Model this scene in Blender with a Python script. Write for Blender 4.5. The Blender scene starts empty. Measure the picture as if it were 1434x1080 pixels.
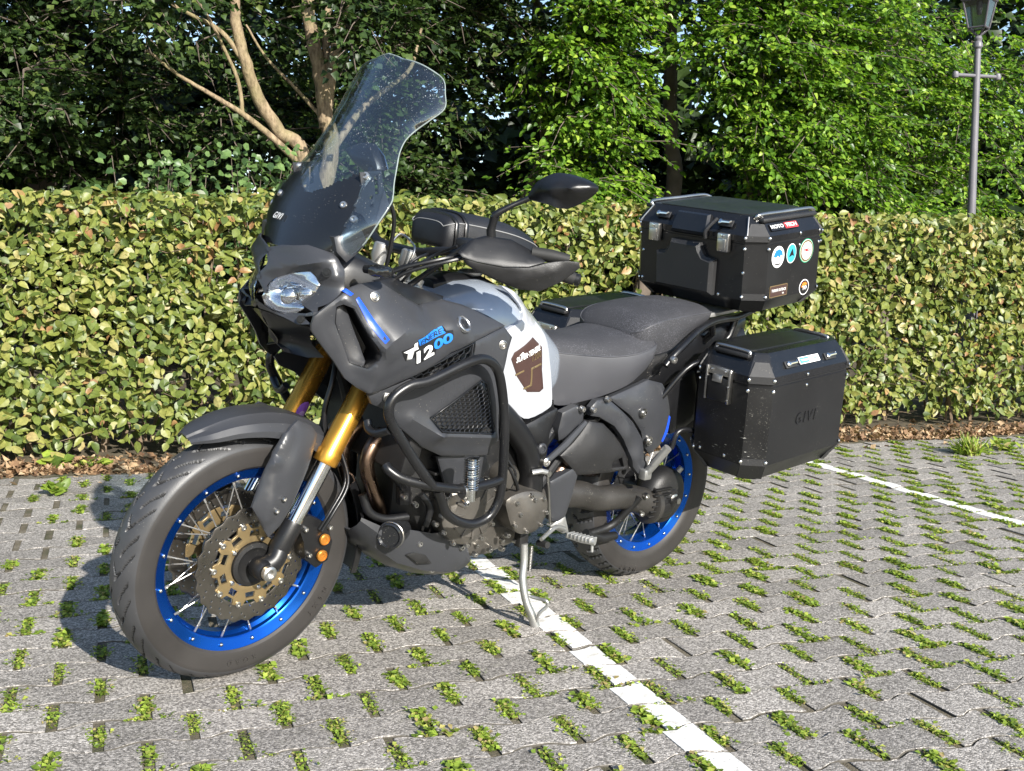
import bpy, bmesh, math, random
import numpy as np
from mathutils import Vector, Matrix
from mathutils.geometry import delaunay_2d_cdt

random.seed(7)
rng = np.random.default_rng(7)
R = math.radians
scene = bpy.context.scene
COL = scene.collection

# ------------------------------------------------------------------ camera
cam_d = bpy.data.cameras.new('camera')
cam = bpy.data.objects.new('camera', cam_d)
COL.objects.link(cam)
cam_d.sensor_width = 36.0
cam_d.sensor_fit = 'HORIZONTAL'
cam_d.lens = 36.0 * 1515.86 / 1434.0
cam_d.clip_start = 0.05
cam_d.clip_end = 2000.0
_yaw, _pit, _rol = -0.351785, 0.108914, 0.0213765
_c, _s = math.cos(_yaw), math.sin(_yaw)
_F = Vector((-_s * math.cos(_pit), _c * math.cos(_pit), -math.sin(_pit)))
_U0 = Vector((-_s * math.sin(_pit), _c * math.sin(_pit), math.cos(_pit)))
_R0 = Vector((_c, _s, 0.0))
_X = _R0 * math.cos(_rol) + _U0 * math.sin(_rol)
_U = -_R0 * math.sin(_rol) + _U0 * math.cos(_rol)
cam.matrix_world = Matrix(((_X.x, _U.x, -_F.x, -0.5656), (_X.y, _U.y, -_F.y, -2.5102), (_X.z, _U.z, -_F.z, 1.0691), (0, 0, 0, 1)))
scene.camera = cam
CAM = np.array((-0.5656, -2.5102, 1.0691))

# ------------------------------------------------------------------ sky, sun, exposure
SUN_EL, SUN_AZ = 27.0, -78.0            # degrees, azimuth counter-clockwise from +X
world = bpy.data.worlds.new('World')
scene.world = world
world.use_nodes = True
_nt = world.node_tree
_nt.nodes.clear()
_sky = _nt.nodes.new('ShaderNodeTexSky')
_sky.sky_type = 'NISHITA'
_sky.sun_disc = False
_sky.sun_elevation = R(SUN_EL)
_sky.sun_rotation = R(90.0 - SUN_AZ)
_sky.air_density = 1.0
_sky.dust_density = 0.6
_sky.ozone_density = 1.2
_bg = _nt.nodes.new('ShaderNodeBackground')
_bg.inputs['Strength'].default_value = 0.10
_wo = _nt.nodes.new('ShaderNodeOutputWorld')
_nt.links.new(_sky.outputs[0], _bg.inputs[0])
_nt.links.new(_bg.outputs[0], _wo.inputs[0])
sun_d = bpy.data.lights.new('sun', 'SUN')
sun_d.energy = 4.6
sun_d.angle = R(0.53)
sun_d.color = (1.0, 0.955, 0.88)
sun = bpy.data.objects.new('sun', sun_d)
COL.objects.link(sun)
_sd = Vector((math.cos(R(SUN_EL)) * math.cos(R(SUN_AZ)), math.cos(R(SUN_EL)) * math.sin(R(SUN_AZ)), math.sin(R(SUN_EL))))
sun.rotation_euler = _sd.to_track_quat('Z', 'Y').to_euler()
sun.location = _sd * 30
scene.view_settings.view_transform = 'Standard'
scene.view_settings.look = 'None'
scene.view_settings.gamma = 1.0
scene.view_settings.exposure = 1.12
scene.view_settings.use_curve_mapping = False
scene.render.engine = 'CYCLES'
scene.cycles.max_bounces = 6
scene.cycles.diffuse_bounces = 3
scene.cycles.glossy_bounces = 3
scene.cycles.transparent_max_bounces = 12
scene.cycles.use_denoising = True

# ------------------------------------------------------------------ helpers: objects
ORIG = {}
def tag(o, label=None, cat=None, group=None, kind=None):
    if label: o['label'] = label
    if cat: o['category'] = cat
    if group: o['group'] = group
    if kind: o['kind'] = kind
    return o
def empty(name, mw=None):
    o = bpy.data.objects.new(name, None)
    o.empty_display_size = 0.1
    COL.objects.link(o)
    if mw is not None: o.matrix_world = mw
    ORIG[o.name] = np.zeros(3)
    return o
def mesh_from(name, V, F, mat=None, smooth=None, uv=None):
    me = bpy.data.meshes.new(name)
    me.from_pydata([tuple(map(float, v)) for v in V], [], [tuple(int(i) for i in f) for f in F])
    if mat is not None: me.materials.append(mat)
    me.validate()
    if smooth is not None:
        me.polygons.foreach_set('use_smooth', [True] * len(me.polygons))
        if smooth < 179: me.set_sharp_from_angle(angle=R(smooth))
    me.update()
    return me
def put(name, me, parent=None, mw=None):
    o = bpy.data.objects.new(name, me)
    COL.objects.link(o)
    if parent is not None:
        o.parent = parent
        ORIG[o.name] = ORIG.get(parent.name, np.zeros(3))
    if mw is not None: o.matrix_local = mw
    return o
def mobj(name, VF, mat, parent=None, smooth=35):
    V, F = VF
    V = np.asarray(V, float).reshape(-1, 3)
    if parent is not None: V = V - ORIG.get(parent.name, 0.0)
    return put(name, mesh_from(name, V, F, mat, smooth), parent)
def tri_mesh(name, V, F, mat, smooth=False):
    """large arrays: V (n,3), F (m,k) all faces with k corners"""
    me = bpy.data.meshes.new(name)
    V = np.ascontiguousarray(V, np.float32); F = np.ascontiguousarray(F, np.int32)
    n, k = F.shape
    me.vertices.add(len(V)); me.vertices.foreach_set('co', V.ravel())
    me.loops.add(n * k); me.loops.foreach_set('vertex_index', F.ravel())
    me.polygons.add(n); me.polygons.foreach_set('loop_start', np.arange(0, n * k, k, dtype=np.int32))
    me.materials.append(mat)
    if smooth: me.polygons.foreach_set('use_smooth', np.ones(n, bool))
    me.update(calc_edges=True)
    return me

# ------------------------------------------------------------------ helpers: shapes (all return V, F)
def join(*parts):
    V, F, n = [], [], 0
    for v, f in parts:
        v = np.asarray(v, float).reshape(-1, 3)
        V.append(v); F += [tuple(i + n for i in q) for q in f]; n += len(v)
    return np.concatenate(V), F
def xf(VF, M):
    V, F = VF
    M = np.array(M)
    return np.asarray(V, float) @ M[:3, :3].T + M[:3, 3], F
def mirror_y(VF):
    V, F = VF
    V = np.array(V, float); V[:, 1] *= -1
    return V, [tuple(reversed(f)) for f in F]
def box(c, s, b=0.0, M=None):
    """box with centre c, size s, chamfered edges b"""
    hx, hy, hz = (x / 2.0 for x in s)
    if b <= 0:
        V = [(x, y, z) for x in (-hx, hx) for y in (-hy, hy) for z in (-hz, hz)]
        F = [(0, 1, 3, 2), (4, 6, 7, 5), (0, 4, 5, 1), (2, 3, 7, 6), (0, 2, 6, 4), (1, 5, 7, 3)]
    else:
        bm = bmesh.new(); bmesh.ops.create_cube(bm, size=1.0)
        for v in bm.verts: v.co = Vector((v.co.x * 2 * hx, v.co.y * 2 * hy, v.co.z * 2 * hz))
        bmesh.ops.bevel(bm, geom=list(bm.edges), offset=b, segments=2, profile=0.5, affect='EDGES', clamp_overlap=True)
        bm.verts.index_update()
        V = [tuple(v.co) for v in bm.verts]; F = [tuple(v.index for v in f.verts) for f in bm.faces]; bm.free()
    V = np.array(V, float)
    if M is not None: V = V @ np.array(M)[:3, :3].T
    return V + np.array(c), F
def crom(P, n=6, closed=False):
    """Catmull-Rom through points (any dimension)"""
    P = np.asarray(P, float); m = len(P); out = []
    idx = range(m if closed else m - 1)
    for i in idx:
        if closed: a, b, c, d = P[(i - 1) % m], P[i], P[(i + 1) % m], P[(i + 2) % m]
        else:
            b, c = P[i], P[i + 1]
            a = P[i - 1] if i > 0 else 2 * b - c
            d = P[i + 2] if i + 2 < m else 2 * c - b
        for k in range(n):
            t = k / n
            out.append(0.5 * (2 * b + (c - a) * t + (2 * a - 5 * b + 4 * c - d) * t * t + (3 * b - a - 3 * c + d) * t ** 3))
    if not closed: out.append(P[-1])
    return np.array(out)
def tube(path, r, seg=10, closed=False, caps=True):
    P = np.asarray(path, float); n = len(P)
    rad = np.full(n, float(r)) if np.isscalar(r) else np.interp(np.linspace(0, 1, n), np.linspace(0, 1, len(r)), r)
    T = np.gradient(P, axis=0) if not closed else np.roll(P, -1, 0) - np.roll(P, 1, 0)
    T /= np.linalg.norm(T, axis=1)[:, None] + 1e-12
    up = np.array((0, 0, 1.0)) if abs(T[0, 2]) < 0.9 else np.array((1.0, 0, 0))
    N = np.cross(up, T[0]); N /= np.linalg.norm(N)
    V = []
    a = np.linspace(0, 2 * np.pi, seg, endpoint=False)
    for i in range(n):
        N = N - T[i] * (N @ T[i]); N /= np.linalg.norm(N) + 1e-12
        B = np.cross(T[i], N)
        V.append(P[i] + rad[i] * (np.cos(a)[:, None] * N + np.sin(a)[:, None] * B))
    V = np.concatenate(V); F = []
    for i in range(n if closed else n - 1):
        j = (i + 1) % n
        for k in range(seg):
            l = (k + 1) % seg
            F.append((i * seg + k, i * seg + l, j * seg + l, j * seg + k))
    if caps and not closed:
        F.append(tuple(reversed(range(seg)))); F.append(tuple(range((n - 1) * seg, n * seg)))
    return V, F
def frame_to(axis):
    z = Vector(axis).normalized()
    x = z.orthogonal().normalized()
    y = z.cross(x)
    return Matrix(((x.x, y.x, z.x), (x.y, y.y, z.y), (x.z, y.z, z.z)))
def lathe(prof, seg=32, c=(0, 0, 0), axis=(0, 0, 1), closed=False):
    """profile of (radius, height) turned round axis through c"""
    M = np.array(frame_to(axis)); V = []; F = []
    a = np.linspace(0, 2 * np.pi, seg, endpoint=False); n = len(prof)
    for r, h in prof:
        V.append(np.stack([r * np.cos(a), r * np.sin(a), np.full(seg, h)], 1))
    V = np.concatenate(V) @ M.T + np.array(c)
    for i in range(n if closed else n - 1):
        j = (i + 1) % n
        for k in range(seg):
            l = (k + 1) % seg
            F.append((i * seg + k, i * seg + l, j * seg + l, j * seg + k))
    if not closed:
        if prof[0][0] > 1e-6: F.append(tuple(reversed(range(seg))))
        if prof[-1][0] > 1e-6: F.append(tuple(range((n - 1) * seg, n * seg)))
    return V, F
def rod(a, b, r, seg=10, r2=None):
    return tube([a, b], [r, r if r2 is None else r2], seg)
def bolt(c, axis, r=0.007, h=0.005):
    return lathe([(r, -0.004), (r, h * 0.6), (r * 0.8, h), (r * 0.45, h), (r * 0.4, h * 0.4), (0.0, h * 0.4)], 10, c, axis)
def loft(sections, closed_loop=True, caps=True):
    n = len(sections[0]); V = np.concatenate([np.asarray(s, float) for s in sections]); F = []
    m = n if closed_loop else n - 1
    for i in range(len(sections) - 1):
        for k in range(m):
            l = (k + 1) % n
            F.append((i * n + k, i * n + l, (i + 1) * n + l, (i + 1) * n + k))
    if caps and closed_loop:
        F.append(tuple(reversed(range(n)))); F.append(tuple(range((len(sections) - 1) * n, len(sections) * n)))
    return V, F
def tps(ctrl):
    """thin-plate interpolation of value over 2-D points"""
    C = np.asarray(ctrl, float); X = C[:, :2]; n = len(X)
    def U(d): return np.where(d > 1e-9, d * d * np.log(d + 1e-12), 0.0)
    K = U(np.linalg.norm(X[:, None] - X[None], axis=2)) + 1e-6 * np.eye(n)
    Pm = np.concatenate([np.ones((n, 1)), X], 1)
    A = np.block([[K, Pm], [Pm.T, np.zeros((3, 3))]])
    w = np.linalg.lstsq(A, np.concatenate([C[:, 2], np.zeros(3)]), rcond=None)[0]
    def f(Q):
        Q = np.atleast_2d(np.asarray(Q, float))
        return U(np.linalg.norm(Q[:, None] - X[None], axis=2)) @ w[:n] + w[n] + Q @ w[n + 1:]
    return f
def inside(poly, Q):
    x, y = Q[:, 0], Q[:, 1]; r = np.zeros(len(Q), bool); n = len(poly)
    for i in range(n):
        x1, y1 = poly[i]; x2, y2 = poly[(i + 1) % n]
        c = ((y1 > y) != (y2 > y)) & (x < (x2 - x1) * (y - y1) / (y2 - y1 + 1e-15) + x1)
        r ^= c
    return r
def pdist(poly, Q):
    d = np.full(len(Q), 1e9)
    for i in range(len(poly)):
        a = np.asarray(poly[i]); b = np.asarray(poly[(i + 1) % len(poly)]); e = b - a
        t = np.clip(((Q - a) @ e) / (e @ e + 1e-15), 0, 1)
        d = np.minimum(d, np.linalg.norm(Q - a - t[:, None] * e, axis=1))
    return d
def resample(poly, step):
    out = []
    for i in range(len(poly)):
        a = np.asarray(poly[i], float); b = np.asarray(poly[(i + 1) % len(poly)], float)
        k = max(1, int(np.linalg.norm(b - a) / step))
        out += [a + (b - a) * j / k for j in range(k)]
    return np.array(out)
def creased(yf, creases):
    """add sharp folds: each crease is ((x,z),(x,z),slope,width)"""
    def f(Q):
        Q = np.atleast_2d(np.asarray(Q, float)); y = yf(Q)
        for a, b, sl, w in creases:
            a, b = np.asarray(a), np.asarray(b); e = b - a; L = np.linalg.norm(e); e = e / L
            t = (Q - a) @ e; s_ = np.abs((Q - a) @ np.array((-e[1], e[0]))) + np.maximum(0, -t) + np.maximum(0, t - L)
            y = y + sl * np.maximum(0.0, w - s_)
        return y
    return f
def panel(out3, ctrl=(), thick=0.012, step=0.02, edge=0.007, soft=1, holes=(), side=1, creases=()):
    """a shell panel: 3-D outline points (x,y,z) seen from the side, extra control points inside;
    surface y over (x,z) by thin-plate spline, rounded rim, real thickness towards the middle"""
    O3 = np.asarray(out3, float)
    if soft > 1: O3 = crom(O3, soft, True)
    C = np.concatenate([O3, np.asarray(ctrl, float).reshape(-1, 3)])
    yf = tps(np.stack([C[:, 0], C[:, 2], C[:, 1]], 1))
    if creases: yf = creased(yf, creases)
    poly = resample(O3[:, [0, 2]], step)
    lo, hi = poly.min(0), poly.max(0)
    gx = np.arange(lo[0], hi[0], step); gz = np.arange(lo[1], hi[1], step * 0.87)
    G = np.array([(x + (step / 2 if j % 2 else 0), z) for j, z in enumerate(gz) for x in gx])
    G = G[inside(poly, G)]
    hol = [resample(np.asarray(h, float), step * 0.7) for h in holes]
    rims = [poly] + hol
    d = np.min([pdist(q, G) for q in rims], axis=0)
    G = G[d > step * 0.55 + edge]
    # inner rim ring for the rounded edge
    ring = []
    for q in rims:
        nx = np.roll(q, -1, 0) - np.roll(q, 1, 0); nn = np.stack([-nx[:, 1], nx[:, 0]], 1)
        nn /= np.linalg.norm(nn, axis=1)[:, None] + 1e-9
        t = q + nn * edge
        if inside(poly, t[:1] * 0.5 + q[:1] * 0.5)[0] == (q is not poly): t = q - nn * edge
        ok = inside(poly, t) & (np.min([pdist(k, t) for k in rims], axis=0) > edge * 0.6)
        ring.append(t[ok])
    for h in hol: G = G[~inside(h, G)]; ring = [t[~inside(h, t)] if len(t) else t for t in ring]
    cpts = []
    for a, b, _, _ in creases:
        k = max(2, int(np.linalg.norm(np.subtract(b, a)) / (step * 0.6))); q = np.array([np.asarray(a) + (np.asarray(b) - np.asarray(a)) * i / k for i in range(k + 1)])
        ok = inside(poly, q) & (np.min([pdist(r_, q) for r_ in rims], axis=0) > edge * 0.5)
        for h in hol: ok &= ~inside(h, q)
        cpts.append(q[ok])
        if len(G): G = G[np.min(np.linalg.norm(G[:, None] - q[None], axis=2), axis=1) > step * 0.45]
    P2 = np.concatenate(rims + ring + [c_ for c_ in cpts if len(c_)] + [G])
    cons, n = [], 0
    for q in rims:
        m = len(q); cons += [(n + i, n + (i + 1) % m) for i in range(m)]; n += m
    v2, _, f2, _, _, _ = delaunay_2d_cdt([Vector(q) for q in P2], cons, [], 0, 1e-7)
    v2 = np.array([tuple(v) for v in v2])
    T = [f for f in f2]
    cen = np.array([v2[list(f)].mean(0) for f in T])
    keep = inside(poly, cen)
    for h in hol: keep &= ~inside(h, cen)
    T = [f for f, k in zip(T, keep) if k]
    y = yf(v2)
    dr = np.min([pdist(q, v2) for q in rims], axis=0)
    drop = np.where(dr < edge * 0.5, edge * 0.55, 0.0)
    A = np.stack([v2[:, 0], y - side * drop, v2[:, 1]], 1)
    B = np.stack([v2[:, 0], y - side * thick, v2[:, 1]], 1)
    n = len(A); F = []
    e = {}
    for f in T:
        a = v2[f[1]] - v2[f[0]]; b = v2[f[2]] - v2[f[0]]
        f = tuple(f) if (a[0] * b[1] - a[1] * b[0]) * side < 0 else tuple(reversed(f))
        F.append(f); F.append(tuple(i + n for i in reversed(f)))
        for i in range(len(f)): e[(f[i], f[(i + 1) % len(f)])] = 1
    for (a, b) in list(e):
        if (b, a) not in e: F.append((b, a, a + n, b + n))
    return np.concatenate([A, B]), F
def plate(poly2, t, M, b=0.0, z0=0.0):
    """extruded polygon: 2-D outline in a frame M (4x4), thickness t along the frame's z, chamfer b"""
    p = np.asarray(poly2, float); n = len(p)
    area = 0.5 * np.sum(p[:, 0] * np.roll(p[:, 1], -1) - np.roll(p[:, 0], -1) * p[:, 1])
    if area < 0: p = p[::-1]
    rows = [(p, z0)]
    if b > 0:
        d1 = p - np.roll(p, 1, 0); d1 /= np.linalg.norm(d1, axis=1)[:, None] + 1e-9
        d2 = np.roll(p, -1, 0) - p; d2 /= np.linalg.norm(d2, axis=1)[:, None] + 1e-9
        n1 = np.stack([-d1[:, 1], d1[:, 0]], 1); n2 = np.stack([-d2[:, 1], d2[:, 0]], 1)
        m = n1 + n2; m /= np.maximum((m * n1).sum(1), 0.4)[:, None]
        rows += [(p, z0 + t - b), (p + m * b, z0 + t)]
    else: rows += [(p, z0 + t)]
    S = [np.concatenate([q, np.full((n, 1), z)], 1) for q, z in rows]
    return xf(loft(S), M)
def rrect(w, h, r, n=4):
    out = []
    for cx, cy, a0 in ((w / 2 - r, h / 2 - r, 0), (-w / 2 + r, h / 2 - r, 90), (-w / 2 + r, -h / 2 + r, 180), (w / 2 - r, -h / 2 + r, 270)):
        for k in range(n + 1):
            a = R(a0 + 90 * k / n); out.append((cx + r * math.cos(a), cy + r * math.sin(a)))
    return np.array(out)
def mframe(o, x, y):
    """4x4 frame with origin o, x axis and (roughly) y axis"""
    x = Vector(x).normalized(); z = x.cross(Vector(y)).normalized(); y = z.cross(x)
    return Matrix(((x.x, y.x, z.x, o[0]), (x.y, y.y, z.y, o[1]), (x.z, y.z, z.z, o[2]), (0, 0, 0, 1)))

# ------------------------------------------------------------------ helpers: materials
def nodes(name):
    m = bpy.data.materials.new(name); m.use_nodes = True
    nt = m.node_tree
    return m, nt, nt.nodes['Principled BSDF'], nt.nodes['Material Output']
def N(nt, t, **kw):
    n = nt.nodes.new(t)
    for k, v in kw.items():
        if k.startswith('_'): setattr(n, k[1:], v)
        else:
            i = n.inputs[int(k[1:])] if k[0] == 'i' and k[1:].isdigit() else n.inputs[k]
            i.default_value = v
    return n
def ramp(nt, stops, mode='LINEAR'):
    n = nt.nodes.new('ShaderNodeValToRGB'); cr = n.color_ramp; cr.interpolation = mode
    while len(cr.elements) < len(stops): cr.elements.new(0.5)
    for e, (p, c) in zip(cr.elements, stops):
        e.position = p; e.color = (c[0], c[1], c[2], 1.0) if hasattr(c, '__len__') else (c, c, c, 1.0)
    return n
def mix(nt, fac, a, b, blend='MIX'):
    n = nt.nodes.new('ShaderNodeMix'); n.data_type = 'RGBA'; n.blend_type = blend
    for s, v in ((n.inputs[0], fac), (n.inputs[6], a), (n.inputs[7], b)):
        if isinstance(v, bpy.types.NodeSocket): nt.links.new(v, s)
        else: s.default_value = v if not hasattr(v, '__len__') else (v[0], v[1], v[2], 1.0)
    return n.outputs[2]
def basic(name, col, rough=0.5, metal=0.0, grain=0.0, gscale=400, bump=0.0, var=0.12, dust=0.0, dcol=(0.45, 0.42, 0.36), coat=0.0, spec=0.5, scratch=0.0):
    """general procedural surface: colour variation, roughness variation, fine bump and dust or scratches"""
    m, nt, b, out = nodes(name)
    L = nt.links.new
    tc = N(nt, 'ShaderNodeTexCoord')
    n1 = N(nt, 'ShaderNodeTexNoise', Scale=7.0, Detail=5.0); L(tc.outputs['Object'], n1.inputs['Vector'])
    c0 = [x * (1 - var) for x in col]; c1 = [min(1, x * (1 + var)) for x in col]
    cr = ramp(nt, [(0.3, c0), (0.7, c1)]); L(n1.outputs['Fac'], cr.inputs['Fac'])
    cur = cr.outputs['Color']
    if dust > 0:
        n2 = N(nt, 'ShaderNodeTexNoise', Scale=330.0, Detail=2.0); L(tc.outputs['Object'], n2.inputs['Vector'])
        n3 = N(nt, 'ShaderNodeTexNoise', Scale=9.0, Detail=3.0); L(tc.outputs['Object'], n3.inputs['Vector'])
        ad = N(nt, 'ShaderNodeMath', _operation='MULTIPLY_ADD', i1=0.35); L(n3.outputs['Fac'], ad.inputs[0]); L(n2.outputs['Fac'], ad.inputs[2])
        r2 = ramp(nt, [(0.955 - dust * 0.1, 0.0), (0.99 - dust * 0.1, 0.8)]); L(ad.outputs[0], r2.inputs['Fac'])
        cur = mix(nt, r2.outputs['Color'], cur, dcol)
        n4 = N(nt, 'ShaderNodeTexNoise', Scale=3.0, Detail=6.0); L(tc.outputs['Object'], n4.inputs['Vector'])
        r4 = ramp(nt, [(0.45, 0.0), (0.8, 0.05 * dust)]); L(n4.outputs['Fac'], r4.inputs['Fac'])
        cur = mix(nt, r4.outputs['Color'], cur, dcol)
    if scratch > 0:
        mp = N(nt, 'ShaderNodeMapping'); mp.inputs['Scale'].default_value = (40, 40, 260); mp.inputs['Rotation'].default_value = (0.3, 0.2, 0.5)
        L(tc.outputs['Object'], mp.inputs['Vector'])
        n5 = N(nt, 'ShaderNodeTexNoise', Scale=1.0, Detail=3.0); L(mp.outputs[0], n5.inputs['Vector'])
        n6 = N(nt, 'ShaderNodeTexNoise', Scale=5.0, Detail=4.0); L(tc.outputs['Object'], n6.inputs['Vector'])
        ad = N(nt, 'ShaderNodeMath', _operation='MULTIPLY_ADD', i1=0.45); L(n6.outputs['Fac'], ad.inputs[0]); L(n5.outputs['Fac'], ad.inputs[2])
        r5 = ramp(nt, [(0.98 - 0.1 * scratch, 0.0), (1.03 - 0.1 * scratch, 1.0)]); L(ad.outputs[0], r5.inputs['Fac'])
        cur = mix(nt, r5.outputs['Color'], cur, (0.5, 0.49, 0.45))
    L(cur, b.inputs['Base Color'])
    rr = ramp(nt, [(0.25, max(0.02, rough - 0.08)), (0.75, min(1, rough + 0.1))]); L(n1.outputs['Fac'], rr.inputs['Fac'])
    L(rr.outputs['Color'], b.inputs['Roughness'])
    b.inputs['Metallic'].default_value = metal
    b.inputs['Specular IOR Level'].default_value = spec
    b.inputs['Coat Weight'].default_value = coat
    b.inputs['Coat Roughness'].default_value = 0.06
    if bump > 0:
        nb = N(nt, 'ShaderNodeTexNoise', Scale=float(gscale), Detail=2.0); L(tc.outputs['Object'], nb.inputs['Vector'])
        bp = N(nt, 'ShaderNodeBump', Strength=bump, Distance=0.002); L(nb.outputs['Fac'], bp.inputs['Height']); L(bp.outputs['Normal'], b.inputs['Normal'])
    return m
def leaf_mat(name, stops, rough=0.45, trans=0.35, hue_noise=0.0):
    """leaf: colour picked per leaf, lighter veins by fine noise, some light passing through"""
    m, nt, b, out = nodes(name)
    L = nt.links.new
    g = N(nt, 'ShaderNodeNewGeometry')
    oi = N(nt, 'ShaderNodeObjectInfo')
    ad = N(nt, 'ShaderNodeMath', _operation='ADD'); L(g.outputs['Random Per Island'], ad.inputs[0]); L(oi.outputs['Random'], ad.inputs[1])
    fr = N(nt, 'ShaderNodeMath', _operation='FRACT'); L(ad.outputs[0], fr.inputs[0])
    tc = N(nt, 'ShaderNodeNewGeometry')
    n1 = N(nt, 'ShaderNodeTexNoise', Scale=2.2, Detail=3.0); L(tc.outputs['Position'], n1.inputs['Vector'])
    a2 = N(nt, 'ShaderNodeMath', _operation='MULTIPLY_ADD', i1=0.5, i2=-0.25); L(n1.outputs['Fac'], a2.inputs[0])
    a3 = N(nt, 'ShaderNodeMath', _operation='ADD', _use_clamp=True); L(fr.outputs[0], a3.inputs[0]); L(a2.outputs[0], a3.inputs[1])
    cr = ramp(nt, stops); L(a3.outputs[0], cr.inputs['Fac'])
    n2 = N(nt, 'ShaderNodeTexNoise', Scale=60.0, Detail=3.0); L(tc.outputs['Position'], n2.inputs['Vector'])
    r2 = ramp(nt, [(0.3, 0.75), (0.7, 1.2)]); L(n2.outputs['Fac'], r2.inputs['Fac'])
    cc = mix(nt, 1.0, cr.outputs['Color'], r2.outputs['Color'], 'MULTIPLY')
    L(cc, b.inputs['Base Color'])
    b.inputs['Roughness'].default_value = rough
    b.inputs['Specular IOR Level'].default_value = 0.4
    tr = N(nt, 'ShaderNodeBsdfTranslucent')
    tcol = mix(nt, 1.0, cc, (1.1, 1.25, 0.5), 'MULTIPLY')
    L(tcol, tr.inputs['Color'])
    ms = N(nt, 'ShaderNodeMixShader', i0=trans); L(b.outputs[0], ms.inputs[1]); L(tr.outputs[0], ms.inputs[2])
    L(ms.outputs[0], out.inputs['Surface'])
    return m

# ================================================================== THE SETTING
# ------------------------------------------------------------------ ground
def ground_mat():
    m, nt, b, out = nodes('soil'); L = nt.links.new
    g = N(nt, 'ShaderNodeNewGeometry')
    n1 = N(nt, 'ShaderNodeTexNoise', Scale=14.0, Detail=8.0); L(g.outputs['Position'], n1.inputs['Vector'])
    cr = ramp(nt, [(0.3, (0.045, 0.036, 0.022)), (0.55, (0.095, 0.075, 0.045)), (0.75, (0.15, 0.12, 0.075))]); L(n1.outputs['Fac'], cr.inputs['Fac'])
    L(cr.outputs['Color'], b.inputs['Base Color']); b.inputs['Roughness'].default_value = 0.95
    n2 = N(nt, 'ShaderNodeTexNoise', Scale=120.0, Detail=4.0); L(g.outputs['Position'], n2.inputs['Vector'])
    bp = N(nt, 'ShaderNodeBump', Strength=0.6, Distance=0.01); L(n2.outputs['Fac'], bp.inputs['Height']); L(bp.outputs['Normal'], b.inputs['Normal'])
    return m
M_soil = ground_mat()
def sheet(x0, x1, y0, y1, z):
    return [(x0, y0, z), (x1, y0, z), (x1, y1, z), (x0, y1, z)], [(0, 1, 2, 3)]
tag(mobj('ground', sheet(-600, 600, -600, 600, -0.03), M_soil, smooth=None), kind='structure')

# ------------------------------------------------------------------ paving of interlocking grass-joint stones
def stone_mat():
    m, nt, b, out = nodes('exposed_aggregate_concrete'); L = nt.links.new
    g = N(nt, 'ShaderNodeNewGeometry'); oi = N(nt, 'ShaderNodeObjectInfo')
    v = N(nt, 'ShaderNodeTexVoronoi', Scale=230.0); L(g.outputs['Position'], v.inputs['Vector'])
    cr = ramp(nt, [(0.0, (0.095, 0.086, 0.077)), (0.28, (0.185, 0.170, 0.153)), (0.62, (0.295, 0.272, 0.246)), (1.0, (0.51, 0.472, 0.428))])
    sp = N(nt, 'ShaderNodeSeparateColor'); L(v.outputs['Color'], sp.inputs[0]); L(sp.outputs[0], cr.inputs['Fac'])
    n1 = N(nt, 'ShaderNodeTexNoise', Scale=3.0, Detail=6.0); L(g.outputs['Position'], n1.inputs['Vector'])
    r1 = ramp(nt, [(0.3, 0.90), (0.7, 1.06)]); L(n1.outputs['Fac'], r1.inputs['Fac'])
    c1 = mix(nt, 1.0, cr.outputs['Color'], r1.outputs['Color'], 'MULTIPLY')
    r2 = ramp(nt, [(0.0, 0.78), (1.0, 1.14)]); 
    ad = N(nt, 'ShaderNodeMath', _operation='ADD'); L(g.outputs['Random Per Island'], ad.inputs[0]); L(oi.outputs['Random'], ad.inputs[1])
    fr = N(nt, 'ShaderNodeMath', _operation='FRACT'); L(ad.outputs[0], fr.inputs[0]); L(fr.outputs[0], r2.inputs['Fac'])
    c2 = mix(nt, 1.0, c1, r2.outputs['Color'], 'MULTIPLY')
    n3 = N(nt, 'ShaderNodeTexNoise', Scale=22.0, Detail=4.0); L(g.outputs['Position'], n3.inputs['Vector'])
    r3 = ramp(nt, [(0.56, 0.0), (0.76, 0.45)]); L(n3.outputs['Fac'], r3.inputs['Fac'])
    c3 = mix(nt, r3.outputs['Color'], c2, (0.16, 0.15, 0.12))
    L(c3, b.inputs['Base Color']); b.inputs['Roughness'].default_value = 0.88
    bp = N(nt, 'ShaderNodeBump', Strength=0.55, Distance=0.0025); L(v.outputs['Distance'], bp.inputs['Height']); bp.invert = True
    L(bp.outputs['Normal'], b.inputs['Normal'])
    return m
M_stone = stone_mat()
PP, PS_ = 0.20597, 0.13997          # stone period along the row, row spacing
SLOT = 0.023
def wave(x, r):
    """height of the interlocking joint between row r (above) and row r-1, at x"""
    ph = (x / (PP / 2.0) - r) * math.pi           # cos=+1 at slots of row r
    q = math.cos(ph)
    return -0.0115 * math.tanh(2.2 * q)
def stone_outline():
    """one stone centred at 0: row r even, its slots at x=+-PP/2"""
    w = PP / 2 - SLOT / 2
    pts = []
    xs = np.linspace(-w, w, 10)
    for x in xs: pts.append((x, -PS_ / 2 + 0.0020 + wave(x + PP / 2, 0)))
    for x in xs[::-1]: pts.append((x, PS_ / 2 - 0.0020 + wave(x + PP / 2, 1)))
    return np.array(pts)
OUT = stone_outline()
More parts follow.
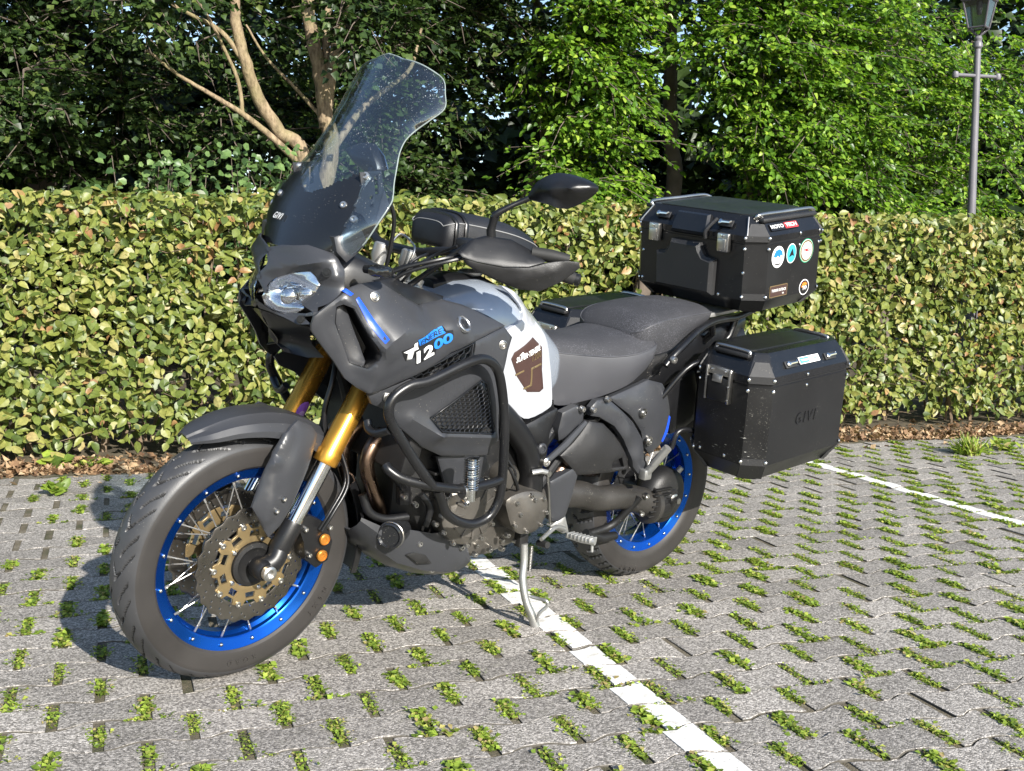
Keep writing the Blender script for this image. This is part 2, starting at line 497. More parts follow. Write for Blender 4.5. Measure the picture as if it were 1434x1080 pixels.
def stone_mesh(seed):
    rs = np.random.default_rng(seed)
    p = OUT + rs.normal(0, 0.0009, OUT.shape)
    c = p.mean(0)
    n = len(p)
    rows = [(1.0, -0.06), (1.0, -0.005), (0.992, -0.0014), (0.972, 0.0)]
    V = []
    for s, z in rows:
        q = c + (p - c) * np.array((s, s if s == 1 else 1 - (1 - s) * 1.3))
        V.append(np.concatenate([q, np.full((n, 1), z) + (rs.normal(0, 0.0006, (n, 1)) if z > -0.01 else 0)], 1))
    V = np.concatenate(V); F = []
    for i in range(3):
        for k in range(n):
            l = (k + 1) % n; F.append((i * n + k, i * n + l, (i + 1) * n + l, (i + 1) * n + k))
    F.append(tuple(range(3 * n, 4 * n)))
    return V, F
def joint_mat():
    m, nt, b, out = nodes('sandy_joint'); L = nt.links.new
    g = N(nt, 'ShaderNodeNewGeometry')
    n1 = N(nt, 'ShaderNodeTexNoise', Scale=9.0, Detail=8.0); L(g.outputs['Position'], n1.inputs['Vector'])
    cr = ramp(nt, [(0.32, (0.05, 0.055, 0.022)), (0.5, (0.12, 0.10, 0.065)), (0.7, (0.20, 0.175, 0.13))]); L(n1.outputs['Fac'], cr.inputs['Fac'])
    n2 = N(nt, 'ShaderNodeTexNoise', Scale=260.0, Detail=3.0); L(g.outputs['Position'], n2.inputs['Vector'])
    r2 = ramp(nt, [(0.3, 0.6), (0.7, 1.3)]); L(n2.outputs['Fac'], r2.inputs['Fac'])
    L(mix(nt, 1.0, cr.outputs['Color'], r2.outputs['Color'], 'MULTIPLY'), b.inputs['Base Color']); b.inputs['Roughness'].default_value = 0.95
    bp = N(nt, 'ShaderNodeBump', Strength=0.8, Distance=0.006); L(n2.outputs['Fac'], bp.inputs['Height']); L(bp.outputs['Normal'], b.inputs['Normal'])
    return m
M_joint = joint_mat()
M_flank = basic('shaded_stone_flank', (0.060, 0.054, 0.044), 0.95, var=0.4)  # joint shade put into the colour of the stone sides, which catch low sun
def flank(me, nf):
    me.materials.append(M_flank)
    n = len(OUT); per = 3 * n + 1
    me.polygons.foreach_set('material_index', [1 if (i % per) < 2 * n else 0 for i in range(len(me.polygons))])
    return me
STONES = [stone_mesh(s) for s in range(6)]
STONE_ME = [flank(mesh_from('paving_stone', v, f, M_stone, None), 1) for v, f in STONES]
pavement = tag(mobj('pavement', sheet(-3.7, 8.1, -2.45, 3.27, -0.006), M_joint, smooth=None), kind='structure')
X0, X1, Y0, Y1 = -3.6, 8.0, -2.3, 3.2
stones = []
for r in range(int(math.floor(Y0 / PS_)), int(Y1 / PS_) + 1):
    for u in range(int(X0 / (PP / 2)), int(X1 / (PP / 2))):
        if (r + u) % 2: stones.append((u * PP / 2, r * PS_))
def in_view(x, y, z=0.0, mar=0.03):
    d = Vector((x, y, z)) - Vector(CAM)
    f = d.dot(_F)
    if f < 0.1: return None
    a = d.dot(_X) / f * 1515.86 / 717.0; b = d.dot(_U) / f * 1515.86 / 540.0
    return f if abs(a) < 1 + mar and abs(b) < 1 + mar else None
vis = [(in_view(x, y) or 99.0, x, y) for x, y in stones]
vis.sort()
rest_V, rest_F, nn = [], [], 0
LINES = ((0.611, 0.705), (3.100, 3.185))
line_polys = {0: [], 1: []}
def clipx(poly, x0, x1):
    for lim, sg in ((x0, 1), (x1, -1)):
        out = []
        for i in range(len(poly)):
            a, b = poly[i], poly[(i + 1) % len(poly)]
            ia, ib = (a[0] - lim) * sg >= 0, (b[0] - lim) * sg >= 0
            if ia: out.append(a)
            if ia != ib:
                t = (lim - a[0]) / (b[0] - a[0]); out.append((lim, a[1] + t * (b[1] - a[1])))
        poly = out
        if not poly: break
    return poly
for k, (d, x, y) in enumerate(vis):
    i = random.randrange(6)
    dz = random.gauss(-0.001, 0.0009); tx, ty, tz = random.gauss(0, 0.004), random.gauss(0, 0.004), random.gauss(0, 0.006)
    Mx = Matrix.Translation((x + random.gauss(0, 0.0012), y + random.gauss(0, 0.0012), dz)) @ Matrix.Rotation(tz, 4, 'Z') @ Matrix.Rotation(tx, 4, 'X') @ Matrix.Rotation(ty, 4, 'Y')
    if k < 300: put('paving_stone', STONE_ME[i], pavement, Mx)
    else:
        v, f = STONES[i]
        A = np.array(Mx); rest_V.append(v @ A[:3, :3].T + A[:3, 3]); rest_F += [tuple(q + nn for q in g) for g in f]; nn += len(v)
    for li, (a, b) in enumerate(LINES):
        if x + PP / 2 > a and x - PP / 2 < b:
            n = len(OUT); top = STONES[i][0][3 * n:4 * n]
            P2 = [(px + x, py + y) for px, py, _ in top]
            pol = clipx(P2, a + random.gauss(0, 0.002), b + random.gauss(0, 0.002))
            if len(pol) > 2:
                Ai = Mx.inverted()
                line_polys[li].append((pol, Mx, (x, y)))
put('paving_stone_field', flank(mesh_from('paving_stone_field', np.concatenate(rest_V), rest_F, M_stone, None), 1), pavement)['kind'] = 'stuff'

def paint_mat():
    m, nt, b, out = nodes('worn_white_paint'); L = nt.links.new
    g = N(nt, 'ShaderNodeNewGeometry')
    n1 = N(nt, 'ShaderNodeTexNoise', Scale=26.0, Detail=7.0); L(g.outputs['Position'], n1.inputs['Vector'])
    cr = ramp(nt, [(0.3, (0.50, 0.48, 0.44)), (0.5, (0.74, 0.73, 0.70)), (0.7, (0.80, 0.79, 0.76))]); L(n1.outputs['Fac'], cr.inputs['Fac'])
    n2 = N(nt, 'ShaderNodeTexNoise', Scale=170.0, Detail=3.0); L(g.outputs['Position'], n2.inputs['Vector'])
    r2 = ramp(nt, [(0.30, 0.62), (0.42, 1.0)]); L(n2.outputs['Fac'], r2.inputs['Fac'])
    c = mix(nt, 1.0, cr.outputs['Color'], r2.outputs['Color'], 'MULTIPLY')
    L(c, b.inputs['Base Color']); b.inputs['Roughness'].default_value = 0.7
    bp = N(nt, 'ShaderNodeBump', Strength=0.4, Distance=0.002); L(n2.outputs['Fac'], bp.inputs['Height']); L(bp.outputs['Normal'], b.inputs['Normal'])
    return m
M_paint = paint_mat()
rg2 = np.random.default_rng(5)
for li in (0, 1):
    a, b = LINES[li]
    root = empty('parking_line', Matrix.Translation(((a + b) / 2, 0.0, 0.0)))
    tag(root, ('worn white parking line running past the foot of the side stand', 'worn white parking line running out behind the rear of the motorcycle')[li], 'line', kind=None)
    root['kind'] = 'structure'
    for pol, Mx, (x, y) in line_polys[li]:
        if y < -2.2: continue
        pts = np.array(pol); c = pts.mean(0); pts = c + (pts - c) * np.array((0.985, random.uniform(0.90, 0.965))) + rg2.normal(0, 0.0016, pts.shape)
        Ai = np.array(Mx)
        top = []
        for px, py in pts:
            l = np.array((px - x, py - y, 0.0025, 1.0)); top.append((Ai @ l)[:3])
        top = np.array(top); low = top - np.array((0, 0, 0.0022)); n = len(top)
        V = np.concatenate([low, top]) - np.array(((a + b) / 2, 0, 0))
        F = [tuple(range(n, 2 * n))] + [(k, (k + 1) % n, n + (k + 1) % n, n + k) for k in range(n)]
        put('paint_patch', mesh_from('paint_patch', V, F, M_paint), root)

# ------------------------------------------------------------------ leaves in bulk
def leaf_template(kind):
    if kind == 'full':
        ts = (0.0, 0.16, 0.42, 0.70, 1.0); ws = (0.0, 0.24, 0.34, 0.25, 0.0)
    elif kind == 'mid':
        ts = (0.0, 0.3, 0.68, 1.0); ws = (0.0, 0.33, 0.27, 0.0)
    elif kind == 'round':
        ts = (0.0, 0.2, 0.6, 1.0); ws = (0.0, 0.38, 0.46, 0.0)
    elif kind == 'small':
        ts = (0.0, 0.48, 1.0); ws = (0.0, 0.48, 0.0)
    elif kind == 'blade':
        ts = (0.0, 0.45, 1.0); ws = (0.03, 0.05, 0.0)
    V, m = [], len(ts)
    for t, w in zip(ts, ws):
        zc = -0.16 * t * t
        V += [(t, 0, zc), (t, w, zc + 0.30 * w), (t, -w, zc + 0.30 * w)]
    F = []
    for i in range(m - 1):
        a, b = 3 * i, 3 * (i + 1)
        F += [(a, b, b + 1), (a, b + 1, a + 1), (a, b + 2, b), (a, a + 2, b + 2)]
    V = np.array(V, float)
    F = [f for f in F if np.linalg.norm(np.cross(V[f[1]] - V[f[0]], V[f[2]] - V[f[0]])) > 1e-6]
    used = sorted({i for f in F for i in f}); re = {o: i for i, o in enumerate(used)}
    return V[used], np.array([[re[i] for i in f] for f in F])
LT = {k: leaf_template(k) for k in ('full', 'mid', 'round', 'small', 'blade')}
def unit(a): return a / (np.linalg.norm(a, axis=1)[:, None] + 1e-9)
def leaf_arrays(P, D, Nn, S, kind, curl=1.0, wid=1.0):
    T, F = LT[kind]
    D = unit(D); Y = unit(np.cross(Nn, D)); Z = np.cross(D, Y)
    S = np.asarray(S)[:, None, None]
    curl = np.broadcast_to(np.asarray(curl, float), (len(P),))[:, None, None]; wid = np.broadcast_to(np.asarray(wid, float), (len(P),))[:, None, None]
    V = P[:, None, :] + S * (T[None, :, 0:1] * D[:, None, :] + wid * T[None, :, 1:2] * Y[:, None, :] + curl * T[None, :, 2:3] * Z[:, None, :])
    n, k = len(P), len(T)
    FF = (F[None] + (np.arange(n) * k)[:, None, None]).reshape(-1, 3)
    return V.reshape(-1, 3), FF
def leaf_obj(name, P, D, Nn, S, kind, mat, parent=None, curl=1.0, wid=1.0, stuff=False):
    V, F = leaf_arrays(P, D, Nn, S, kind, curl, wid)
    if parent is not None: V = V - ORIG.get(parent.name, 0.0)
    o = put(name, tri_mesh(name, V, F, mat), parent)
    if stuff: o['kind'] = 'stuff'
    return o

# ------------------------------------------------------------------ weeds in the stone slots
M_weed = leaf_mat('weed_leaf', [(0.0, (0.09, 0.14, 0.025)), (0.35, (0.19, 0.28, 0.040)), (0.7, (0.31, 0.41, 0.058)), (0.90, (0.42, 0.44, 0.10)), (1.0, (0.38, 0.29, 0.14))], trans=0.35)
wP, wD, wN, wS = [], [], [], []
rg = np.random.default_rng(3)
for r in range(int(Y0 / PS_), int(3.2 / PS_) + 1):
    for u in range(int(X0 / (PP / 2)), int(X1 / (PP / 2))):
        if (r + u) % 2: continue
        x, y = u * PP / 2, r * PS_
        f = in_view(x, y, mar=0.3)
        if f is None: continue
        patch = 0.5 + 0.5 * math.sin(x * 2.3 + 1.0) * math.cos(y * 1.9 + x)
        p_empty = 0.03 if y < 1.9 else 0.28
        if x < 0.2 and y > 1.6: p_empty = 0.5
        if rg.random() < p_empty: continue
        vig = rg.uniform(0.45, 1.4) * (0.55 + 0.9 * patch) * (1.9 if x > 1.2 else 1.0)
        n = int(34 + 150 * vig)
        span = rg.uniform(0.65, 1.05); off = rg.uniform(-0.3, 0.3)
        t = (rg.uniform(-0.5, 0.5, n) * span + off * (1 - span)) * PS_ * 0.98
        s = rg.normal(0, 0.52, n) * SLOT
        if rg.random() < 0.45:       # creeping along the row joint
            k = n // 4; t[:k] = -PS_ / 2 - 0.008 + rg.normal(0, 0.003, k); s[:k] = rg.uniform(-0.05, 0.06, k)
        a = rg.uniform(0, 2 * np.pi, n); el = rg.uniform(0.0, 0.65, n)
        wP.append(np.stack([x + s, y + t, np.full(n, -0.008) + rg.uniform(0, 0.012, n)], 1))
        wD.append(np.stack([np.cos(a) * np.cos(el), np.sin(a) * np.cos(el), np.sin(el)], 1))
        wN.append(np.stack([rg.normal(0, 0.3, n), rg.normal(0, 0.3, n), np.ones(n)], 1))
        wS.append(rg.uniform(0.006, 0.0155, n) * rg.uniform(0.7, 1.45))
wP, wD, wN, wS = map(np.concatenate, (wP, wD, wN, wS))
weeds = leaf_obj('slot_weeds', wP, wD, wN, wS, 'small', M_weed, wid=rg.uniform(0.55, 1.2, len(wP)))
tag(weeds, 'small green weeds growing in the slots between the paving stones', 'weeds', kind='stuff')

# ------------------------------------------------------------------ bed of dry leaves under the hedge
M_litter = leaf_mat('dry_leaf_litter', [(0.0, (0.10, 0.055, 0.03)), (0.4, (0.23, 0.135, 0.07)), (0.75, (0.36, 0.235, 0.13)), (1.0, (0.46, 0.35, 0.22))], rough=0.7, trans=0.12)
bx_ = np.linspace(-5, 9.5, 60); bV, bF = [], []
for x in bx_:
    for y, z in ((3.20, -0.018), (3.33, 0.012), (3.6, 0.035), (4.6, 0.03)):
        bV.append((x, y + 0.035 * math.sin(x * 5.1) * (y < 3.3), z + 0.012 * math.sin(x * 7 + y * 9)))
for i in range(len(bx_) - 1):
    for j in range(3): a = i * 4 + j; bF.append((a, a + 4, a + 5, a + 1))
tag(mobj('hedge_bed', (bV, bF), M_soil, smooth=60), kind='structure')
n = 15000
lx = rg.uniform(-3.0, 8.2, n); ly = 3.20 + np.abs(rg.normal(0, 0.17, n)) + 0.04 * np.sin(lx * 5.1)
sel = rg.random(n) < 0.025; ly[sel] = rg.uniform(2.9, 3.3, sel.sum())
lp = np.stack([lx, ly, 0.004 + rg.uniform(0, 0.035, n) * np.clip((ly - 3.2) / 0.2, 0.05, 1)], 1)
a = rg.uniform(0, 6.28, n)
litter = leaf_obj('leaf_litter', lp, np.stack([np.cos(a), np.sin(a), rg.normal(0, 0.35, n)], 1), np.stack([rg.normal(0, 0.5, n), rg.normal(0, 0.5, n), np.ones(n)], 1), rg.uniform(0.018, 0.055, n), 'small', M_litter, curl=rg.uniform(-2.5, 2.5, n), wid=rg.uniform(0.4, 1.0, n))
tag(litter, 'brown dry leaf litter along the foot of the hedge', 'leaf litter', kind='stuff')

# ================================================================== HEDGE
M_hedge = leaf_mat('hornbeam_leaf', [(0.0, (0.065, 0.10, 0.024)), (0.30, (0.125, 0.165, 0.034)), (0.60, (0.19, 0.22, 0.048)), (0.84, (0.265, 0.27, 0.070)), (0.95, (0.34, 0.30, 0.12)), (0.985, (0.38, 0.24, 0.10)), (1.0, (0.26, 0.14, 0.06))], rough=0.42, trans=0.28)
M_twig = basic('twig_bark', (0.16, 0.115, 0.075), 0.85, var=0.4, bump=0.4, gscale=120)
rg = np.random.default_rng(11)
HX0, HX1, HY, HD = -3.4, 8.8, 3.47, 0.85
def htop(x): return np.interp(x, (-3.4, -1.1, 0, 1.6, 4, 5.4, 8.8), (1.37, 1.405, 1.435, 1.470, 1.470, 1.495, 1.525)) - 0.005
hedge = empty('hornbeam_hedge', Matrix.Translation(((HX0 + HX1) / 2, HY + HD / 2, 0.0)))
ORIG[hedge.name] = np.array(((HX0 + HX1) / 2, HY + HD / 2, 0.0))
tag(hedge, 'clipped hornbeam hedge with yellowing leaves behind the motorcycle', 'hedge')
def bumpy(x, z): return 0.035 * np.sin(3.1 * x + 1.7 * z) + 0.03 * np.sin(7.3 * x - 4.1 * z + 1) + 0.02 * np.sin(13 * x + 11 * z) 
def hedge_layer(n, d0, d1, size, z0=0.10):
    x = rg.uniform(HX0, HX1, n); z = z0 + (htop(x) - z0) * rg.random(n) ** 0.97
    low = np.clip((0.30 - z) / 0.22, 0, 1); gap = 0.5 + 0.5 * np.sin(x * 4.3 + 0.6) * np.sin(x * 1.7)
    keep = rg.random(n) > low * (0.35 + 0.6 * gap)
    # thin places where the twigs show
    for cx, cz, rx, rz, s in ((2.55, 0.93, 0.20, 0.16, 0.75), (0.02, 1.1, 0.16, 0.14, 0.5), (-0.15, 0.42, 0.25, 0.12, 0.5)):
        keep &= ~((((x - cx) / rx) ** 2 + ((z - cz) / rz) ** 2 < 1) & (rg.random(n) < s))
    x, z = x[keep], z[keep]; n = len(x)
    y = HY + bumpy(x, z) + rg.uniform(d0, d1, n) - 0.02 - 0.05 * np.clip((z - 1.2) / 0.25, 0, 1)
    P = np.stack([x, y, z], 1)
    a = rg.normal(-1.57, 1.1, n)       # tip direction in the face plane, mostly hanging
    D = np.stack([np.cos(a), -np.abs(rg.normal(0.25, 0.35, n)), np.sin(a) * 0.75], 1)
    Nn = np.stack([rg.normal(0, 0.60, n), -np.abs(rg.normal(0.75, 0.40, n)), rg.normal(0.60, 0.60, n)], 1)
    return P, D, Nn, rg.uniform(0.55, 1.35, n) * size
PA, DA, NA, SA = hedge_layer(27000, -0.02, 0.085, 0.053)
PB, DB, NB, SB = hedge_layer(11000, 0.085, 0.30, 0.064)
nt_ = 5200                                          # clipped top
x = rg.uniform(HX0, HX1, nt_); yy = rg.uniform(0, HD, nt_)
PT = np.stack([x, HY - 0.04 + yy, htop(x) - 0.03 + 0.03 * np.sin(9 * x) * np.sin(7 * yy) + rg.normal(0, 0.018, nt_)], 1)
a = rg.uniform(0, 6.28, nt_); DT = np.stack([np.cos(a), np.sin(a), rg.normal(0.1, 0.35, nt_)], 1); NT = np.stack([rg.normal(0, 0.5, nt_), rg.normal(-0.2, 0.5, nt_), np.ones(nt_)], 1)
ST = rg.uniform(0.03, 0.062, nt_)
# the most forward leaves as leaves of their own
dist = np.linalg.norm(PA - CAM, axis=1) / SA
seen = np.array([in_view(*p_) is not None for p_ in PA])
left = (PA[:, 0] < 0.15) | (PA[:, 0] > 3.2) | (PA[:, 2] > 1.15)
frontness = PA[:, 1] - HY - bumpy(PA[:, 0], PA[:, 2])
score = dist + 500 * (~seen) + 200 * (~left) + 900 * np.clip(frontness, 0, 1)
order = np.argsort(score); big, other = order[:300], order[300:]
LV, LF = LT['full']
leaf_me = []
for k in range(8):
    v = LV.copy(); v[:, 2] *= (0.5, 1.0, 1.6, 2.2, -0.6, 1.2, 0.8, 1.8)[k]; v[:, 1] *= (1.0, 0.92, 1.08, 1.0, 1.1, 0.85, 1.15, 0.95)[k]
    leaf_me.append(mesh_from('leaf', v, LF, M_hedge))
for q, i in enumerate(big):
    d = Vector(DA[i]).normalized(); y = Vector(NA[i]).cross(d).normalized(); z = d.cross(y); s = SA[i]; c = PA[i] - ORIG[hedge.name]
    put('leaf', leaf_me[q % 8], hedge, Matrix(((d.x * s, y.x * s, z.x * s, c[0]), (d.y * s, y.y * s, z.y * s, c[1]), (d.z * s, y.z * s, z.z * s, c[2]), (0, 0, 0, 1))))
P4 = np.concatenate([PA[other], PB, PT]); D4 = np.concatenate([DA[other], DB, DT]); N4 = np.concatenate([NA[other], NB, NT]); S4 = np.concatenate([SA[other], SB, ST])
leaf_obj('foliage', P4, D4, N4, S4, 'full', M_hedge, hedge, curl=rg.uniform(-0.6, 2.4, len(P4)), wid=rg.uniform(0.8, 1.15, len(P4)), stuff=True)
parts = []
for k in range(190):                                # stems and twigs inside
    x0 = rg.uniform(HX0, HX1); y0 = HY + rg.uniform(0.12, 0.6); x = x0; pts = [(x0, y0, 0.0)]
    zt = float(htop(x0)) - rg.uniform(0.05, 0.3)
    for j in range(1, 6): x += rg.normal(0, 0.05); pts.append((x, y0 + rg.normal(0, 0.05), zt * j / 5))
    parts.append(tube(pts, [rg.uniform(0.008, 0.018), 0.003], 5))
for k in range(700):
    x0 = rg.uniform(HX0, HX1); z0 = rg.uniform(0.08, 1.3); y0 = HY + rg.uniform(0.12, 0.35)
    q = np.array((rg.normal(0, 0.14), -rg.uniform(0.10, 0.30), rg.normal(0.03, 0.10)))
    parts.append(tube([(x0, y0, z0), np.array((x0, y0, z0)) + q * 0.5 + rg.normal(0, 0.02, 3), np.array((x0, y0, z0)) + q], [0.004, 0.0015], 4))
o = mobj('twigs', join(*parts), M_twig, hedge, 60); o['kind'] = 'stuff'

# ================================================================== TREES BEHIND THE HEDGE
def bark_mat():
    m, nt, b_, out = nodes('tree_bark'); L = nt.links.new
    g = N(nt, 'ShaderNodeNewGeometry')
    mp = N(nt, 'ShaderNodeMapping'); mp.inputs['Scale'].default_value = (1, 1, 0.35); L(g.outputs['Position'], mp.inputs['Vector'])
    n1 = N(nt, 'ShaderNodeTexNoise', Scale=38.0, Detail=8.0, Roughness=0.7); L(mp.outputs[0], n1.inputs['Vector'])
    n2 = N(nt, 'ShaderNodeTexNoise', Scale=5.0, Detail=5.0); L(g.outputs['Position'], n2.inputs['Vector'])
    c1 = ramp(nt, [(0.32, (0.07, 0.05, 0.032)), (0.48, (0.23, 0.17, 0.105)), (0.70, (0.38, 0.295, 0.19))]); L(n1.outputs['Fac'], c1.inputs['Fac'])
    r2 = ramp(nt, [(0.45, 0.0), (0.68, 0.6)]); L(n2.outputs['Fac'], r2.inputs['Fac'])
    L(mix(nt, r2.outputs['Color'], c1.outputs['Color'], (0.17, 0.16, 0.06)), b_.inputs['Base Color']); b_.inputs['Roughness'].default_value = 0.92
    bp_ = N(nt, 'ShaderNodeBump', Strength=1.0, Distance=0.012); L(n1.outputs['Fac'], bp_.inputs['Height']); L(bp_.outputs['Normal'], b_.inputs['Normal'])
    return m
M_bark = bark_mat()
M_barkd = basic('dark_bark', (0.12, 0.095, 0.075), 0.92, var=0.4, bump=1.0, gscale=40)
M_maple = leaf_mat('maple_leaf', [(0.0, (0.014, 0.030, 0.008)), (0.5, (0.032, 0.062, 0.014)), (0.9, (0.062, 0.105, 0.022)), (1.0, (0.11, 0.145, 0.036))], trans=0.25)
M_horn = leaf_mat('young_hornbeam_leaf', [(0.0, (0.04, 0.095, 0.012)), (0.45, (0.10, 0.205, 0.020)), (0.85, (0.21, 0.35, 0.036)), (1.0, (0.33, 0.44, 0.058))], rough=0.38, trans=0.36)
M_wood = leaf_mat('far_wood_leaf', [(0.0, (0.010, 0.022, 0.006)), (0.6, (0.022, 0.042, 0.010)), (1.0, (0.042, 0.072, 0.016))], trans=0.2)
M_round = leaf_mat('shrub_leaf', [(0.0, (0.05, 0.10, 0.035)), (0.6, (0.11, 0.19, 0.06)), (1.0, (0.18, 0.27, 0.09))], rough=0.4, trans=0.3)
def sprays(C, n, length, leaf, out=(0, -0.7, -0.15), flat=0.55, rs=None):
    """leafy twigs growing from the centres C: returns leaf arrays and twig paths"""
    rs = rs or rg
    P, D, Nn, S, tw = [], [], [], [], []
    for c in C:
        for j in range(3):
            d = np.array(out) + rs.normal(0, 0.6, 3) * np.array((1, 1, 0.55)); d /= np.linalg.norm(d)
            ln = length * rs.uniform(0.6, 1.3); m = max(4, int(n / 3 * rs.uniform(0.7, 1.3)))
            t = rs.uniform(0.08, 1.0, m); sag = -0.22 * ln * t * t
            side = np.cross(d, (0, 0, 1.0)); side /= np.linalg.norm(side) + 1e-6
            sg = np.where(rs.random(m) < 0.5, 1, -1)
            off = np.abs(rs.normal(0, 0.16 * ln, m))
            P.append(c + np.outer(t * ln, d) + np.outer(sg * off, side) + np.stack([0 * t, 0 * t, sag + rs.normal(0, 0.03 * ln, m)], 1))
            D.append(d * 0.7 + np.outer(sg, side) * rs.uniform(0.3, 1.0, (m, 1)) + np.stack([rs.normal(0, .2, m), rs.normal(0, .2, m), rs.normal(-0.25, .25, m)], 1))
            Nn.append(np.stack([rs.normal(0.1, flat, m), rs.normal(-0.35, flat, m), np.full(m, 1.0)], 1))
            S.append(leaf * rs.uniform(0.7, 1.25, m))
            tw.append(np.array([c, c + d * ln * 0.5 + (0, 0, -0.05 * ln), c + d * ln + (0, 0, -0.2 * ln)]))
    return np.concatenate(P), np.concatenate(D), np.concatenate(Nn), np.concatenate(S), tw
def volume(n, c, r, rs, fn=None):
    """cluster centres inside a lumpy ellipsoid"""
    out = []
    while len(out) < n:
        q = rs.uniform(-1, 1, 3)
        k = np.linalg.norm(q)
        lump = 0.80 + 0.20 * math.sin(5 * q[0] + 3 * q[2]) * math.cos(4 * q[1] - 3 * q[2])
        if k > lump: continue
        p_ = np.array(c) + q * np.array(r)
        if fn is not None and not fn(p_): continue
        out.append(p_)
    return np.array(out)
def tree(name, label, base, stems, clusters, n, length, leaf, mat, bark, seed, group=None, kind='mid', out=(0, -0.7, -0.15), twr=0.006):
    rs = np.random.default_rng(seed)
    root = empty(name, Matrix.Translation(base)); ORIG[root.name] = np.array(base, float)
    tag(root, label, 'tree', group)
    for k, (pts, r0, r1) in enumerate(stems):
        pa = crom(pts, 6); pa = pa + rs.normal(0, r1 * 0.10, pa.shape)
        mobj('trunk' if k == 0 else 'branch', tube(pa, [r0, r1], 10), bark, root, 70)
    P, D, Nn, S, tw = sprays(clusters, n, length, leaf, out, rs=rs)
    cr = leaf_obj('crown', P, D, Nn, S, kind, mat, root, curl=rs.uniform(0.2, 1.8, len(P)))
    mobj('twigs', join(*[tube(t, [twr, 0.002], 4) for t in tw]), M_barkd, root, 70)['kind'] = 'stuff'
    return root
GT = 'trees standing behind the hedge'
rs = np.random.default_rng(21)
# many-stemmed maple rising behind the windscreen
b = (0.55, 5.1, 0.0)
mst = [
 ([b, (0.60, 5.1, 0.7), (0.8470, 5.1000, 1.7768), (0.8165, 5.1000, 2.0660), (0.7765, 5.1000, 2.3512), (0.6982, 5.1000, 2.7472), (0.6675, 5.1500, 3.1304), (0.35, 5.3, 4.3), (0.2, 5.4, 5.6)], 0.066, 0.032),
 ([(0.8117, 5.1000, 1.9932), (0.8453, 5.1000, 2.3326), (0.9131, 5.0500, 2.7106), (0.9596, 5.0000, 3.1726), (0.9, 5.0, 4.4)], 0.046, 0.026),
 ([(0.52, 5.1, 0.5), (0.6485, 5.0000, 1.7103), (0.4881, 4.9800, 1.9362), (0.3444, 4.9500, 2.1326), (0.2616, 4.9000, 2.3477), (0.1952, 4.9000, 2.6126), (0.1614, 4.9000, 2.9214), (-0.1, 5.0, 4.4)], 0.052, 0.028),
 ([(0.6004, 5.0000, 1.7554), (0.4181, 4.9500, 1.9054), (0.2370, 4.9000, 2.0268), (0.0528, 4.8500, 2.1209), (-0.1685, 4.8000, 2.2302), (-0.3587, 4.8000, 2.3673)], 0.026, 0.008),
 ([(0.2370, 4.9000, 2.0268), (0.2020, 4.9000, 2.2522), (0.0563, 4.8500, 2.5452), (-0.0765, 4.8000, 2.7413)], 0.015, 0.008),
 ([(0.2615, 4.9000, 2.3387), (0.1050, 4.9000, 2.5370), (-0.1062, 4.9000, 2.6370), (-0.3294, 4.9000, 2.7373)], 0.019, 0.009),
 ([(0.8116, 5.1000, 2.0415), (0.6317, 5.2000, 2.2589), (0.4367, 5.3000, 2.4756), (0.3188, 5.4000, 2.6996)], 0.015, 0.007),
 ([(0.8469, 5.1000, 1.8255), (1.0819, 5.2000, 2.1448), (1.3105, 5.3000, 2.3389), (1.4936, 5.4000, 2.5052), (1.5711, 5.4000, 2.7918)], 0.028, 0.010),
 ([(0.8158, 5.1000, 2.3303), (0.8288, 5.1500, 2.7224), (0.8616, 5.2000, 3.1176), (0.6, 5.3, 4.6)], 0.030, 0.018),
]
cl = np.concatenate([
 volume(260, (0.2, 5.4, 4.3), (2.7, 1.7, 1.25), rs, lambda p: p[2] > 3.02 + 0.20 * (p[1] - 3.9)),
 volume(230, (-0.3, 6.1, 2.5), (2.4, 0.9, 1.3), rs, lambda p: p[1] > 5.5),
 volume(16, (1.1, 4.8, 2.75), (0.5, 0.3, 0.28), rs), volume(10, (-0.4, 4.7, 2.72), (0.4, 0.3, 0.2), rs), volume(10, (-1.1, 5.2, 2.1), (0.5, 0.4, 0.4), rs),
])
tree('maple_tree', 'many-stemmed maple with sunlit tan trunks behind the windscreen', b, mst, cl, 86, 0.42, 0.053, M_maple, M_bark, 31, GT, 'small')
# dark tree at far left
b = (-2.05, 7.3, 0.0)
cl = np.concatenate([volume(300, (-2.1, 7.0, 3.2), (2.3, 1.4, 2.2), rs, lambda p: p[2] > 1.1), volume(60, (-1.7, 5.4, 4.2), (1.5, 1.0, 0.9), rs, lambda p: p[2] > 3.3), volume(26, (-1.3, 6.0, 1.75), (0.7, 0.4, 0.45), rs)])
tree('dark_tree', 'dark shaded tree with a thick trunk at the left edge of the hedge', b, [([b, (-1.0431, 7.3000, 1.8308), (-0.9949, 7.3000, 2.5228), (-0.9378, 7.3000, 3.1506), (-1.9, 7.3, 5.2)], 0.15, 0.07), ([(-0.9988, 7.3000, 2.3513), (-0.7674, 7.0000, 2.6618), (-0.5908, 6.8000, 2.9152), (-0.5078, 6.7000, 3.1717)], 0.03, 0.015), ([(-1.0066, 7.3000, 2.0061), (-1.1832, 7.0000, 2.2979), (-1.3122, 6.8000, 2.5820)], 0.03, 0.012)], cl, 76, 0.45, 0.064, M_maple, M_barkd, 32, GT, 'small')
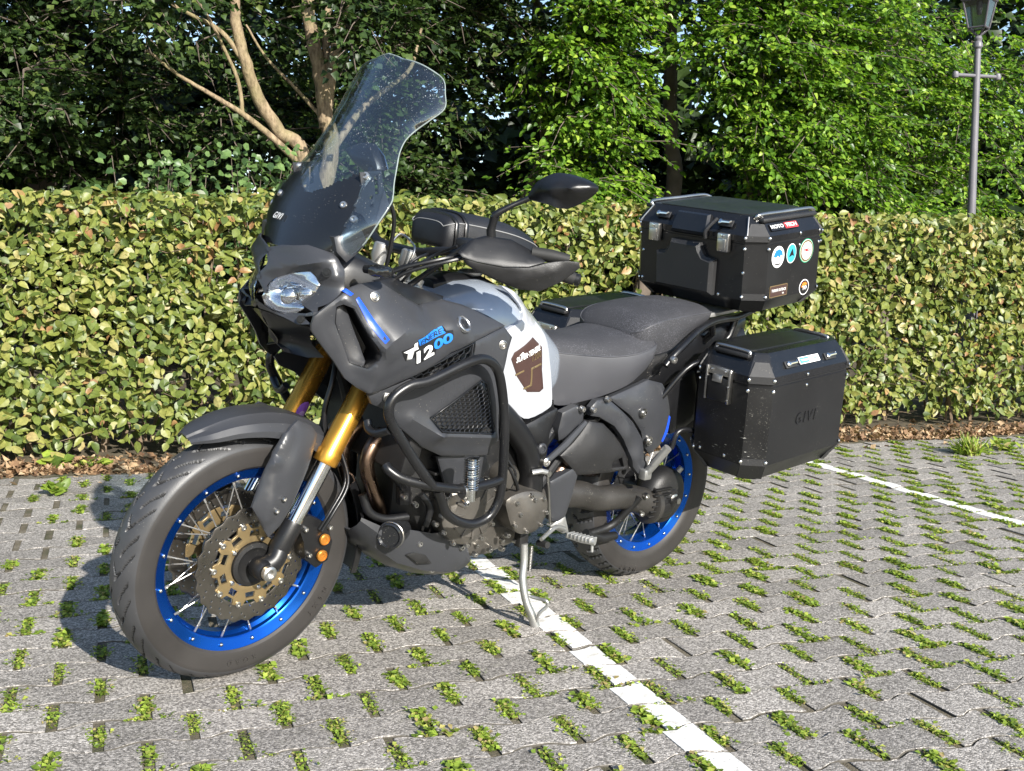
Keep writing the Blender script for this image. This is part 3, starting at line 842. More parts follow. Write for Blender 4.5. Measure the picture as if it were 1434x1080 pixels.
# slender trees in the middle
b = (2.15, 6.9, 0.0)
cl = np.concatenate([volume(170, (2.0, 6.6, 3.5), (1.2, 0.9, 1.6), rs, lambda p: p[2] > 1.3), volume(60, (1.9, 5.3, 3.9), (0.9, 0.8, 0.7), rs, lambda p: p[2] > 3.0), volume(24, (1.7, 6.0, 1.7), (0.6, 0.3, 0.4), rs)])
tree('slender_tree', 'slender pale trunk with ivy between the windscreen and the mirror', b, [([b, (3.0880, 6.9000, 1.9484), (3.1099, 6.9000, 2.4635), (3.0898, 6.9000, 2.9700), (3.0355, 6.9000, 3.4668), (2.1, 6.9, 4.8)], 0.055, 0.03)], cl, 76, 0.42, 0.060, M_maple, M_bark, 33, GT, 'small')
b = (3.75, 6.6, 0.0)
cl = np.concatenate([volume(150, (3.2, 6.0, 2.8), (0.55, 0.5, 1.6), rs, lambda p: p[2] > 1.2 and p[0] < 3.5), volume(90, (3.6, 6.0, 4.0), (1.3, 0.9, 0.8), rs, lambda p: p[2] > 3.1), volume(26, (3.0, 5.6, 1.6), (0.55, 0.3, 0.25), rs)])
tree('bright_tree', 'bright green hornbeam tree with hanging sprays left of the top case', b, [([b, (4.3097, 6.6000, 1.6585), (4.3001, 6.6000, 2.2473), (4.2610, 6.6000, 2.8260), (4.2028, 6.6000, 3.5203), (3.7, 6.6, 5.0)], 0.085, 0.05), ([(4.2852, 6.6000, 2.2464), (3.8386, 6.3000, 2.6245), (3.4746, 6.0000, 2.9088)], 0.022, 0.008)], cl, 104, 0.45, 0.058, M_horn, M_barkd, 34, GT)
# leafy trees on the right
b = (5.15, 6.3, 0.0)
cl = np.concatenate([volume(260, (5.1, 5.75, 2.8), (1.15, 0.55, 1.7), rs, lambda p: p[2] > 1.15), volume(60, (5.1, 6.2, 4.4), (1.2, 0.9, 0.7), rs)])
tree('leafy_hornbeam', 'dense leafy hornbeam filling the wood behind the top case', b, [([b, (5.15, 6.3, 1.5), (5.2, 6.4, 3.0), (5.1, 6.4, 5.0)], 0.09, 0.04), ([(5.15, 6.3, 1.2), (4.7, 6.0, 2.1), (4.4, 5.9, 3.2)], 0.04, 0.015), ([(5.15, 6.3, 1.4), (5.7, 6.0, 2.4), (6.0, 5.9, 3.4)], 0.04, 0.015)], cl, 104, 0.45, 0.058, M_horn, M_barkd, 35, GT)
b = (7.6, 7.6, 0.0)
cl = np.concatenate([volume(230, (7.5, 7.1, 3.0), (1.7, 0.8, 1.9), rs, lambda p: p[2] > 1.1), volume(30, (7.0, 6.2, 1.55), (0.8, 0.4, 0.35), rs)])
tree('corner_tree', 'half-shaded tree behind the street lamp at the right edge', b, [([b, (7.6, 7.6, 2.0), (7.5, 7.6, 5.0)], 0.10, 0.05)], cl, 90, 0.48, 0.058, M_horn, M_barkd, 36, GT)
# the far wood closing the view
rs = np.random.default_rng(77)
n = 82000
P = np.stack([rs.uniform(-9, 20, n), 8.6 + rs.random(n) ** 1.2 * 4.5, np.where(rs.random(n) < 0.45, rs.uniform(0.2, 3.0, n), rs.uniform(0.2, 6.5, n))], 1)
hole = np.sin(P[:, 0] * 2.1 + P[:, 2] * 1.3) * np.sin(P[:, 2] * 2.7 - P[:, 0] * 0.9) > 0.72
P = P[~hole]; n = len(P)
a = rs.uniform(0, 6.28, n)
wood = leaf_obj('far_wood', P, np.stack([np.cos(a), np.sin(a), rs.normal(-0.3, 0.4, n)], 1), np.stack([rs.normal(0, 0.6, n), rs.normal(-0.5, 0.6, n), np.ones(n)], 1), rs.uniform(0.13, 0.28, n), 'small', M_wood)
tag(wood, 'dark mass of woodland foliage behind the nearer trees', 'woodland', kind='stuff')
# small shrubs just behind the hedge, left
def shrub(label, x, y, ztop, wid, n, leaf, seed):
    rs = np.random.default_rng(seed)
    root = empty('shrub', Matrix.Translation((x, y, 0))); ORIG[root.name] = np.array((x, y, 0.0)); tag(root, label, 'shrub', 'young shrubs behind the hedge')
    P = []
    for k in range(7):
        q = np.array((x + rs.normal(0, wid * 0.5), y + rs.normal(0, 0.08), ztop * rs.uniform(0.88, 1.0)))
        pa = crom([(x, y, 0.0), (x * 0.5 + q[0] * 0.5, y, q[2] * 0.55), q], 6)
        mobj('stem', tube(pa, [0.006, 0.002], 5), M_barkd, root, 70)
        P.append(pa[rs.integers(4, len(pa), n // 7)] + rs.normal(0, 0.055, (n // 7, 3)))
    P = np.concatenate(P); m = len(P); a = rs.uniform(0, 6.28, m)
    leaf_obj('foliage', P, np.stack([np.cos(a), np.sin(a), rs.normal(0, .4, m)], 1), np.stack([rs.normal(0, .5, m), rs.normal(-0.9, .4, m), rs.normal(0.7, .4, m)], 1), leaf * rs.uniform(0.7, 1.2, m), 'round', M_round, root)
_q = (-0.3953, 4.5500, 1.7080); shrub('round-leaved shrub peeping over the hedge, leftmost of three', _q[0], _q[1], _q[2], 0.18, 380, 0.05, 1)
_q = (-0.1374, 4.5500, 1.6920); shrub('short round-leaved shrub over the hedge, middle one of three', _q[0], _q[1], _q[2], 0.22, 360, 0.05, 2)
_q = (0.2037, 4.6000, 1.8339); shrub('tall round-leaved shrub over the hedge beside the maple stems', _q[0], _q[1], _q[2], 0.30, 600, 0.052, 3)

# weeds standing on the paving edge
def tuft(name, label, x, y, n, h, spread, kind, mat, seed, wid=1.0, cat='weed'):
    rs = np.random.default_rng(seed)
    root = empty(name, Matrix.Translation((x, y, 0))); ORIG[root.name] = np.array((x, y, 0.0)); tag(root, label, cat)
    a = rs.uniform(0, 6.28, n); el = rs.uniform(0.35, 1.45, n) if kind == 'blade' else rs.uniform(0.1, 0.9, n)
    D = np.stack([np.cos(a) * np.cos(el), np.sin(a) * np.cos(el), np.sin(el)], 1)
    P = np.array((x, y, 0.0)) + np.stack([rs.normal(0, spread * 0.35, n), rs.normal(0, spread * 0.35, n), np.zeros(n) if kind == 'blade' else rs.uniform(0, h * 0.6, n)], 1)
    leaf_obj('leaves', P, D, np.stack([rs.normal(0, .4, n), rs.normal(-.4, .4, n), np.ones(n)], 1), h * rs.uniform(0.5, 1.1, n), kind, mat, root, wid=wid)
tuft('grass_tuft', 'tall bright grass tuft on the paving near the hedge at right', 4.27, 2.62, 200, 0.14, 0.08, 'blade', M_weed, 5)
tuft('low_weed', 'low spreading weed beside the grass tuft at the right edge', 4.62, 2.72, 80, 0.06, 0.14, 'mid', M_weed, 6, 0.6)
tuft('broadleaf_weed', 'broad-leaved green weed at the hedge foot, left edge', -0.86, 3.36, 16, 0.085, 0.09, 'round', M_weed, 7)
tuft('broadleaf_weed', 'broad-leaved green weed at the hedge foot nearest the front wheel', -0.68, 3.34, 14, 0.075, 0.07, 'round', M_weed, 8)
tuft('low_weed', 'small leafy weed on the paving left of the front wheel shadow', -0.85, 2.72, 26, 0.06, 0.05, 'mid', M_weed, 9)

# ================================================================== STREET LAMP
M_lamp = basic('lamp_paint', (0.065, 0.06, 0.07), 0.45, var=0.15, dust=0.3)
M_pole = basic('lamp_pole_paint', (0.13, 0.125, 0.14), 0.45, var=0.15, dust=0.3)
M_lglass = basic('lamp_glass', (0.6, 0.65, 0.65), 0.1)
M_lglass.node_tree.nodes['Principled BSDF'].inputs['Transmission Weight'].default_value = 1.0
lx, ly = 5.90, 4.5
lamp = empty('street_lamp', Matrix.Translation((lx + 0.065, ly, 0)) @ Matrix.Rotation(R(-2.0), 4, 'Y'))
tag(lamp, 'old-style lantern street lamp standing behind the hedge at right', 'street lamp')
mobj('base', lathe([(0.11, 0), (0.11, 0.25), (0.085, 0.30), (0.075, 0.9), (0.06, 0.95), (0.046, 1.0)], 16), M_pole, lamp)
mobj('pole', lathe([(0.036, 0.98), (0.026, 2.70), (0.024, 2.86), (0.036, 2.875), (0.036, 2.90), (0.026, 2.92), (0.032, 2.94), (0.018, 2.97)], 16), M_pole, lamp)
mobj('ladder_bar', join(rod((-0.20, 0, 2.655), (0.20, 0, 2.655), 0.014), lathe([(0.0, -0.03), (0.022, -0.022), (0.028, 0), (0.022, 0.022), (0.0, 0.03)], 12, (-0.21, 0, 2.655)), lathe([(0.0, -0.03), (0.022, -0.022), (0.028, 0), (0.022, 0.022), (0.0, 0.03)], 12, (0.21, 0, 2.655))), M_pole, lamp)
fr = []
zb, zt, wb, wt = 3.02, 3.225, 0.062, 0.098
LR = Matrix.Rotation(R(32), 4, 'Z')
for sx in (-1, 1):
    for sy in (-1, 1):
        fr.append(rod((sx * wb, sy * wb, zb), (sx * wt, sy * wt, zt), 0.0075, 6)); fr.append(rod((0, 0, 2.95), (sx * wb, sy * wb, zb), 0.008, 6))
for z, w in ((zb, wb), (zt, wt)):
    for a_, b_ in (((-w, -w), (w, -w)), ((w, -w), (w, w)), ((w, w), (-w, w)), ((-w, w), (-w, -w))): fr.append(rod((*a_, z), (*b_, z), 0.008, 6))
mobj('lantern_frame', xf(join(*fr), LR), M_lamp, lamp)
mobj('lantern_roof', xf(loft([[(-w, -w, z), (w, -w, z), (w, w, z), (-w, w, z)] for w, z in ((0.108, 3.223), (0.114, 3.235), (0.106, 3.25), (0.048, 3.345), (0.040, 3.37), (0.018, 3.41))]), LR), M_lamp, lamp, 20)
for k in range(4):
    Mx = LR @ Matrix.Rotation(R(90 * k), 4, 'Z')
    V = [(-wb * .95, -wb, zb), (wb * .95, -wb, zb), (wt * .96, -wt, zt), (-wt * .96, -wt, zt)]; V += [(x_, y_ + 0.003, z_) for x_, y_, z_ in V]
    mobj('pane', xf((V, [(0, 1, 2, 3), (7, 6, 5, 4), (0, 4, 5, 1), (1, 5, 6, 2), (2, 6, 7, 3), (3, 7, 4, 0)]), Mx), M_lglass, lamp, None)
mobj('bulb_holder', lathe([(0.012, 3.12), (0.018, 3.13), (0.024, 3.18), (0.024, 3.225)], 12), M_lamp, lamp)

# ================================================================== MOTORCYCLE
LEAN, PSI, STEER = 0.131414, 3.521879, 0.0542836
BIKE_M = Matrix.Translation((1.12796, 0.88316, 0.0)) @ Matrix.Rotation(PSI, 4, 'Z') @ Matrix.Rotation(-LEAN, 4, 'X')
RAKE = R(28.0)
AX_D = Vector((-math.sin(RAKE), 0, math.cos(RAKE))); AX_P = Vector((1.665, 0, 0))
ST_M = Matrix.Translation(AX_P) @ Matrix.Rotation(STEER, 4, AX_D) @ Matrix.Translation(-AX_P)
def st(VF): return xf(VF, ST_M)

M_grey = basic('matt_grey_plastic', (0.032, 0.0335, 0.038), 0.33, var=0.06, dust=0.12, bump=0.06, gscale=900)
M_blk = basic('black_plastic', (0.0062, 0.0064, 0.0074), 0.36, var=0.15, dust=0.15, bump=0.1, gscale=700)
M_gloss = basic('gloss_black_plastic', (0.010, 0.011, 0.013), 0.16, var=0.1, dust=0.25)
M_tubeb = basic('black_powder_coat', (0.0072, 0.0074, 0.0085), 0.30, var=0.15, dust=0.2, bump=0.1, gscale=600)
M_rub = basic('rubber', (0.012, 0.012, 0.012), 0.7, var=0.2)
M_seat = basic('seat_fabric', (0.027, 0.0275, 0.032), 0.75, var=0.1, bump=0.8, gscale=650, dust=1.6, dcol=(0.11, 0.11, 0.125))
M_seat2 = basic('seat_vinyl', (0.052, 0.053, 0.060), 0.40, var=0.06, bump=0.15, gscale=500)
M_white = basic('white_paint', (0.40, 0.415, 0.45), 0.28, var=0.02, coat=0.6)
M_silver = basic('silver_paint', (0.33, 0.37, 0.43), 0.24, metal=0.35, var=0.04, coat=0.7)
M_rim = basic('blue_anodised', (0.004, 0.075, 0.40), 0.22, metal=0.85, var=0.08, dust=0.15)
M_gold = basic('gold_anodised', (0.72, 0.36, 0.055), 0.26, metal=0.9, var=0.06)
M_carrier = basic('bronze_anodised', (0.36, 0.265, 0.135), 0.33, metal=0.75, var=0.06)
M_chrome = basic('chrome', (0.78, 0.78, 0.77), 0.10, metal=1.0, var=0.03)
M_spoke = basic('spoke_steel', (0.55, 0.54, 0.52), 0.28, metal=0.8, var=0.08)
M_steel = basic('brushed_steel', (0.50, 0.49, 0.47), 0.32, metal=1.0, var=0.12)
M_disc = basic('brake_steel', (0.20, 0.185, 0.165), 0.30, metal=0.95, var=0.15)
M_alu = basic('cast_aluminium', (0.42, 0.42, 0.41), 0.42, metal=0.8, var=0.15, bump=0.2, gscale=300)
M_swing = basic('swing_arm_grey', (0.045, 0.042, 0.039), 0.42, metal=0.4, var=0.35, dust=0.5, bump=0.3, gscale=200)
M_eng = basic('engine_grey', (0.125, 0.115, 0.102), 0.36, metal=0.6, var=0.35, dust=0.35, bump=0.25, gscale=260)
M_engd = basic('engine_black', (0.011, 0.011, 0.0115), 0.5, metal=0.2, var=0.3, dust=0.3, bump=0.25, gscale=260)
M_hdr = basic('heated_steel', (0.24, 0.165, 0.12), 0.26, metal=1.0, var=0.35)
M_groove = basic('tyre_groove', (0.008, 0.008, 0.008), 0.8, var=0.2)  # rubber coloured darker for the shadow and dirt inside the grooves
M_wall = basic('tyre_sidewall', (0.025, 0.0225, 0.021), 0.6, var=0.2, dust=0.15, dcol=(0.26, 0.24, 0.21))
M_tyre = basic('tyre_rubber', (0.038, 0.0385, 0.041), 0.45, var=0.28, dust=0.25, dcol=(0.26, 0.24, 0.21), bump=0.12, gscale=300)
M_blue = basic('blue_decal', (0.01, 0.07, 0.62), 0.35, var=0.05)
M_blue2 = basic('light_blue_decal', (0.015, 0.17, 0.62), 0.35, var=0.05)
M_wdecal = basic('white_decal', (0.80, 0.80, 0.79), 0.4, var=0.02)
M_kdecal = basic('black_decal', (0.010, 0.010, 0.011), 0.35, var=0.05)
M_brown = basic('brown_decal', (0.055, 0.030, 0.026), 0.35, var=0.1)
M_red = basic('red_decal', (0.55, 0.03, 0.035), 0.4, var=0.05)
M_orange = basic('orange_decal', (0.75, 0.20, 0.03), 0.4, var=0.05)
M_purple = basic('purple_decal', (0.28, 0.10, 0.50), 0.4, var=0.1)
M_teal = basic('teal_decal', (0.04, 0.36, 0.48), 0.4, var=0.1)
M_green = basic('green_decal', (0.03, 0.30, 0.16), 0.4, var=0.1)
M_amber = basic('amber_cap', (0.55, 0.23, 0.04), 0.28, metal=0.6, var=0.05)
def glass_mat(name, col, rough, alpha_tr=0.0):
    m, nt, b, out = nodes(name); L = nt.links.new
    tc = N(nt, 'ShaderNodeTexCoord'); n1 = N(nt, 'ShaderNodeTexNoise', Scale=240.0, Detail=2.0); L(tc.outputs['Object'], n1.inputs['Vector'])
    lw = N(nt, 'ShaderNodeLayerWeight', Blend=0.5); pw = N(nt, 'ShaderNodeMath', _operation='POWER', i1=5.0); L(lw.outputs['Facing'], pw.inputs[0]); fr = N(nt, 'ShaderNodeMath', _operation='MULTIPLY_ADD', i1=0.85, i2=0.11); L(pw.outputs[0], fr.inputs[0])
    gl = N(nt, 'ShaderNodeBsdfGlossy', Roughness=rough); tr = N(nt, 'ShaderNodeBsdfTransparent'); tr.inputs['Color'].default_value = (*col, 1)
    ms = N(nt, 'ShaderNodeMixShader'); L(fr.outputs[0], ms.inputs[0]); L(tr.outputs[0], ms.inputs[1]); L(gl.outputs[0], ms.inputs[2])
    df = N(nt, 'ShaderNodeBsdfDiffuse'); df.inputs['Color'].default_value = (0.7, 0.72, 0.72, 1)
    n2 = N(nt, 'ShaderNodeTexNoise', Scale=14.0, Detail=3.0); L(tc.outputs['Object'], n2.inputs['Vector'])
    ad = N(nt, 'ShaderNodeMath', _operation='MULTIPLY_ADD', i1=0.3); L(n2.outputs['Fac'], ad.inputs[0]); L(n1.outputs['Fac'], ad.inputs[2])
    r1 = ramp(nt, [(0.865, 0.006), (0.90, 0.5)]); L(ad.outputs[0], r1.inputs['Fac'])
    m2 = N(nt, 'ShaderNodeMixShader'); L(r1.outputs['Color'], m2.inputs[0]); L(ms.outputs[0], m2.inputs[1]); L(df.outputs[0], m2.inputs[2])
    L(m2.outputs[0], out.inputs['Surface'])
    return m
M_screen = glass_mat('smoked_screen', (0.78, 0.85, 0.90), 0.012)
M_lens = glass_mat('clear_lens', (0.95, 0.96, 0.98), 0.02)
M_lens2 = glass_mat('grey_lens', (0.45, 0.45, 0.45), 0.05)
M_emblem = basic('emblem_metal', (0.45, 0.46, 0.48), 0.22, metal=0.9, var=0.1)

moto = empty('motorcycle', BIKE_M)
tag(moto, 'grey adventure touring motorcycle with blue spoked rims leaning on its side stand', 'motorcycle')

def xz_(p_): return (p_[0], p_[2])
def flat_ring(outer, holes, t, M=None, step=0.012):
    """flat plate with holes in the XZ plane, thickness t along y (centred)"""
    v, f = panel([(x, t / 2, z) for x, z in outer], [], thick=t, step=step, edge=0.0008, holes=holes)
    return v, f
def circ(cx, cz, r, n=10, ph=0.0): return [(cx + r * math.cos(ph + 2 * math.pi * k / n), cz + r * math.sin(ph + 2 * math.pi * k / n)) for k in range(n)]

# ------------------------------------------------------------------ wheels
def tyre_mesh(Rt, Wt, rs, nseg, pitches, rear=False):
    """torus-like tyre with grooves cut into the tread; returns V, F and a zone per face (0 tread, 1 groove, 2 wall)"""
    prof = []
    hb = Wt * 0.40
    side = [(rs, hb), (rs + 0.006, hb + 0.006), (rs + (Rt - rs) * 0.22, Wt * 0.472), (rs + (Rt - rs) * 0.26, Wt * 0.470), (rs + (Rt - rs) * 0.52, Wt * 0.5), (Rt - 0.030, Wt * 0.478)]
    for r_, h_ in side: prof.append((r_, h_, 0))
    nt2 = 52
    for k in range(nt2 + 1):
        u = 1 - 2 * k / nt2
        a = u * R(62); h_ = Wt * 0.462 * math.sin(a) / math.sin(R(62)); r_ = Rt - 0.026 * (1 - math.cos(a)) / (1 - math.cos(R(62)))
        prof.append((r_, h_, 1))
    for r_, h_ in side[::-1]: prof.append((r_, -h_, 0))
    m = len(prof); V = np.zeros((nseg, m, 3)); th = np.arange(nseg) * 2 * np.pi / nseg; DEP = np.zeros((nseg, m))
    if rear: G = ((0.0, 0.22, 0.99, 0.28, 0.085), (0.5, 0.42, 0.99, 0.25, 0.07), (0.25, 0.0, 0.3, -0.4, 0.07))
    else: G = ((0.0, 0.16, 0.50, 0.55, 0.042), (0.19, 0.50, 0.90, 1.05, 0.036), (0.5, 0.34, 0.84, 1.0, 0.036), (0.30, 0.0, 0.30, -0.8, 0.040), (0.80, 0.66, 0.86, 0.9, 0.034))
    for j, (r_, h_, tr) in enumerate(prof):
        rr = np.full(nseg, r_)
        if tr:
            u = h_ / (Wt * 0.462); au = abs(u)
            ph = (th * pitches / (2 * np.pi) + (0.5 if u < 0 else 0.0)) % 1.0
            dep = np.zeros(nseg)
            for off, u0, u1, sl, wd in G:
                if u0 <= au <= u1:
                    c = (off + sl * (au - u0)) % 1.0
                    d = np.abs((ph - c + 0.5) % 1.0 - 0.5); en = min(1.0, (au - u0) / 0.04 + 0.3, (u1 - au) / 0.04 + 0.3); dep = np.maximum(dep, np.clip((wd - d) / 0.014 + 0.5, 0, 1) * en)
            rr = rr - 0.0055 * dep; DEP[:, j] = dep
        V[:, j, 0] = rr * np.cos(th); V[:, j, 1] = h_; V[:, j, 2] = rr * np.sin(th)
    F, Z = [], []
    for i in range(nseg):
        i2 = (i + 1) % nseg
        for j in range(m - 1):
            F.append((i * m + j, i2 * m + j, i2 * m + j + 1, i * m + j + 1))
            g = DEP[i, j] + DEP[i2, j] + DEP[i, j + 1] + DEP[i2, j + 1]
            Z.append(1 if g >= 2.2 else (0 if 5 <= j < m - 6 else 2))
    return V.reshape(-1, 3), F, Z
YAX = (0, 1, 0)
def make_wheel(name, c, T, Rt, Wt, rb, hw, pitches, nsp, rear, hub):
    Mc = T @ Matrix.Translation(c)
    def W(VF): return xf(VF, Mc)
    wheel = mobj(name, W(lathe(hub, 40, (0, 0, 0), YAX)), M_blk if rear else M_engd, moto, 40)
    tv, tf, tz = tyre_mesh(Rt, Wt, rb - 0.012, 720 if not rear else 420, pitches, rear)
    ty = mobj('tyre', W((tv, tf)), M_tyre, wheel, 30)
    ty.data.materials.append(M_groove); ty.data.materials.append(M_wall)
    ty.data.polygons.foreach_set('material_index', tz)
    f = rb
    prof = [(f - 0.004, hw + 0.003), (f, hw), (f - 0.001, hw - 0.004), (f - 0.016, hw - 0.007), (f - 0.012, hw * 0.55), (f - 0.015, 0.0)]
    inner = [(f - 0.010, hw + 0.0025), (f - 0.014, hw - 0.001), (f - 0.036, hw - 0.005), (f - 0.041, hw - 0.009), (f - 0.042, hw * 0.5), (f - 0.050, hw * 0.32), (f - 0.050, 0.0)]
    prof = [(r, h) for r, h in prof] + [(r, -h) for r, h in prof[-2::-1]] + [(r, -h) for r, h in inner] + [(r, h) for r, h in inner[-2::-1]]
    mobj('rim', W(lathe(prof, 96, (0, 0, 0), YAX, closed=True)), M_rim, wheel, 40)
    # spokes: pairs leaning forward and back on each side
    hr = 0.058 if not rear else 0.075; hh = 0.034 if not rear else 0.045
    a_, b_ = Vector((0, 0, 0)), Vector((0, 0, 1))
    ln = None
    spoke_me = mesh_from('spoke', *lathe([(0.0019, 0), (0.0019, 0.9), (0.0032, 0.9), (0.0032, 1.0)], 6), M_spoke, 60)
    nip_me = mesh_from('nipple', *lathe([(0.0052, -0.004), (0.0052, 0.003), (0.004, 0.0055), (0, 0.0062)], 8), M_chrome, 60)
    for k in range(nsp):
        sd = 1 if k % 2 else -1
        th = 2 * math.pi * k / nsp; lean_ = R(27 if (k // 2) % 2 else -27)
        p0 = Vector((hr * math.cos(th + lean_), sd * hh, hr * math.sin(th + lean_)))
        p1 = Vector(((f - 0.041) * math.cos(th), sd * hw * 0.55, (f - 0.041) * math.sin(th)))
        d = p1 - p0; q = frame_to(d).to_4x4(); q.translation = p0
        put('spoke', spoke_me, wheel, Mc @ q @ Matrix.Diagonal((1, 1, d.length, 1)))
        q = frame_to((0, sd, 0)).to_4x4(); q.translation = Vector(((f - 0.0260) * math.cos(th + 0.03), sd * (hw - 0.0030), (f - 0.0260) * math.sin(th + 0.03)))
        put('nipple', nip_me, wheel, Mc @ q)
    return wheel, Mc
FWC, RWC = (1.54, 0, 0.329), (0, 0, 0.321)
fw, FM = make_wheel('front_wheel', FWC, ST_M, 0.329, 0.116, 0.256, 0.042, 17, 32, False, [(0.0, -0.062), (0.030, -0.062), (0.052, -0.058), (0.060, -0.040), (0.060, -0.030), (0.040, -0.024), (0.036, 0.0), (0.040, 0.024), (0.060, 0.030), (0.060, 0.040), (0.060, 0.062), (0.057, 0.080), (0.046, 0.083), (0.034, 0.074), (0.0, 0.074)])
rw, RM = make_wheel('rear_wheel', RWC, Matrix.Identity(4), 0.321, 0.152, 0.233, 0.060, 24, 32, True, [(0.0, -0.075), (0.05, -0.075), (0.078, -0.055), (0.078, -0.04), (0.05, -0.03), (0.048, 0.03), (0.078, 0.04), (0.080, 0.055), (0.06, 0.07), (0.0, 0.07)])
# raised lettering on the front tyre wall
def ring_text(parent, Mc, word, r0, y, size, ang0, mat, step):
    cu = bpy.data.curves.new('lettering', 'FONT'); cu.body = 'X'; cu.size = size
    for i, ch in enumerate(word):
        if ch == ' ': continue
        cu.body = ch; cu.align_x = 'CENTER'; cu.extrude = 0.0028
        o = bpy.data.objects.new('tmp', cu); COL.objects.link(o)
        dg = bpy.context.evaluated_depsgraph_get(); me = bpy.data.meshes.new_from_object(o.evaluated_get(dg)); bpy.data.objects.remove(o)
        a = ang0 - i * step
        rad = Vector((math.cos(a), 0, math.sin(a))); tan = Vector((math.sin(a), 0, -math.cos(a)))
        pos = rad * r0 + Vector((0, y, 0)); nrm = Vector((0, 1, 0))
        q = Matrix(((tan.x, rad.x, nrm.x, pos.x), (tan.y, rad.y, nrm.y, pos.y), (tan.z, rad.z, nrm.z, pos.z), (0, 0, 0, 1)))
        if q.to_3x3().determinant() < 0: q = Matrix(((-tan.x, rad.x, nrm.x, pos.x), (-tan.y, rad.y, nrm.y, pos.y), (-tan.z, rad.z, nrm.z, pos.z), (0, 0, 0, 1)))
        me.materials.clear(); me.materials.append(mat)
        put('lettering', me, parent, Mc @ q)
    bpy.data.curves.remove(cu)

M_letter = basic('moulded_rubber', (0.034, 0.031, 0.029), 0.55, var=0.1)
TY = {w_: [o for o in w_.children if o.name.startswith('tyre')][0] for w_ in (fw, rw)}
ring_text(TY[fw], FM, 'ROAD', 0.270, 0.0562, 0.019, R(262), M_letter, R(-5.0))
ring_text(TY[fw], FM, 'NEXT', 0.270, 0.0562, 0.019, R(208), M_letter, R(-5.0))
ring_text(TY[rw], RM, 'NEXT', 0.275, 0.0764, 0.020, R(280), M_letter, R(-5.0))
def disc(parent, Mc, side, rad, mat_out, waves, inner, carrier):
    Wm = Mc
    o = [((rad + 0.0032 * math.cos(waves * t)) * math.cos(t), (rad + 0.0032 * math.cos(waves * t)) * math.sin(t)) for t in np.linspace(0, 2 * np.pi, waves * 6, endpoint=False)]
    holes = [circ(0, 0, inner, 72)]
    for k in range(waves):
        for q, rr in ((0.25, rad - 0.010), (0.55, rad - 0.020), (0.85, inner + 0.008)):
            t = 2 * math.pi * (k + q) / waves; holes.append(circ(rr * math.cos(t), rr * math.sin(t), 0.0028, 6))
    v, f = flat_ring(o, holes, 0.0045, step=0.010)
    v[:, 1] += side
    d = mobj('brake_disc', xf((v, f), Wm), mat_out, parent, 30)
    if carrier:
        n = 10; po = []
        for k in range(n):
            t0 = 2 * math.pi * k / n
            for dt, rr in ((-0.13, inner + 0.004), (0.13, inner + 0.004), (0.20, inner - 0.010), (0.43, inner - 0.010)):
                po.append((rr * math.cos(t0 + dt), rr * math.sin(t0 + dt)))
        hs = [circ(0, 0, 0.060, 40)]
        for k in range(n):
            t = 2 * math.pi * (k + 0.5) / n
            hs.append([(0.077 * math.cos(t - 0.19), 0.077 * math.sin(t - 0.19)), (0.077 * math.cos(t + 0.19), 0.077 * math.sin(t + 0.19)), (0.092 * math.cos(t + 0.13), 0.092 * math.sin(t + 0.13)), (0.092 * math.cos(t - 0.13), 0.092 * math.sin(t - 0.13))])
        v, f = flat_ring(po, hs, 0.006, step=0.010); v[:, 1] += side + (0.002 if side > 0 else -0.002)
        c = mobj('disc_carrier', xf((v, f), Wm), M_carrier, parent, 30)
        riv = mesh_from('rivet', *lathe([(0.0078, -0.004), (0.0078, 0.004), (0.0050, 0.005), (0.0045, 0.0025), (0, 0.0025)], 14, (0, 0, 0), (0, 1 if side > 0 else -1, 0)), M_steel, 40)
        bl = mesh_from('bolt', *lathe([(0.006, -0.002), (0.006, 0.003), (0.004, 0.005), (0, 0.005)], 10, (0, 0, 0), (0, 1 if side > 0 else -1, 0)), M_chrome, 40)
        for k in range(n):
            t = 2 * math.pi * k / n
            put('rivet', riv, parent, Wm @ Matrix.Translation((inner * math.cos(t), side + math.copysign(0.004, side), inner * math.sin(t))))
            if k % 2: put('bolt', bl, parent, Wm @ Matrix.Translation((0.068 * math.cos(t), side + math.copysign(0.006, side), 0.068 * math.sin(t))))
disc(fw, FM, 0.070, 0.153, M_disc, 24, 0.108, True)
disc(fw, FM, -0.070, 0.153, M_disc, 24, 0.108, True)
disc(rw, RM, -0.085, 0.138, M_disc, 22, 0.100, False)

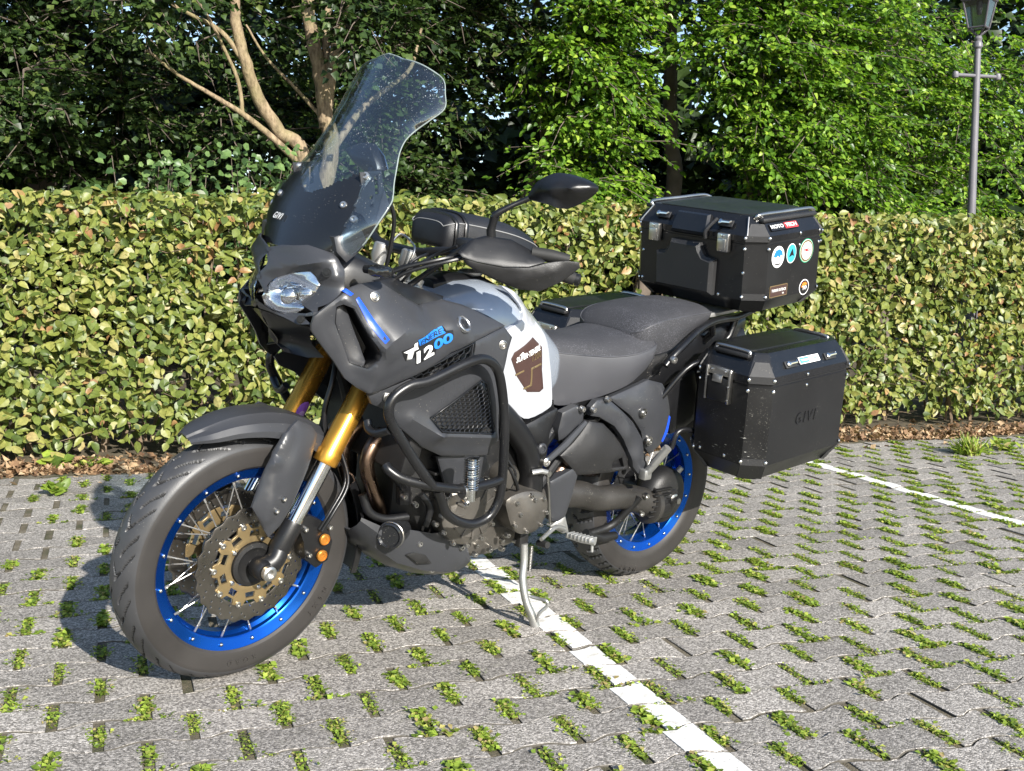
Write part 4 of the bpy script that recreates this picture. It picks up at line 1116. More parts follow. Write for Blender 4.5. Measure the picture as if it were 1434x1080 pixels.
# ------------------------------------------------------------------ fork, front mudguard, caliper
FD = Vector((-math.sin(RAKE), 0, math.cos(RAKE)))
for s in (1, -1):
    p0 = Vector((1.372, 0.107 * s, 0.585)); y = 0.107 * s
    up = mobj('fork_tube', st(lathe([(0.0215, -0.002), (0.031, 0.0), (0.0325, 0.006), (0.0325, 0.030), (0.0295, 0.036), (0.0295, 0.50), (0.024, 0.505)], 28, p0, FD)), M_gold, moto, 40)
    lo = mobj('fork_slider', st(lathe([(0.0215, -0.215), (0.0215, 0.002)], 24, p0, FD)), M_chrome, moto, 40)
    b0 = p0 - FD * 0.185
    ft = mobj('fork_foot', st(join(lathe([(0.026, 0.02), (0.0275, 0.012), (0.0275, -0.055), (0.024, -0.07)], 20, b0, FD),
        tube(crom([b0 - FD * 0.05, b0 - FD * 0.085 + Vector((0.004, 0.008 * s, 0)), Vector((1.53, 0.108 * s, 0.332))], 5), [0.025, 0.025, 0.026], 16),
        lathe([(0.025, -0.020), (0.027, -0.016), (0.027, 0.018), (0.022, 0.026)], 24, (1.535, 0.108 * s, 0.329), (0, s, 0)))), M_blk, moto, 40)
    mobj('axle_nut', st(lathe([(0.019, 0.0), (0.019, 0.012), (0.014, 0.015), (0.010, 0.015), (0.010, 0.006), (0, 0.006)], 20, (1.535, 0.138 * s, 0.329), (0, s, 0))), M_steel, ft, 30)
mobj('axle', st(rod((1.54, -0.12, 0.329), (1.54, 0.12, 0.329), 0.012)), M_steel, fw)
# caliper behind the left and right leg
for s in (1, -1):
    cq = np.array((1.395, 0.100 * s, 0.365))
    sh = [(0.055, 0.075), (0.02, 0.090), (-0.035, 0.060), (-0.06, 0.005), (-0.050, -0.045), (-0.015, -0.060), (0.020, -0.030), (0.030, 0.02)]
    Mx = Matrix(((1, 0, 0, cq[0]), (0, 0, -1, cq[1] + 0.022), (0, 1, 0, cq[2]), (0, 0, 0, 1)))
    cal = mobj('brake_caliper', st(plate(sh, 0.058, Mx, 0.006)), M_blk, moto, 30)
    for px, pz in ((-0.030, 0.018), (-0.026, -0.026)):
        mobj('piston_cap', st(lathe([(0.0150, 0.0), (0.0150, 0.006), (0.0130, 0.008), (0.0125, 0.0055), (0.006, 0.0055), (0.005, 0.003), (0, 0.003)], 24, cq + (px, 0.026 * s, pz), (0, s, 0))), M_amber, cal, 30)
    for px, pz in ((0.030, 0.055), (0.012, -0.018), (-0.045, 0.048)):
        mobj('bolt', st(bolt(cq + (px, 0.024 * s, pz), (0, s, 0), 0.0075, 0.008)), M_steel, cal, 30)
# mudguard arching over the wheel
def arch(c, a0, a1, prof, n=28, taper=None):
    """cross-section prof [(y, dr)] swept about the axle from angle a0 to a1; prof may depend on t"""
    S = []
    for i in range(n + 1):
        t = i / n; a = R(a0 + (a1 - a0) * t)
        S.append([(c[0] + (r_) * math.cos(a), y_, c[2] + (r_) * math.sin(a)) for y_, r_ in prof(t)])
    return S
def shell(S, thick):
    """open sheet of sections S -> closed shell; the inner side moved towards the local inside by thick"""
    S = np.asarray(S, float); n, m = S.shape[:2]
    du = np.gradient(S, axis=0); dv = np.gradient(S, axis=1); nn = np.cross(du, dv); nn /= np.linalg.norm(nn, axis=2)[..., None] + 1e-9
    I = S - nn * thick
    V = np.concatenate([S.reshape(-1, 3), I.reshape(-1, 3)]); K = n * m; F = []
    for i in range(n - 1):
        for j in range(m - 1):
            a, b, c_, d = i * m + j, (i + 1) * m + j, (i + 1) * m + j + 1, i * m + j + 1
            F += [(a, b, c_, d), (a + K, d + K, c_ + K, b + K)]
    for i in range(n - 1):
        a, b = i * m, (i + 1) * m; F.append((a, a + K, b + K, b)); a, b = i * m + m - 1, (i + 1) * m + m - 1; F.append((a, b, b + K, a + K))
    for j in range(m - 1):
        a, b = j, j + 1; F.append((a, b, b + K, a + K)); a, b = (n - 1) * m + j, (n - 1) * m + j + 1; F.append((a, a + K, b + K, b))
    return V, F
def fprof(t):
    w = np.interp(t, (0, 0.10, 0.35, 0.6, 1.0), (0.030, 0.062, 0.084, 0.090, 0.084))
    r = np.interp(t, (0, 0.25, 0.6, 1.0), (0.370, 0.374, 0.377, 0.374))
    d = np.interp(t, (0, 0.15, 0.5, 1.0), (0.010, 0.026, 0.044, 0.060))
    return [(-w, r - d), (-w * 1.0, r - d * 0.66), (-w * 0.86, r - d * 0.26), (-w * 0.54, r - d * 0.02), (-w * 0.46, r + 0.005), (0, r + 0.008), (w * 0.46, r + 0.005), (w * 0.54, r - d * 0.02), (w * 0.86, r - d * 0.26), (w * 1.0, r - d * 0.66), (w, r - d)]
guard = mobj('front_mudguard', st(shell(arch(FWC, 63, 130, fprof, 24), 0.004)), M_grey, moto, 28)
def rprof(t):
    w = 0.068; r = 0.362
    return [(-w, r - 0.035), (-w * 0.9, r - 0.012), (-w * 0.5, r), (0, r + 0.003), (w * 0.5, r), (w * 0.9, r - 0.012), (w, r - 0.035)]
mobj('rear_flap', st(shell(arch(FWC, 150, 196, rprof, 16), 0.004)), M_blk, guard, 40)
for s in (1, -1):
    g3 = [(1.5788, 0.1180, 0.4998), (1.5615, 0.1140, 0.5537), (1.5424, 0.1080, 0.6103), (1.5270, 0.1040, 0.6326), (1.4983, 0.1000, 0.6740), (1.4519, 0.0950, 0.7020), (1.4133, 0.0980, 0.6854), (1.3973, 0.1040, 0.6629), (1.4189, 0.1160, 0.6010), (1.4559, 0.1270, 0.5258), (1.5065, 0.1340, 0.4447), (1.5344, 0.1310, 0.4185), (1.5582, 0.1250, 0.4578)]
    gi = [(1.4892, 0.1120, 0.6561), (1.5093, 0.1300, 0.5858), (1.5264, 0.1380, 0.5122), (1.4735, 0.1300, 0.6086)]
    VF = panel(g3, gi, 0.010, 0.011, 0.005, creases=[(xz_((1.4904, 0.1100, 0.6828)), xz_((1.5350, 0.1200, 0.6097)), 0.35, 0.030), (xz_((1.5350, 0.1200, 0.6097)), xz_((1.5489, 0.1300, 0.4650)), 0.35, 0.028)])
    if s < 0: VF = mirror_y(VF)
    fg = mobj('fork_guard', st(VF), M_grey, guard, 40)
    c0 = Vector((1.5177, 0.1430, 0.5057)); c0.y *= s
    e1 = Vector((1.5053, 0.1430, 0.5348)) - Vector((1.5356, 0.1430, 0.4880)); e1.normalize()
    Mx = mframe(c0, e1, (0, 0, 1) if s > 0 else (0, 0, -1)); 
    if (Mx.to_3x3() @ Vector((0, 0, 1))).y * s < 0: Mx = mframe(c0, e1, (-e1.z, 0, e1.x))
    for q in (-0.017, 0.017):
        cc = c0 + e1 * q
        mobj('bolt', st(bolt(cc, (0, s, 0), 0.0065, 0.006)), M_steel, guard, 30)
# triple clamps, steering head
for h in (0.29, 0.44):
    mobj('fork_clamp', st(join(*[box(Vector((1.372, 0, 0.585)) + FD * h + Vector((0, 0, 0)), (0.062, 0.27, 0.034), 0.008, Matrix.Rotation(-RAKE, 4, 'Y'))])), M_engd, moto, 30)
mobj('steering_stem', st(rod(Vector((1.41, 0, 0.585)) + FD * 0.29, Vector((1.41, 0, 0.585)) + FD * 0.5, 0.03)), M_engd, moto)

decal_c = Vector((1.372, -0.107, 0.585)) + FD * 0.075
def on_tube(c, rr, a0, a1, h0, h1, n=12):
    V, F = [], []
    M3 = frame_to(FD)
    e = Vector((0.62, 0.78, 0)); 
    x_ = (e - FD * e.dot(FD)).normalized(); y_ = FD.cross(x_)
    k_ = 0
    for i in range(n + 1):
        t = -1 + 2 * i / n; wdt = math.sqrt(max(0.0, 1 - t * t))
        for q in (-1, -0.5, 0, 0.5, 1):
            a = (a0 + a1) / 2 + (a1 - a0) / 2 * wdt * q
            p_ = Vector(c) + FD * ((h0 + h1) / 2 + (h1 - h0) / 2 * t) + (x_ * math.cos(a) + y_ * math.sin(a)) * rr
            V.append(tuple(p_))
    for i in range(n):
        for q in range(4): a = i * 5 + q; F.append((a, a + 1, a + 6, a + 5))
    return V, F
rf = [o for o in moto.children if o.name.startswith('fork_tube')][-1]
mobj('round_sticker', st(on_tube(decal_c, 0.0302, 0.15, 1.55, -0.018, 0.05)), M_purple, rf, 60)
mobj('sticker_print', st(on_tube(decal_c, 0.0306, 0.45, 1.20, -0.010, 0.022)), basic('lilac_decal', (0.55, 0.36, 0.70), 0.4), rf, 60)

mobj('brake_hose', st(tube(crom([(1.30, 0.02, 0.84), (1.325, 0.045, 0.78), (1.345, 0.05, 0.70), (1.33, 0.06, 0.62), (1.30, 0.075, 0.56)], 6), 0.0075, 10)), M_blk, moto, 60)
for s_ in (1, -1):
    for dy in (0.0, 0.012):
        mobj('brake_hose', st(tube(crom([(1.30, 0.075 * s_, 0.60), (1.31, (0.12 + dy) * s_, 0.53), (1.36, (0.135 + dy) * s_, 0.46), (1.385, (0.13 + dy) * s_, 0.415)], 6), 0.0048, 8)), M_blk, moto, 60)

# ------------------------------------------------------------------ helpers for bodywork
def yfun(out3, ctrl, soft=1):
    O3 = np.asarray(out3, float)
    if soft > 1: O3 = crom(O3, soft, True)
    C = np.concatenate([O3, np.asarray(ctrl, float).reshape(-1, 3)])
    return tps(np.stack([C[:, 0], C[:, 2], C[:, 1]], 1))
def xz(pts): return [(p_[0], p_[2]) for p_ in pts]
def both(name, VF, mat, parent, smooth=35, label=None):
    o = mobj(name, VF, mat, parent, smooth); o2 = mobj(name, mirror_y(VF), mat, parent, smooth)
    return o, o2
def decal(name, yf, pts, mat, parent, eps=0.0012, step=0.012, smooth=60):
    P2 = resample(np.array(xz(pts)) if len(pts[0]) == 3 else np.array(pts), step)
    y = yf(P2) + eps
    lo, hi = P2.min(0), P2.max(0)
    G = np.array([(x, z) for x in np.arange(lo[0], hi[0], step) for z in np.arange(lo[1], hi[1], step)])
    G = G[inside(P2, G)] if len(G) else G
    ctrl = np.stack([G[:, 0], yf(G) + eps, G[:, 1]], 1) if len(G) else []
    return mobj(name, panel(np.stack([P2[:, 0], y, P2[:, 1]], 1), ctrl, 0.0009, step, 0.0003), mat, parent, smooth)
def text_mesh(body, size=1.0, shear=0.0, extrude=0.0, offset=0.0, spacing=1.0):
    cu = bpy.data.curves.new('lettering', 'FONT'); cu.body = body; cu.size = size; cu.shear = shear; cu.extrude = extrude; cu.offset = offset; cu.space_character = spacing
    o = bpy.data.objects.new('tmp', cu); COL.objects.link(o)
    dg = bpy.context.evaluated_depsgraph_get(); me = bpy.data.meshes.new_from_object(o.evaluated_get(dg))
    V = np.array([tuple(v.co) for v in me.vertices]).reshape(-1, 3); F = [tuple(q.vertices) for q in me.polygons]
    bpy.data.objects.remove(o); bpy.data.curves.remove(cu); bpy.data.meshes.remove(me)
    return V, F
def text_on(name, yf, body, o, ur, vt, mat, parent, eps=0.0022, shear=0.0, offset=0.0, spacing=1.0):
    """lettering laid on a panel: o lower-left, ur lower-right, vt upper-left, each (x,y,z)"""
    V, F = text_mesh(body, 1.0, shear, 0.0, offset, spacing)
    mn, mx = V.min(0), V.max(0)
    t = (V[:, :2] - mn[:2]) / (mx[:2] - mn[:2])
    o, ur, vt = (np.array((q[0], q[2])) for q in (o, ur, vt))
    P2 = o + np.outer(t[:, 0], ur - o) + np.outer(t[:, 1], vt - o)
    V3 = np.stack([P2[:, 0], yf(P2) + eps, P2[:, 1]], 1)
    n = len(V3); V4 = V3.copy(); V4[:, 1] -= 0.0012
    return mobj(name, (np.concatenate([V3, V4]), F + [tuple(i + n for i in reversed(f)) for f in F]), mat, parent, None)
def text_at(name, body, Mf, w, h, mat, parent, shear=0.0, offset=0.0, thick=0.0008, spacing=1.0):
    """lettering centred on a frame (x right, y up, z out)"""
    V, F = text_mesh(body, 1.0, shear, 0.0, offset, spacing)
    mn, mx = V.min(0), V.max(0)
    t = (V[:, :2] - (mn[:2] + mx[:2]) / 2) / (mx[:2] - mn[:2])
    A = np.stack([t[:, 0] * w, t[:, 1] * h, np.full(len(t), thick)], 1); B = A.copy(); B[:, 2] = 0; n = len(A)
    return mobj(name, xf((np.concatenate([A, B]), F + [tuple(i + n for i in reversed(f)) for f in F]), Mf), mat, parent, None)
def hex_grille(poly, yf, cell, r, depth=0.0, ang=0.0):
    """wire honeycomb over an (x,z) outline"""
    poly = np.array(poly); lo, hi = poly.min(0) - cell * 2, poly.max(0) + cell * 2
    c, parts, seen = poly.mean(0), [], set()
    ca, sa = math.cos(ang), math.sin(ang)
    n = int(max(hi - lo) / cell) + 3
    for i in range(-n, n):
        for j in range(-n, n):
            q = np.array((cell * 1.5 * i, cell * 0.62 * math.sqrt(3) * (j + 0.5 * (i % 2))))
            vs = []
            for k in range(6):
                a = math.pi / 3 * k; w = q + np.array((cell * math.cos(a), cell * 0.62 * math.sin(a))); vs.append(c + np.array((ca * w[0] - sa * w[1], sa * w[0] + ca * w[1])))
            for k in range(3):
                a, b = vs[k], vs[k + 1]; key = tuple(np.round((a + b) / 2, 4))
                if key in seen: continue
                seen.add(key)
                ins = inside(poly, np.array([a, b]))
                if not ins.any(): continue
                if not ins.all():      # trim at the rim
                    lo_, hi_ = (a, b) if ins[0] else (b, a)
                    u0, u1 = 0.0, 1.0
                    for _ in range(8):
                        m_ = (u0 + u1) / 2
                        if inside(poly, (lo_ + m_ * (hi_ - lo_))[None])[0]: u0 = m_
                        else: u1 = m_
                    a, b = lo_, lo_ + u0 * (hi_ - lo_)
                ya, yb = yf(np.array([a, b])) - depth
                parts.append(tube([(a[0], ya, a[1]), (b[0], yb, b[1])], r, 4, caps=False))
    return join(*parts)
def swap_xy(VF):
    V, F = VF; V = np.array(V)[:, [1, 0, 2]]
    return V, [tuple(reversed(f)) for f in F]
def panel_x(out3, ctrl=(), **k):
    """panel whose height runs along x instead of y"""
    o = np.asarray(out3, float)[:, [1, 0, 2]]; c = np.asarray(ctrl, float).reshape(-1, 3)[:, [1, 0, 2]]
    return swap_xy(panel(o, c, **k))
def superloft(secs, n=20, pw=0.6, full=True):
    """body symmetric about y=0: (x, half width, z top, z bottom)"""
    S = []
    for x, w, zt, zb in secs:
        zm, hz = (zt + zb) / 2, (zt - zb) / 2; L = []
        for k in range(n):
            a = 2 * math.pi * k / n; c, s = math.cos(a), math.sin(a)
            L.append((x, w * math.copysign(abs(c) ** pw, c), zm + hz * math.copysign(abs(s) ** pw, s)))
        S.append(L)
    return loft(S)

# ------------------------------------------------------------------ engine and frame
engine = mobj('engine', superloft([(1.13, 0.09, 0.60, 0.36), (1.10, 0.125, 0.66, 0.33), (1.00, 0.145, 0.72, 0.30), (0.86, 0.15, 0.70, 0.28), (0.72, 0.14, 0.62, 0.28), (0.60, 0.11, 0.56, 0.30)], 24, 0.45), M_engd, moto, 40)
mobj('cylinder_head', superloft([(1.12, 0.17, 0.80, 0.62), (1.05, 0.18, 0.86, 0.60), (0.92, 0.18, 0.84, 0.60), (0.86, 0.15, 0.80, 0.62)], 20, 0.4), M_engd, engine, 40)
rad = mobj('radiator', box((1.14, 0, 0.70), (0.05, 0.42, 0.30), 0.01, Matrix.Rotation(R(-14), 4, 'Y')), M_engd, engine)
# crankcase fins and front studs
for k in range(4):
    mobj('fin', box((1.02 - k * 0.012, 0.15, 0.50 + k * 0.035), (0.10, 0.05, 0.008), 0.002), M_engd, engine)
cc = (0.9339, 0.2050, 0.4201)
cl = mobj('clutch_cover', lathe([(0.098, -0.07), (0.098, -0.012), (0.090, -0.004), (0.078, 0.0), (0.070, 0.006), (0.030, 0.010), (0.0, 0.010)], 44, cc, YAX), M_eng, engine, 30)
for k in range(12):
    a = 2 * math.pi * k / 12
    q = Matrix.Translation(cc) @ Matrix.Rotation(-a, 4, 'Y')
    mobj('rib', xf(box((0.056, 0.006, 0), (0.040, 0.010, 0.007), 0.002), q), M_eng, cl)
    mobj('bolt', bolt((cc[0] + 0.101 * math.cos(a), cc[1] - 0.014, cc[2] + 0.101 * math.sin(a)), YAX, 0.0065, 0.010), M_steel, cl)
c2 = (0.7309, 0.2150, 0.3946)
o2 = [(0.8160, 0.2150, 0.4403), (0.7623, 0.2150, 0.4569), (0.6996, 0.2150, 0.4522), (0.6604, 0.2150, 0.4333), (0.6478, 0.2150, 0.3828), (0.6809, 0.2150, 0.3316), (0.7430, 0.2150, 0.3274), (0.7820, 0.2150, 0.3541), (0.8057, 0.2150, 0.3984)]
gc = mobj('gearbox_cover', panel(o2, [c2[:1] + (0.232,) + c2[2:]], 0.08, 0.012, 0.008, soft=3), M_eng, engine, 35)
for q in ((0.7828, 0.2180, 0.4300), (0.7283, 0.2180, 0.4466), (0.6763, 0.2180, 0.4294), (0.7682, 0.2220, 0.3953), (0.7164, 0.2220, 0.4326), (0.7339, 0.2180, 0.3374), (0.6774, 0.2180, 0.3496), (0.7814, 0.2180, 0.3618), (0.6602, 0.2180, 0.3855)):
    mobj('bolt', bolt(q, YAX, 0.0062, 0.009), M_steel, gc)
mobj('water_pump', lathe([(0.038, -0.05), (0.038, 0.0), (0.030, 0.012), (0.012, 0.016), (0, 0.016)], 24, (0.7986, 0.1900, 0.5010), YAX), M_eng, engine)
mobj('oil_pan', superloft([(1.06, 0.10, 0.36, 0.27), (0.95, 0.13, 0.36, 0.24), (0.80, 0.14, 0.36, 0.235), (0.66, 0.12, 0.36, 0.25), (0.60, 0.10, 0.35, 0.28)], 20, 0.4), M_eng, engine)
for k in range(7):
    mobj('bolt', bolt((0.70 + k * 0.05, 0.138, 0.275 + 0.01 * (k % 2)), YAX, 0.0065, 0.01), M_steel, engine)
# header pipes
for y0, xo in ((0.065, 0.0), (-0.02, 0.01), (-0.075, 0.02)):
    mobj('header_pipe', tube(crom([(1.06, y0, 0.66), (1.16 + xo, y0 * 1.1, 0.64), (1.215 + xo, y0 * 1.2, 0.56), (1.17 + xo, y0 * 1.2, 0.44), (1.10, y0, 0.33), (0.95, y0, 0.285), (0.7, y0 * .6, 0.29)], 8), 0.020, 14), M_hdr, engine)
mobj('exhaust_link', tube(crom([(0.5370, 0.1200, 0.4587), (0.5086, 0.1200, 0.4793), (0.4294, 0.0900, 0.4740), (0.2577, 0.0300, 0.4251), (0.1, -0.1, 0.5)], 6), 0.026, 14), M_hdr, engine)
# skid plate: shell under the engine
def skid():
    S = []
    for x, w, zl, zs in ((1.245, 0.115, 0.375, 0.415), (1.20, 0.145, 0.315, 0.40), (1.13, 0.155, 0.262, 0.385), (1.04, 0.158, 0.225, 0.36), (0.96, 0.158, 0.205, 0.355), (0.905, 0.155, 0.200, 0.30), (0.88, 0.150, 0.205, 0.25)):
        S.append([(x, -w, zs), (x, -w * 1.01, (zs + zl) / 2 + 0.02), (x, -w * 0.88, zl + 0.022), (x, -w * 0.62, zl), (x, 0, zl - 0.006), (x, w * 0.62, zl), (x, w * 0.88, zl + 0.022), (x, w * 1.01, (zs + zl) / 2 + 0.02), (x, w, zs)])
    return shell([l[::-1] for l in S], 0.005)
sk = mobj('skid_plate', skid(), M_grey, moto, 25)
for q in ((1.0747, 0.1580, 0.3338), (1.0048, 0.1350, 0.2371), (1.0684, 0.1500, 0.2826)):
    mobj('bolt', bolt(q, (0, 1, 0), 0.009, 0.008), M_steel, sk)
hp = Vector((1.1796, 0.1650, 0.3769))
hd = Vector((0.80, 0.52, 0.05)).normalized()
mobj('oil_filter', lathe([(0.033, -0.08), (0.033, -0.012), (0.036, -0.010), (0.036, 0.0), (0.031, 0.002), (0.026, -0.003), (0.008, -0.003), (0, -0.003)], 32, hp + hd * 0.012, hd), M_gloss, sk, 30)
mobj('filter_ring', lathe([(0.0345, -0.022), (0.0375, -0.020), (0.0375, -0.012), (0.0345, -0.010)], 32, hp + hd * 0.012, hd, closed=True), M_steel, sk, 30)
op = [(1.1168, 0.1600, 0.3090), (1.0905, 0.1600, 0.3110), (1.0504, 0.1600, 0.2976), (1.0250, 0.1600, 0.2680), (1.0710, 0.1600, 0.2748)]
mobj('skid_opening', panel(op, [], 0.004, 0.012, 0.001), M_engd, sk)
# frame spars
frame = mobj('frame', join(*[VF for s in (1, -1) for VF in (
    tube(crom([(1.33, 0.05 * s, 0.98), (1.15, 0.13 * s, 0.90), (0.90, 0.165 * s, 0.74), (0.74, 0.165 * s, 0.60), (0.68, 0.15 * s, 0.50), (0.66, 0.14 * s, 0.40)], 6), [0.030, 0.032, 0.036, 0.04], 12),
    tube(crom([(0.64, 0.13 * s, 0.54), (0.46, 0.095 * s, 0.68), (0.20, 0.09 * s, 0.80), (-0.15, 0.09 * s, 0.88)], 5), 0.017, 10),
    tube(crom([(0.64, 0.14 * s, 0.42), (0.45, 0.13 * s, 0.60), (0.15, 0.12 * s, 0.76)], 5), 0.015, 10),
    tube(crom([(1.30, 0.05 * s, 0.90), (1.16, 0.12 * s, 0.70), (1.12, 0.13 * s, 0.45)], 5), 0.02, 10))]), M_blk, moto)
sp = [(0.7977, 0.1650, 0.6212), (0.7132, 0.1700, 0.6510), (0.6090, 0.1650, 0.6837), (0.6116, 0.1650, 0.6527), (0.6324, 0.1700, 0.6104), (0.6287, 0.1650, 0.5460), (0.6305, 0.1500, 0.5016), (0.6617, 0.1500, 0.5080), (0.7010, 0.1650, 0.5534), (0.7480, 0.1700, 0.5931), (0.7877, 0.1650, 0.6010)]
mobj('pivot_plate', panel(sp, [(0.6852, 0.1800, 0.6010)], 0.05, 0.014, 0.006, soft=2), M_blk, frame)
mobj('pivot_cap', lathe([(0.017, 0.0), (0.017, 0.006), (0.013, 0.010), (0.009, 0.010), (0.008, 0.006), (0, 0.006)], 20, (0.6732, 0.1800, 0.5717), YAX), M_grey, frame)

# ------------------------------------------------------------------ fairing
cowl_out = [(1.4802, 0.1860, 0.9542), (1.4769, 0.1900, 0.9765), (1.4064, 0.2030, 1.0413), (1.3586, 0.2000, 1.0568), (1.3082, 0.2000, 1.0625), (1.2373, 0.1980, 1.0276), (1.1823, 0.1930, 1.0027), (1.1011, 0.1900, 1.0163), (1.0375, 0.1950, 1.0031), (0.9602, 0.2100, 0.9759), (0.9098, 0.2260, 0.9508), (1.0153, 0.2500, 0.9220), (1.1116, 0.2620, 0.8913), (1.1883, 0.2640, 0.8497), (1.2630, 0.2560, 0.8198), (1.3424, 0.2400, 0.7919), (1.3679, 0.2260, 0.8069), (1.3951, 0.2140, 0.8291), (1.4193, 0.2000, 0.8685), (1.4781, 0.1840, 0.9424)]
cowl_in = [(1.3100, 0.2620, 0.9287), (1.2200, 0.2660, 0.9426), (1.1083, 0.2450, 0.9735), (1.2815, 0.2280, 1.0043), (1.3456, 0.2360, 0.9758), (1.3835, 0.2150, 1.0181), (1.4193, 0.2050, 1.0316), (1.4327, 0.1980, 0.9702), (1.3293, 0.2620, 0.8778), (1.3516, 0.2460, 0.8444), (1.3648, 0.2300, 0.8415)]
duct = [(1.4271, 0.2050, 1.0016), (1.4134, 0.2080, 1.0090), (1.3889, 0.2150, 1.0005), (1.3617, 0.2280, 0.9491), (1.3362, 0.2500, 0.8952), (1.3373, 0.2450, 0.8797), (1.3543, 0.2320, 0.8570), (1.3879, 0.2160, 0.8664), (1.4087, 0.2040, 0.9201), (1.4258, 0.2000, 0.9629)]
cowl_cr = [(xz_((1.3359, 0.2620, 0.9131)), xz_((1.1968, 0.2100, 1.0026)), 0.34, 0.055), (xz_((1.3359, 0.2620, 0.9131)), xz_((1.3465, 0.2450, 0.7996)), 0.25, 0.04), (xz_((1.4071, 0.2100, 1.0224)), xz_((1.3359, 0.2620, 0.9131)), 0.22, 0.03), (xz_((1.2113, 0.2600, 0.9622)), xz_((0.9256, 0.2300, 0.9479)), 0.16, 0.05)]
cowl_y = creased(yfun(cowl_out, cowl_in), cowl_cr)
for s in (1, -1):
    VF = panel(cowl_out, cowl_in, 0.010, 0.012, 0.006, holes=[xz(duct)], creases=cowl_cr)
    ob = mobj('side_cowl', VF if s > 0 else mirror_y(VF), M_grey, moto, 32)
    if s > 0: cowl = ob
    dl = np.array(duct); dw = dl.copy(); dw[:, 1] -= 0.075; dw[:, 0] -= 0.02
    dm = dl.copy(); dm[:, 1] = cowl_y(dl[:, [0, 2]]) - 0.004
    VF = loft([dm, (dm + dw) / 2, dw], caps=False); F2 = VF[1] + [tuple(range(2 * len(dl), 3 * len(dl)))]
    mobj('air_duct', (VF[0], F2) if s > 0 else mirror_y((VF[0], F2)), M_blk, ob, 40)
    va = [(1.4158, 0.1880, 0.9960), (1.4024, 0.1900, 1.0028), (1.3860, 0.1920, 0.9837), (1.3545, 0.2050, 0.9083), (1.3424, 0.2180, 0.8690), (1.3485, 0.2200, 0.8551), (1.3800, 0.2060, 0.8650), (1.3996, 0.1920, 0.9175), (1.4162, 0.1880, 0.9605)]
    VF = panel(va, [], 0.008, 0.012, 0.004)
    mobj('duct_vane', VF if s > 0 else mirror_y(VF), M_grey, ob, 40)
decal('blue_stripe', cowl_y, [(1.3846, 0.2180, 1.0221), (1.3746, 0.2200, 1.0275), (1.3449, 0.2360, 0.9809), (1.3188, 0.2580, 0.9343), (1.3341, 0.2550, 0.9249), (1.3602, 0.2360, 0.9709)], M_blue, cowl)
decal('blue_stripe', cowl_y, [(1.4191, 0.2050, 1.0416), (1.4049, 0.2060, 1.0458), (1.3876, 0.2100, 1.0344), (1.3978, 0.2100, 1.0294)], M_blue, cowl)
mobj('bolt', lathe([(0.013, -0.006), (0.013, 0.002), (0.0105, 0.003), (0.010, 0.0), (0.0085, 0.0), (0.008, 0.003), (0.003, 0.004), (0, 0.002)], 18, Vector((1.3318, 0.2170, 1.0284)) + Vector((0, .002, 0)), (0.1, 1, 0.25)), M_steel, cowl)
# maker badge with three tuning forks
bc = np.array((1.0736, 0.2420, 0.9615)); bc[1] = cowl_y(bc[[0, 2]])[0]
e_ = 0.004; gx = (cowl_y((bc[0] + e_, bc[2]))[0] - cowl_y((bc[0] - e_, bc[2]))[0]) / (2 * e_); gz = (cowl_y((bc[0], bc[2] + e_))[0] - cowl_y((bc[0], bc[2] - e_))[0]) / (2 * e_)
bn = Vector((-gx, 1, -gz)).normalized()
bd = mobj('badge', lathe([(0.0245, -0.004), (0.0245, 0.004), (0.0225, 0.0055), (0.0205, 0.0036), (0.0, 0.0040)], 36, bc, bn), M_emblem, cowl, 25)
fk0 = lathe([(0.0150, 0.0040), (0.0150, 0.0052), (0.0138, 0.0052), (0.0138, 0.0040)], 32, bc, bn)
mobj('badge_ring', fk0, M_grey, bd, 40)
bx = Vector((-1, 0, 0)); bx = (bx - bn * bx.dot(bn)).normalized(); bz = bx.cross(bn) if bx.cross(bn).z > 0 else -bx.cross(bn)
fk = []
for k in range(3):
    a = R(90 + 120 * k); u = bx * math.cos(a) + bz * math.sin(a); v = bx * -math.sin(a) + bz * math.cos(a); c0 = Vector(bc) + bn * 0.0045
    fk.append(rod(c0, c0 + u * 0.010, 0.0007, 6)); fk.append(rod(c0 + u * 0.010 - v * 0.0036, c0 + u * 0.010 + v * 0.0036, 0.0006, 6))
    for w_ in (-1, 0, 1): fk.append(rod(c0 + u * 0.010 + v * 0.0034 * w_, c0 + u * 0.0195 + v * 0.0034 * w_, 0.0006, 6))
mobj('tuning_forks', join(*fk), M_grey, bd)
# graphic on the cowl
decal('graphic_backing', cowl_y, [(1.2828, 0.2640, 0.9044), (1.2489, 0.2660, 0.9151), (1.2447, 0.2660, 0.9234), (1.1441, 0.2600, 0.9608), (1.1360, 0.2600, 0.9489), (1.1173, 0.2600, 0.9506), (1.1138, 0.2620, 0.9315), (1.1692, 0.2640, 0.9003), (1.1706, 0.2640, 0.8897), (1.2279, 0.2640, 0.8665), (1.2367, 0.2640, 0.8880), (1.2637, 0.2640, 0.8786)], M_kdecal, cowl, 0.0010)
decal('graphic_y', cowl_y, [(1.2762, 0.2640, 0.9010), (1.2350, 0.2660, 0.9168), (1.2302, 0.2660, 0.9082), (1.2425, 0.2660, 0.9034), (1.2465, 0.2640, 0.8842), (1.2614, 0.2640, 0.8806), (1.2607, 0.2640, 0.8973)], M_wdecal, cowl, 0.0018)
decal('graphic_y', cowl_y, [(1.2457, 0.2660, 0.9213), (1.2360, 0.2660, 0.9252), (1.2331, 0.2660, 0.9115), (1.2442, 0.2660, 0.9076)], M_wdecal, cowl, 0.0019)
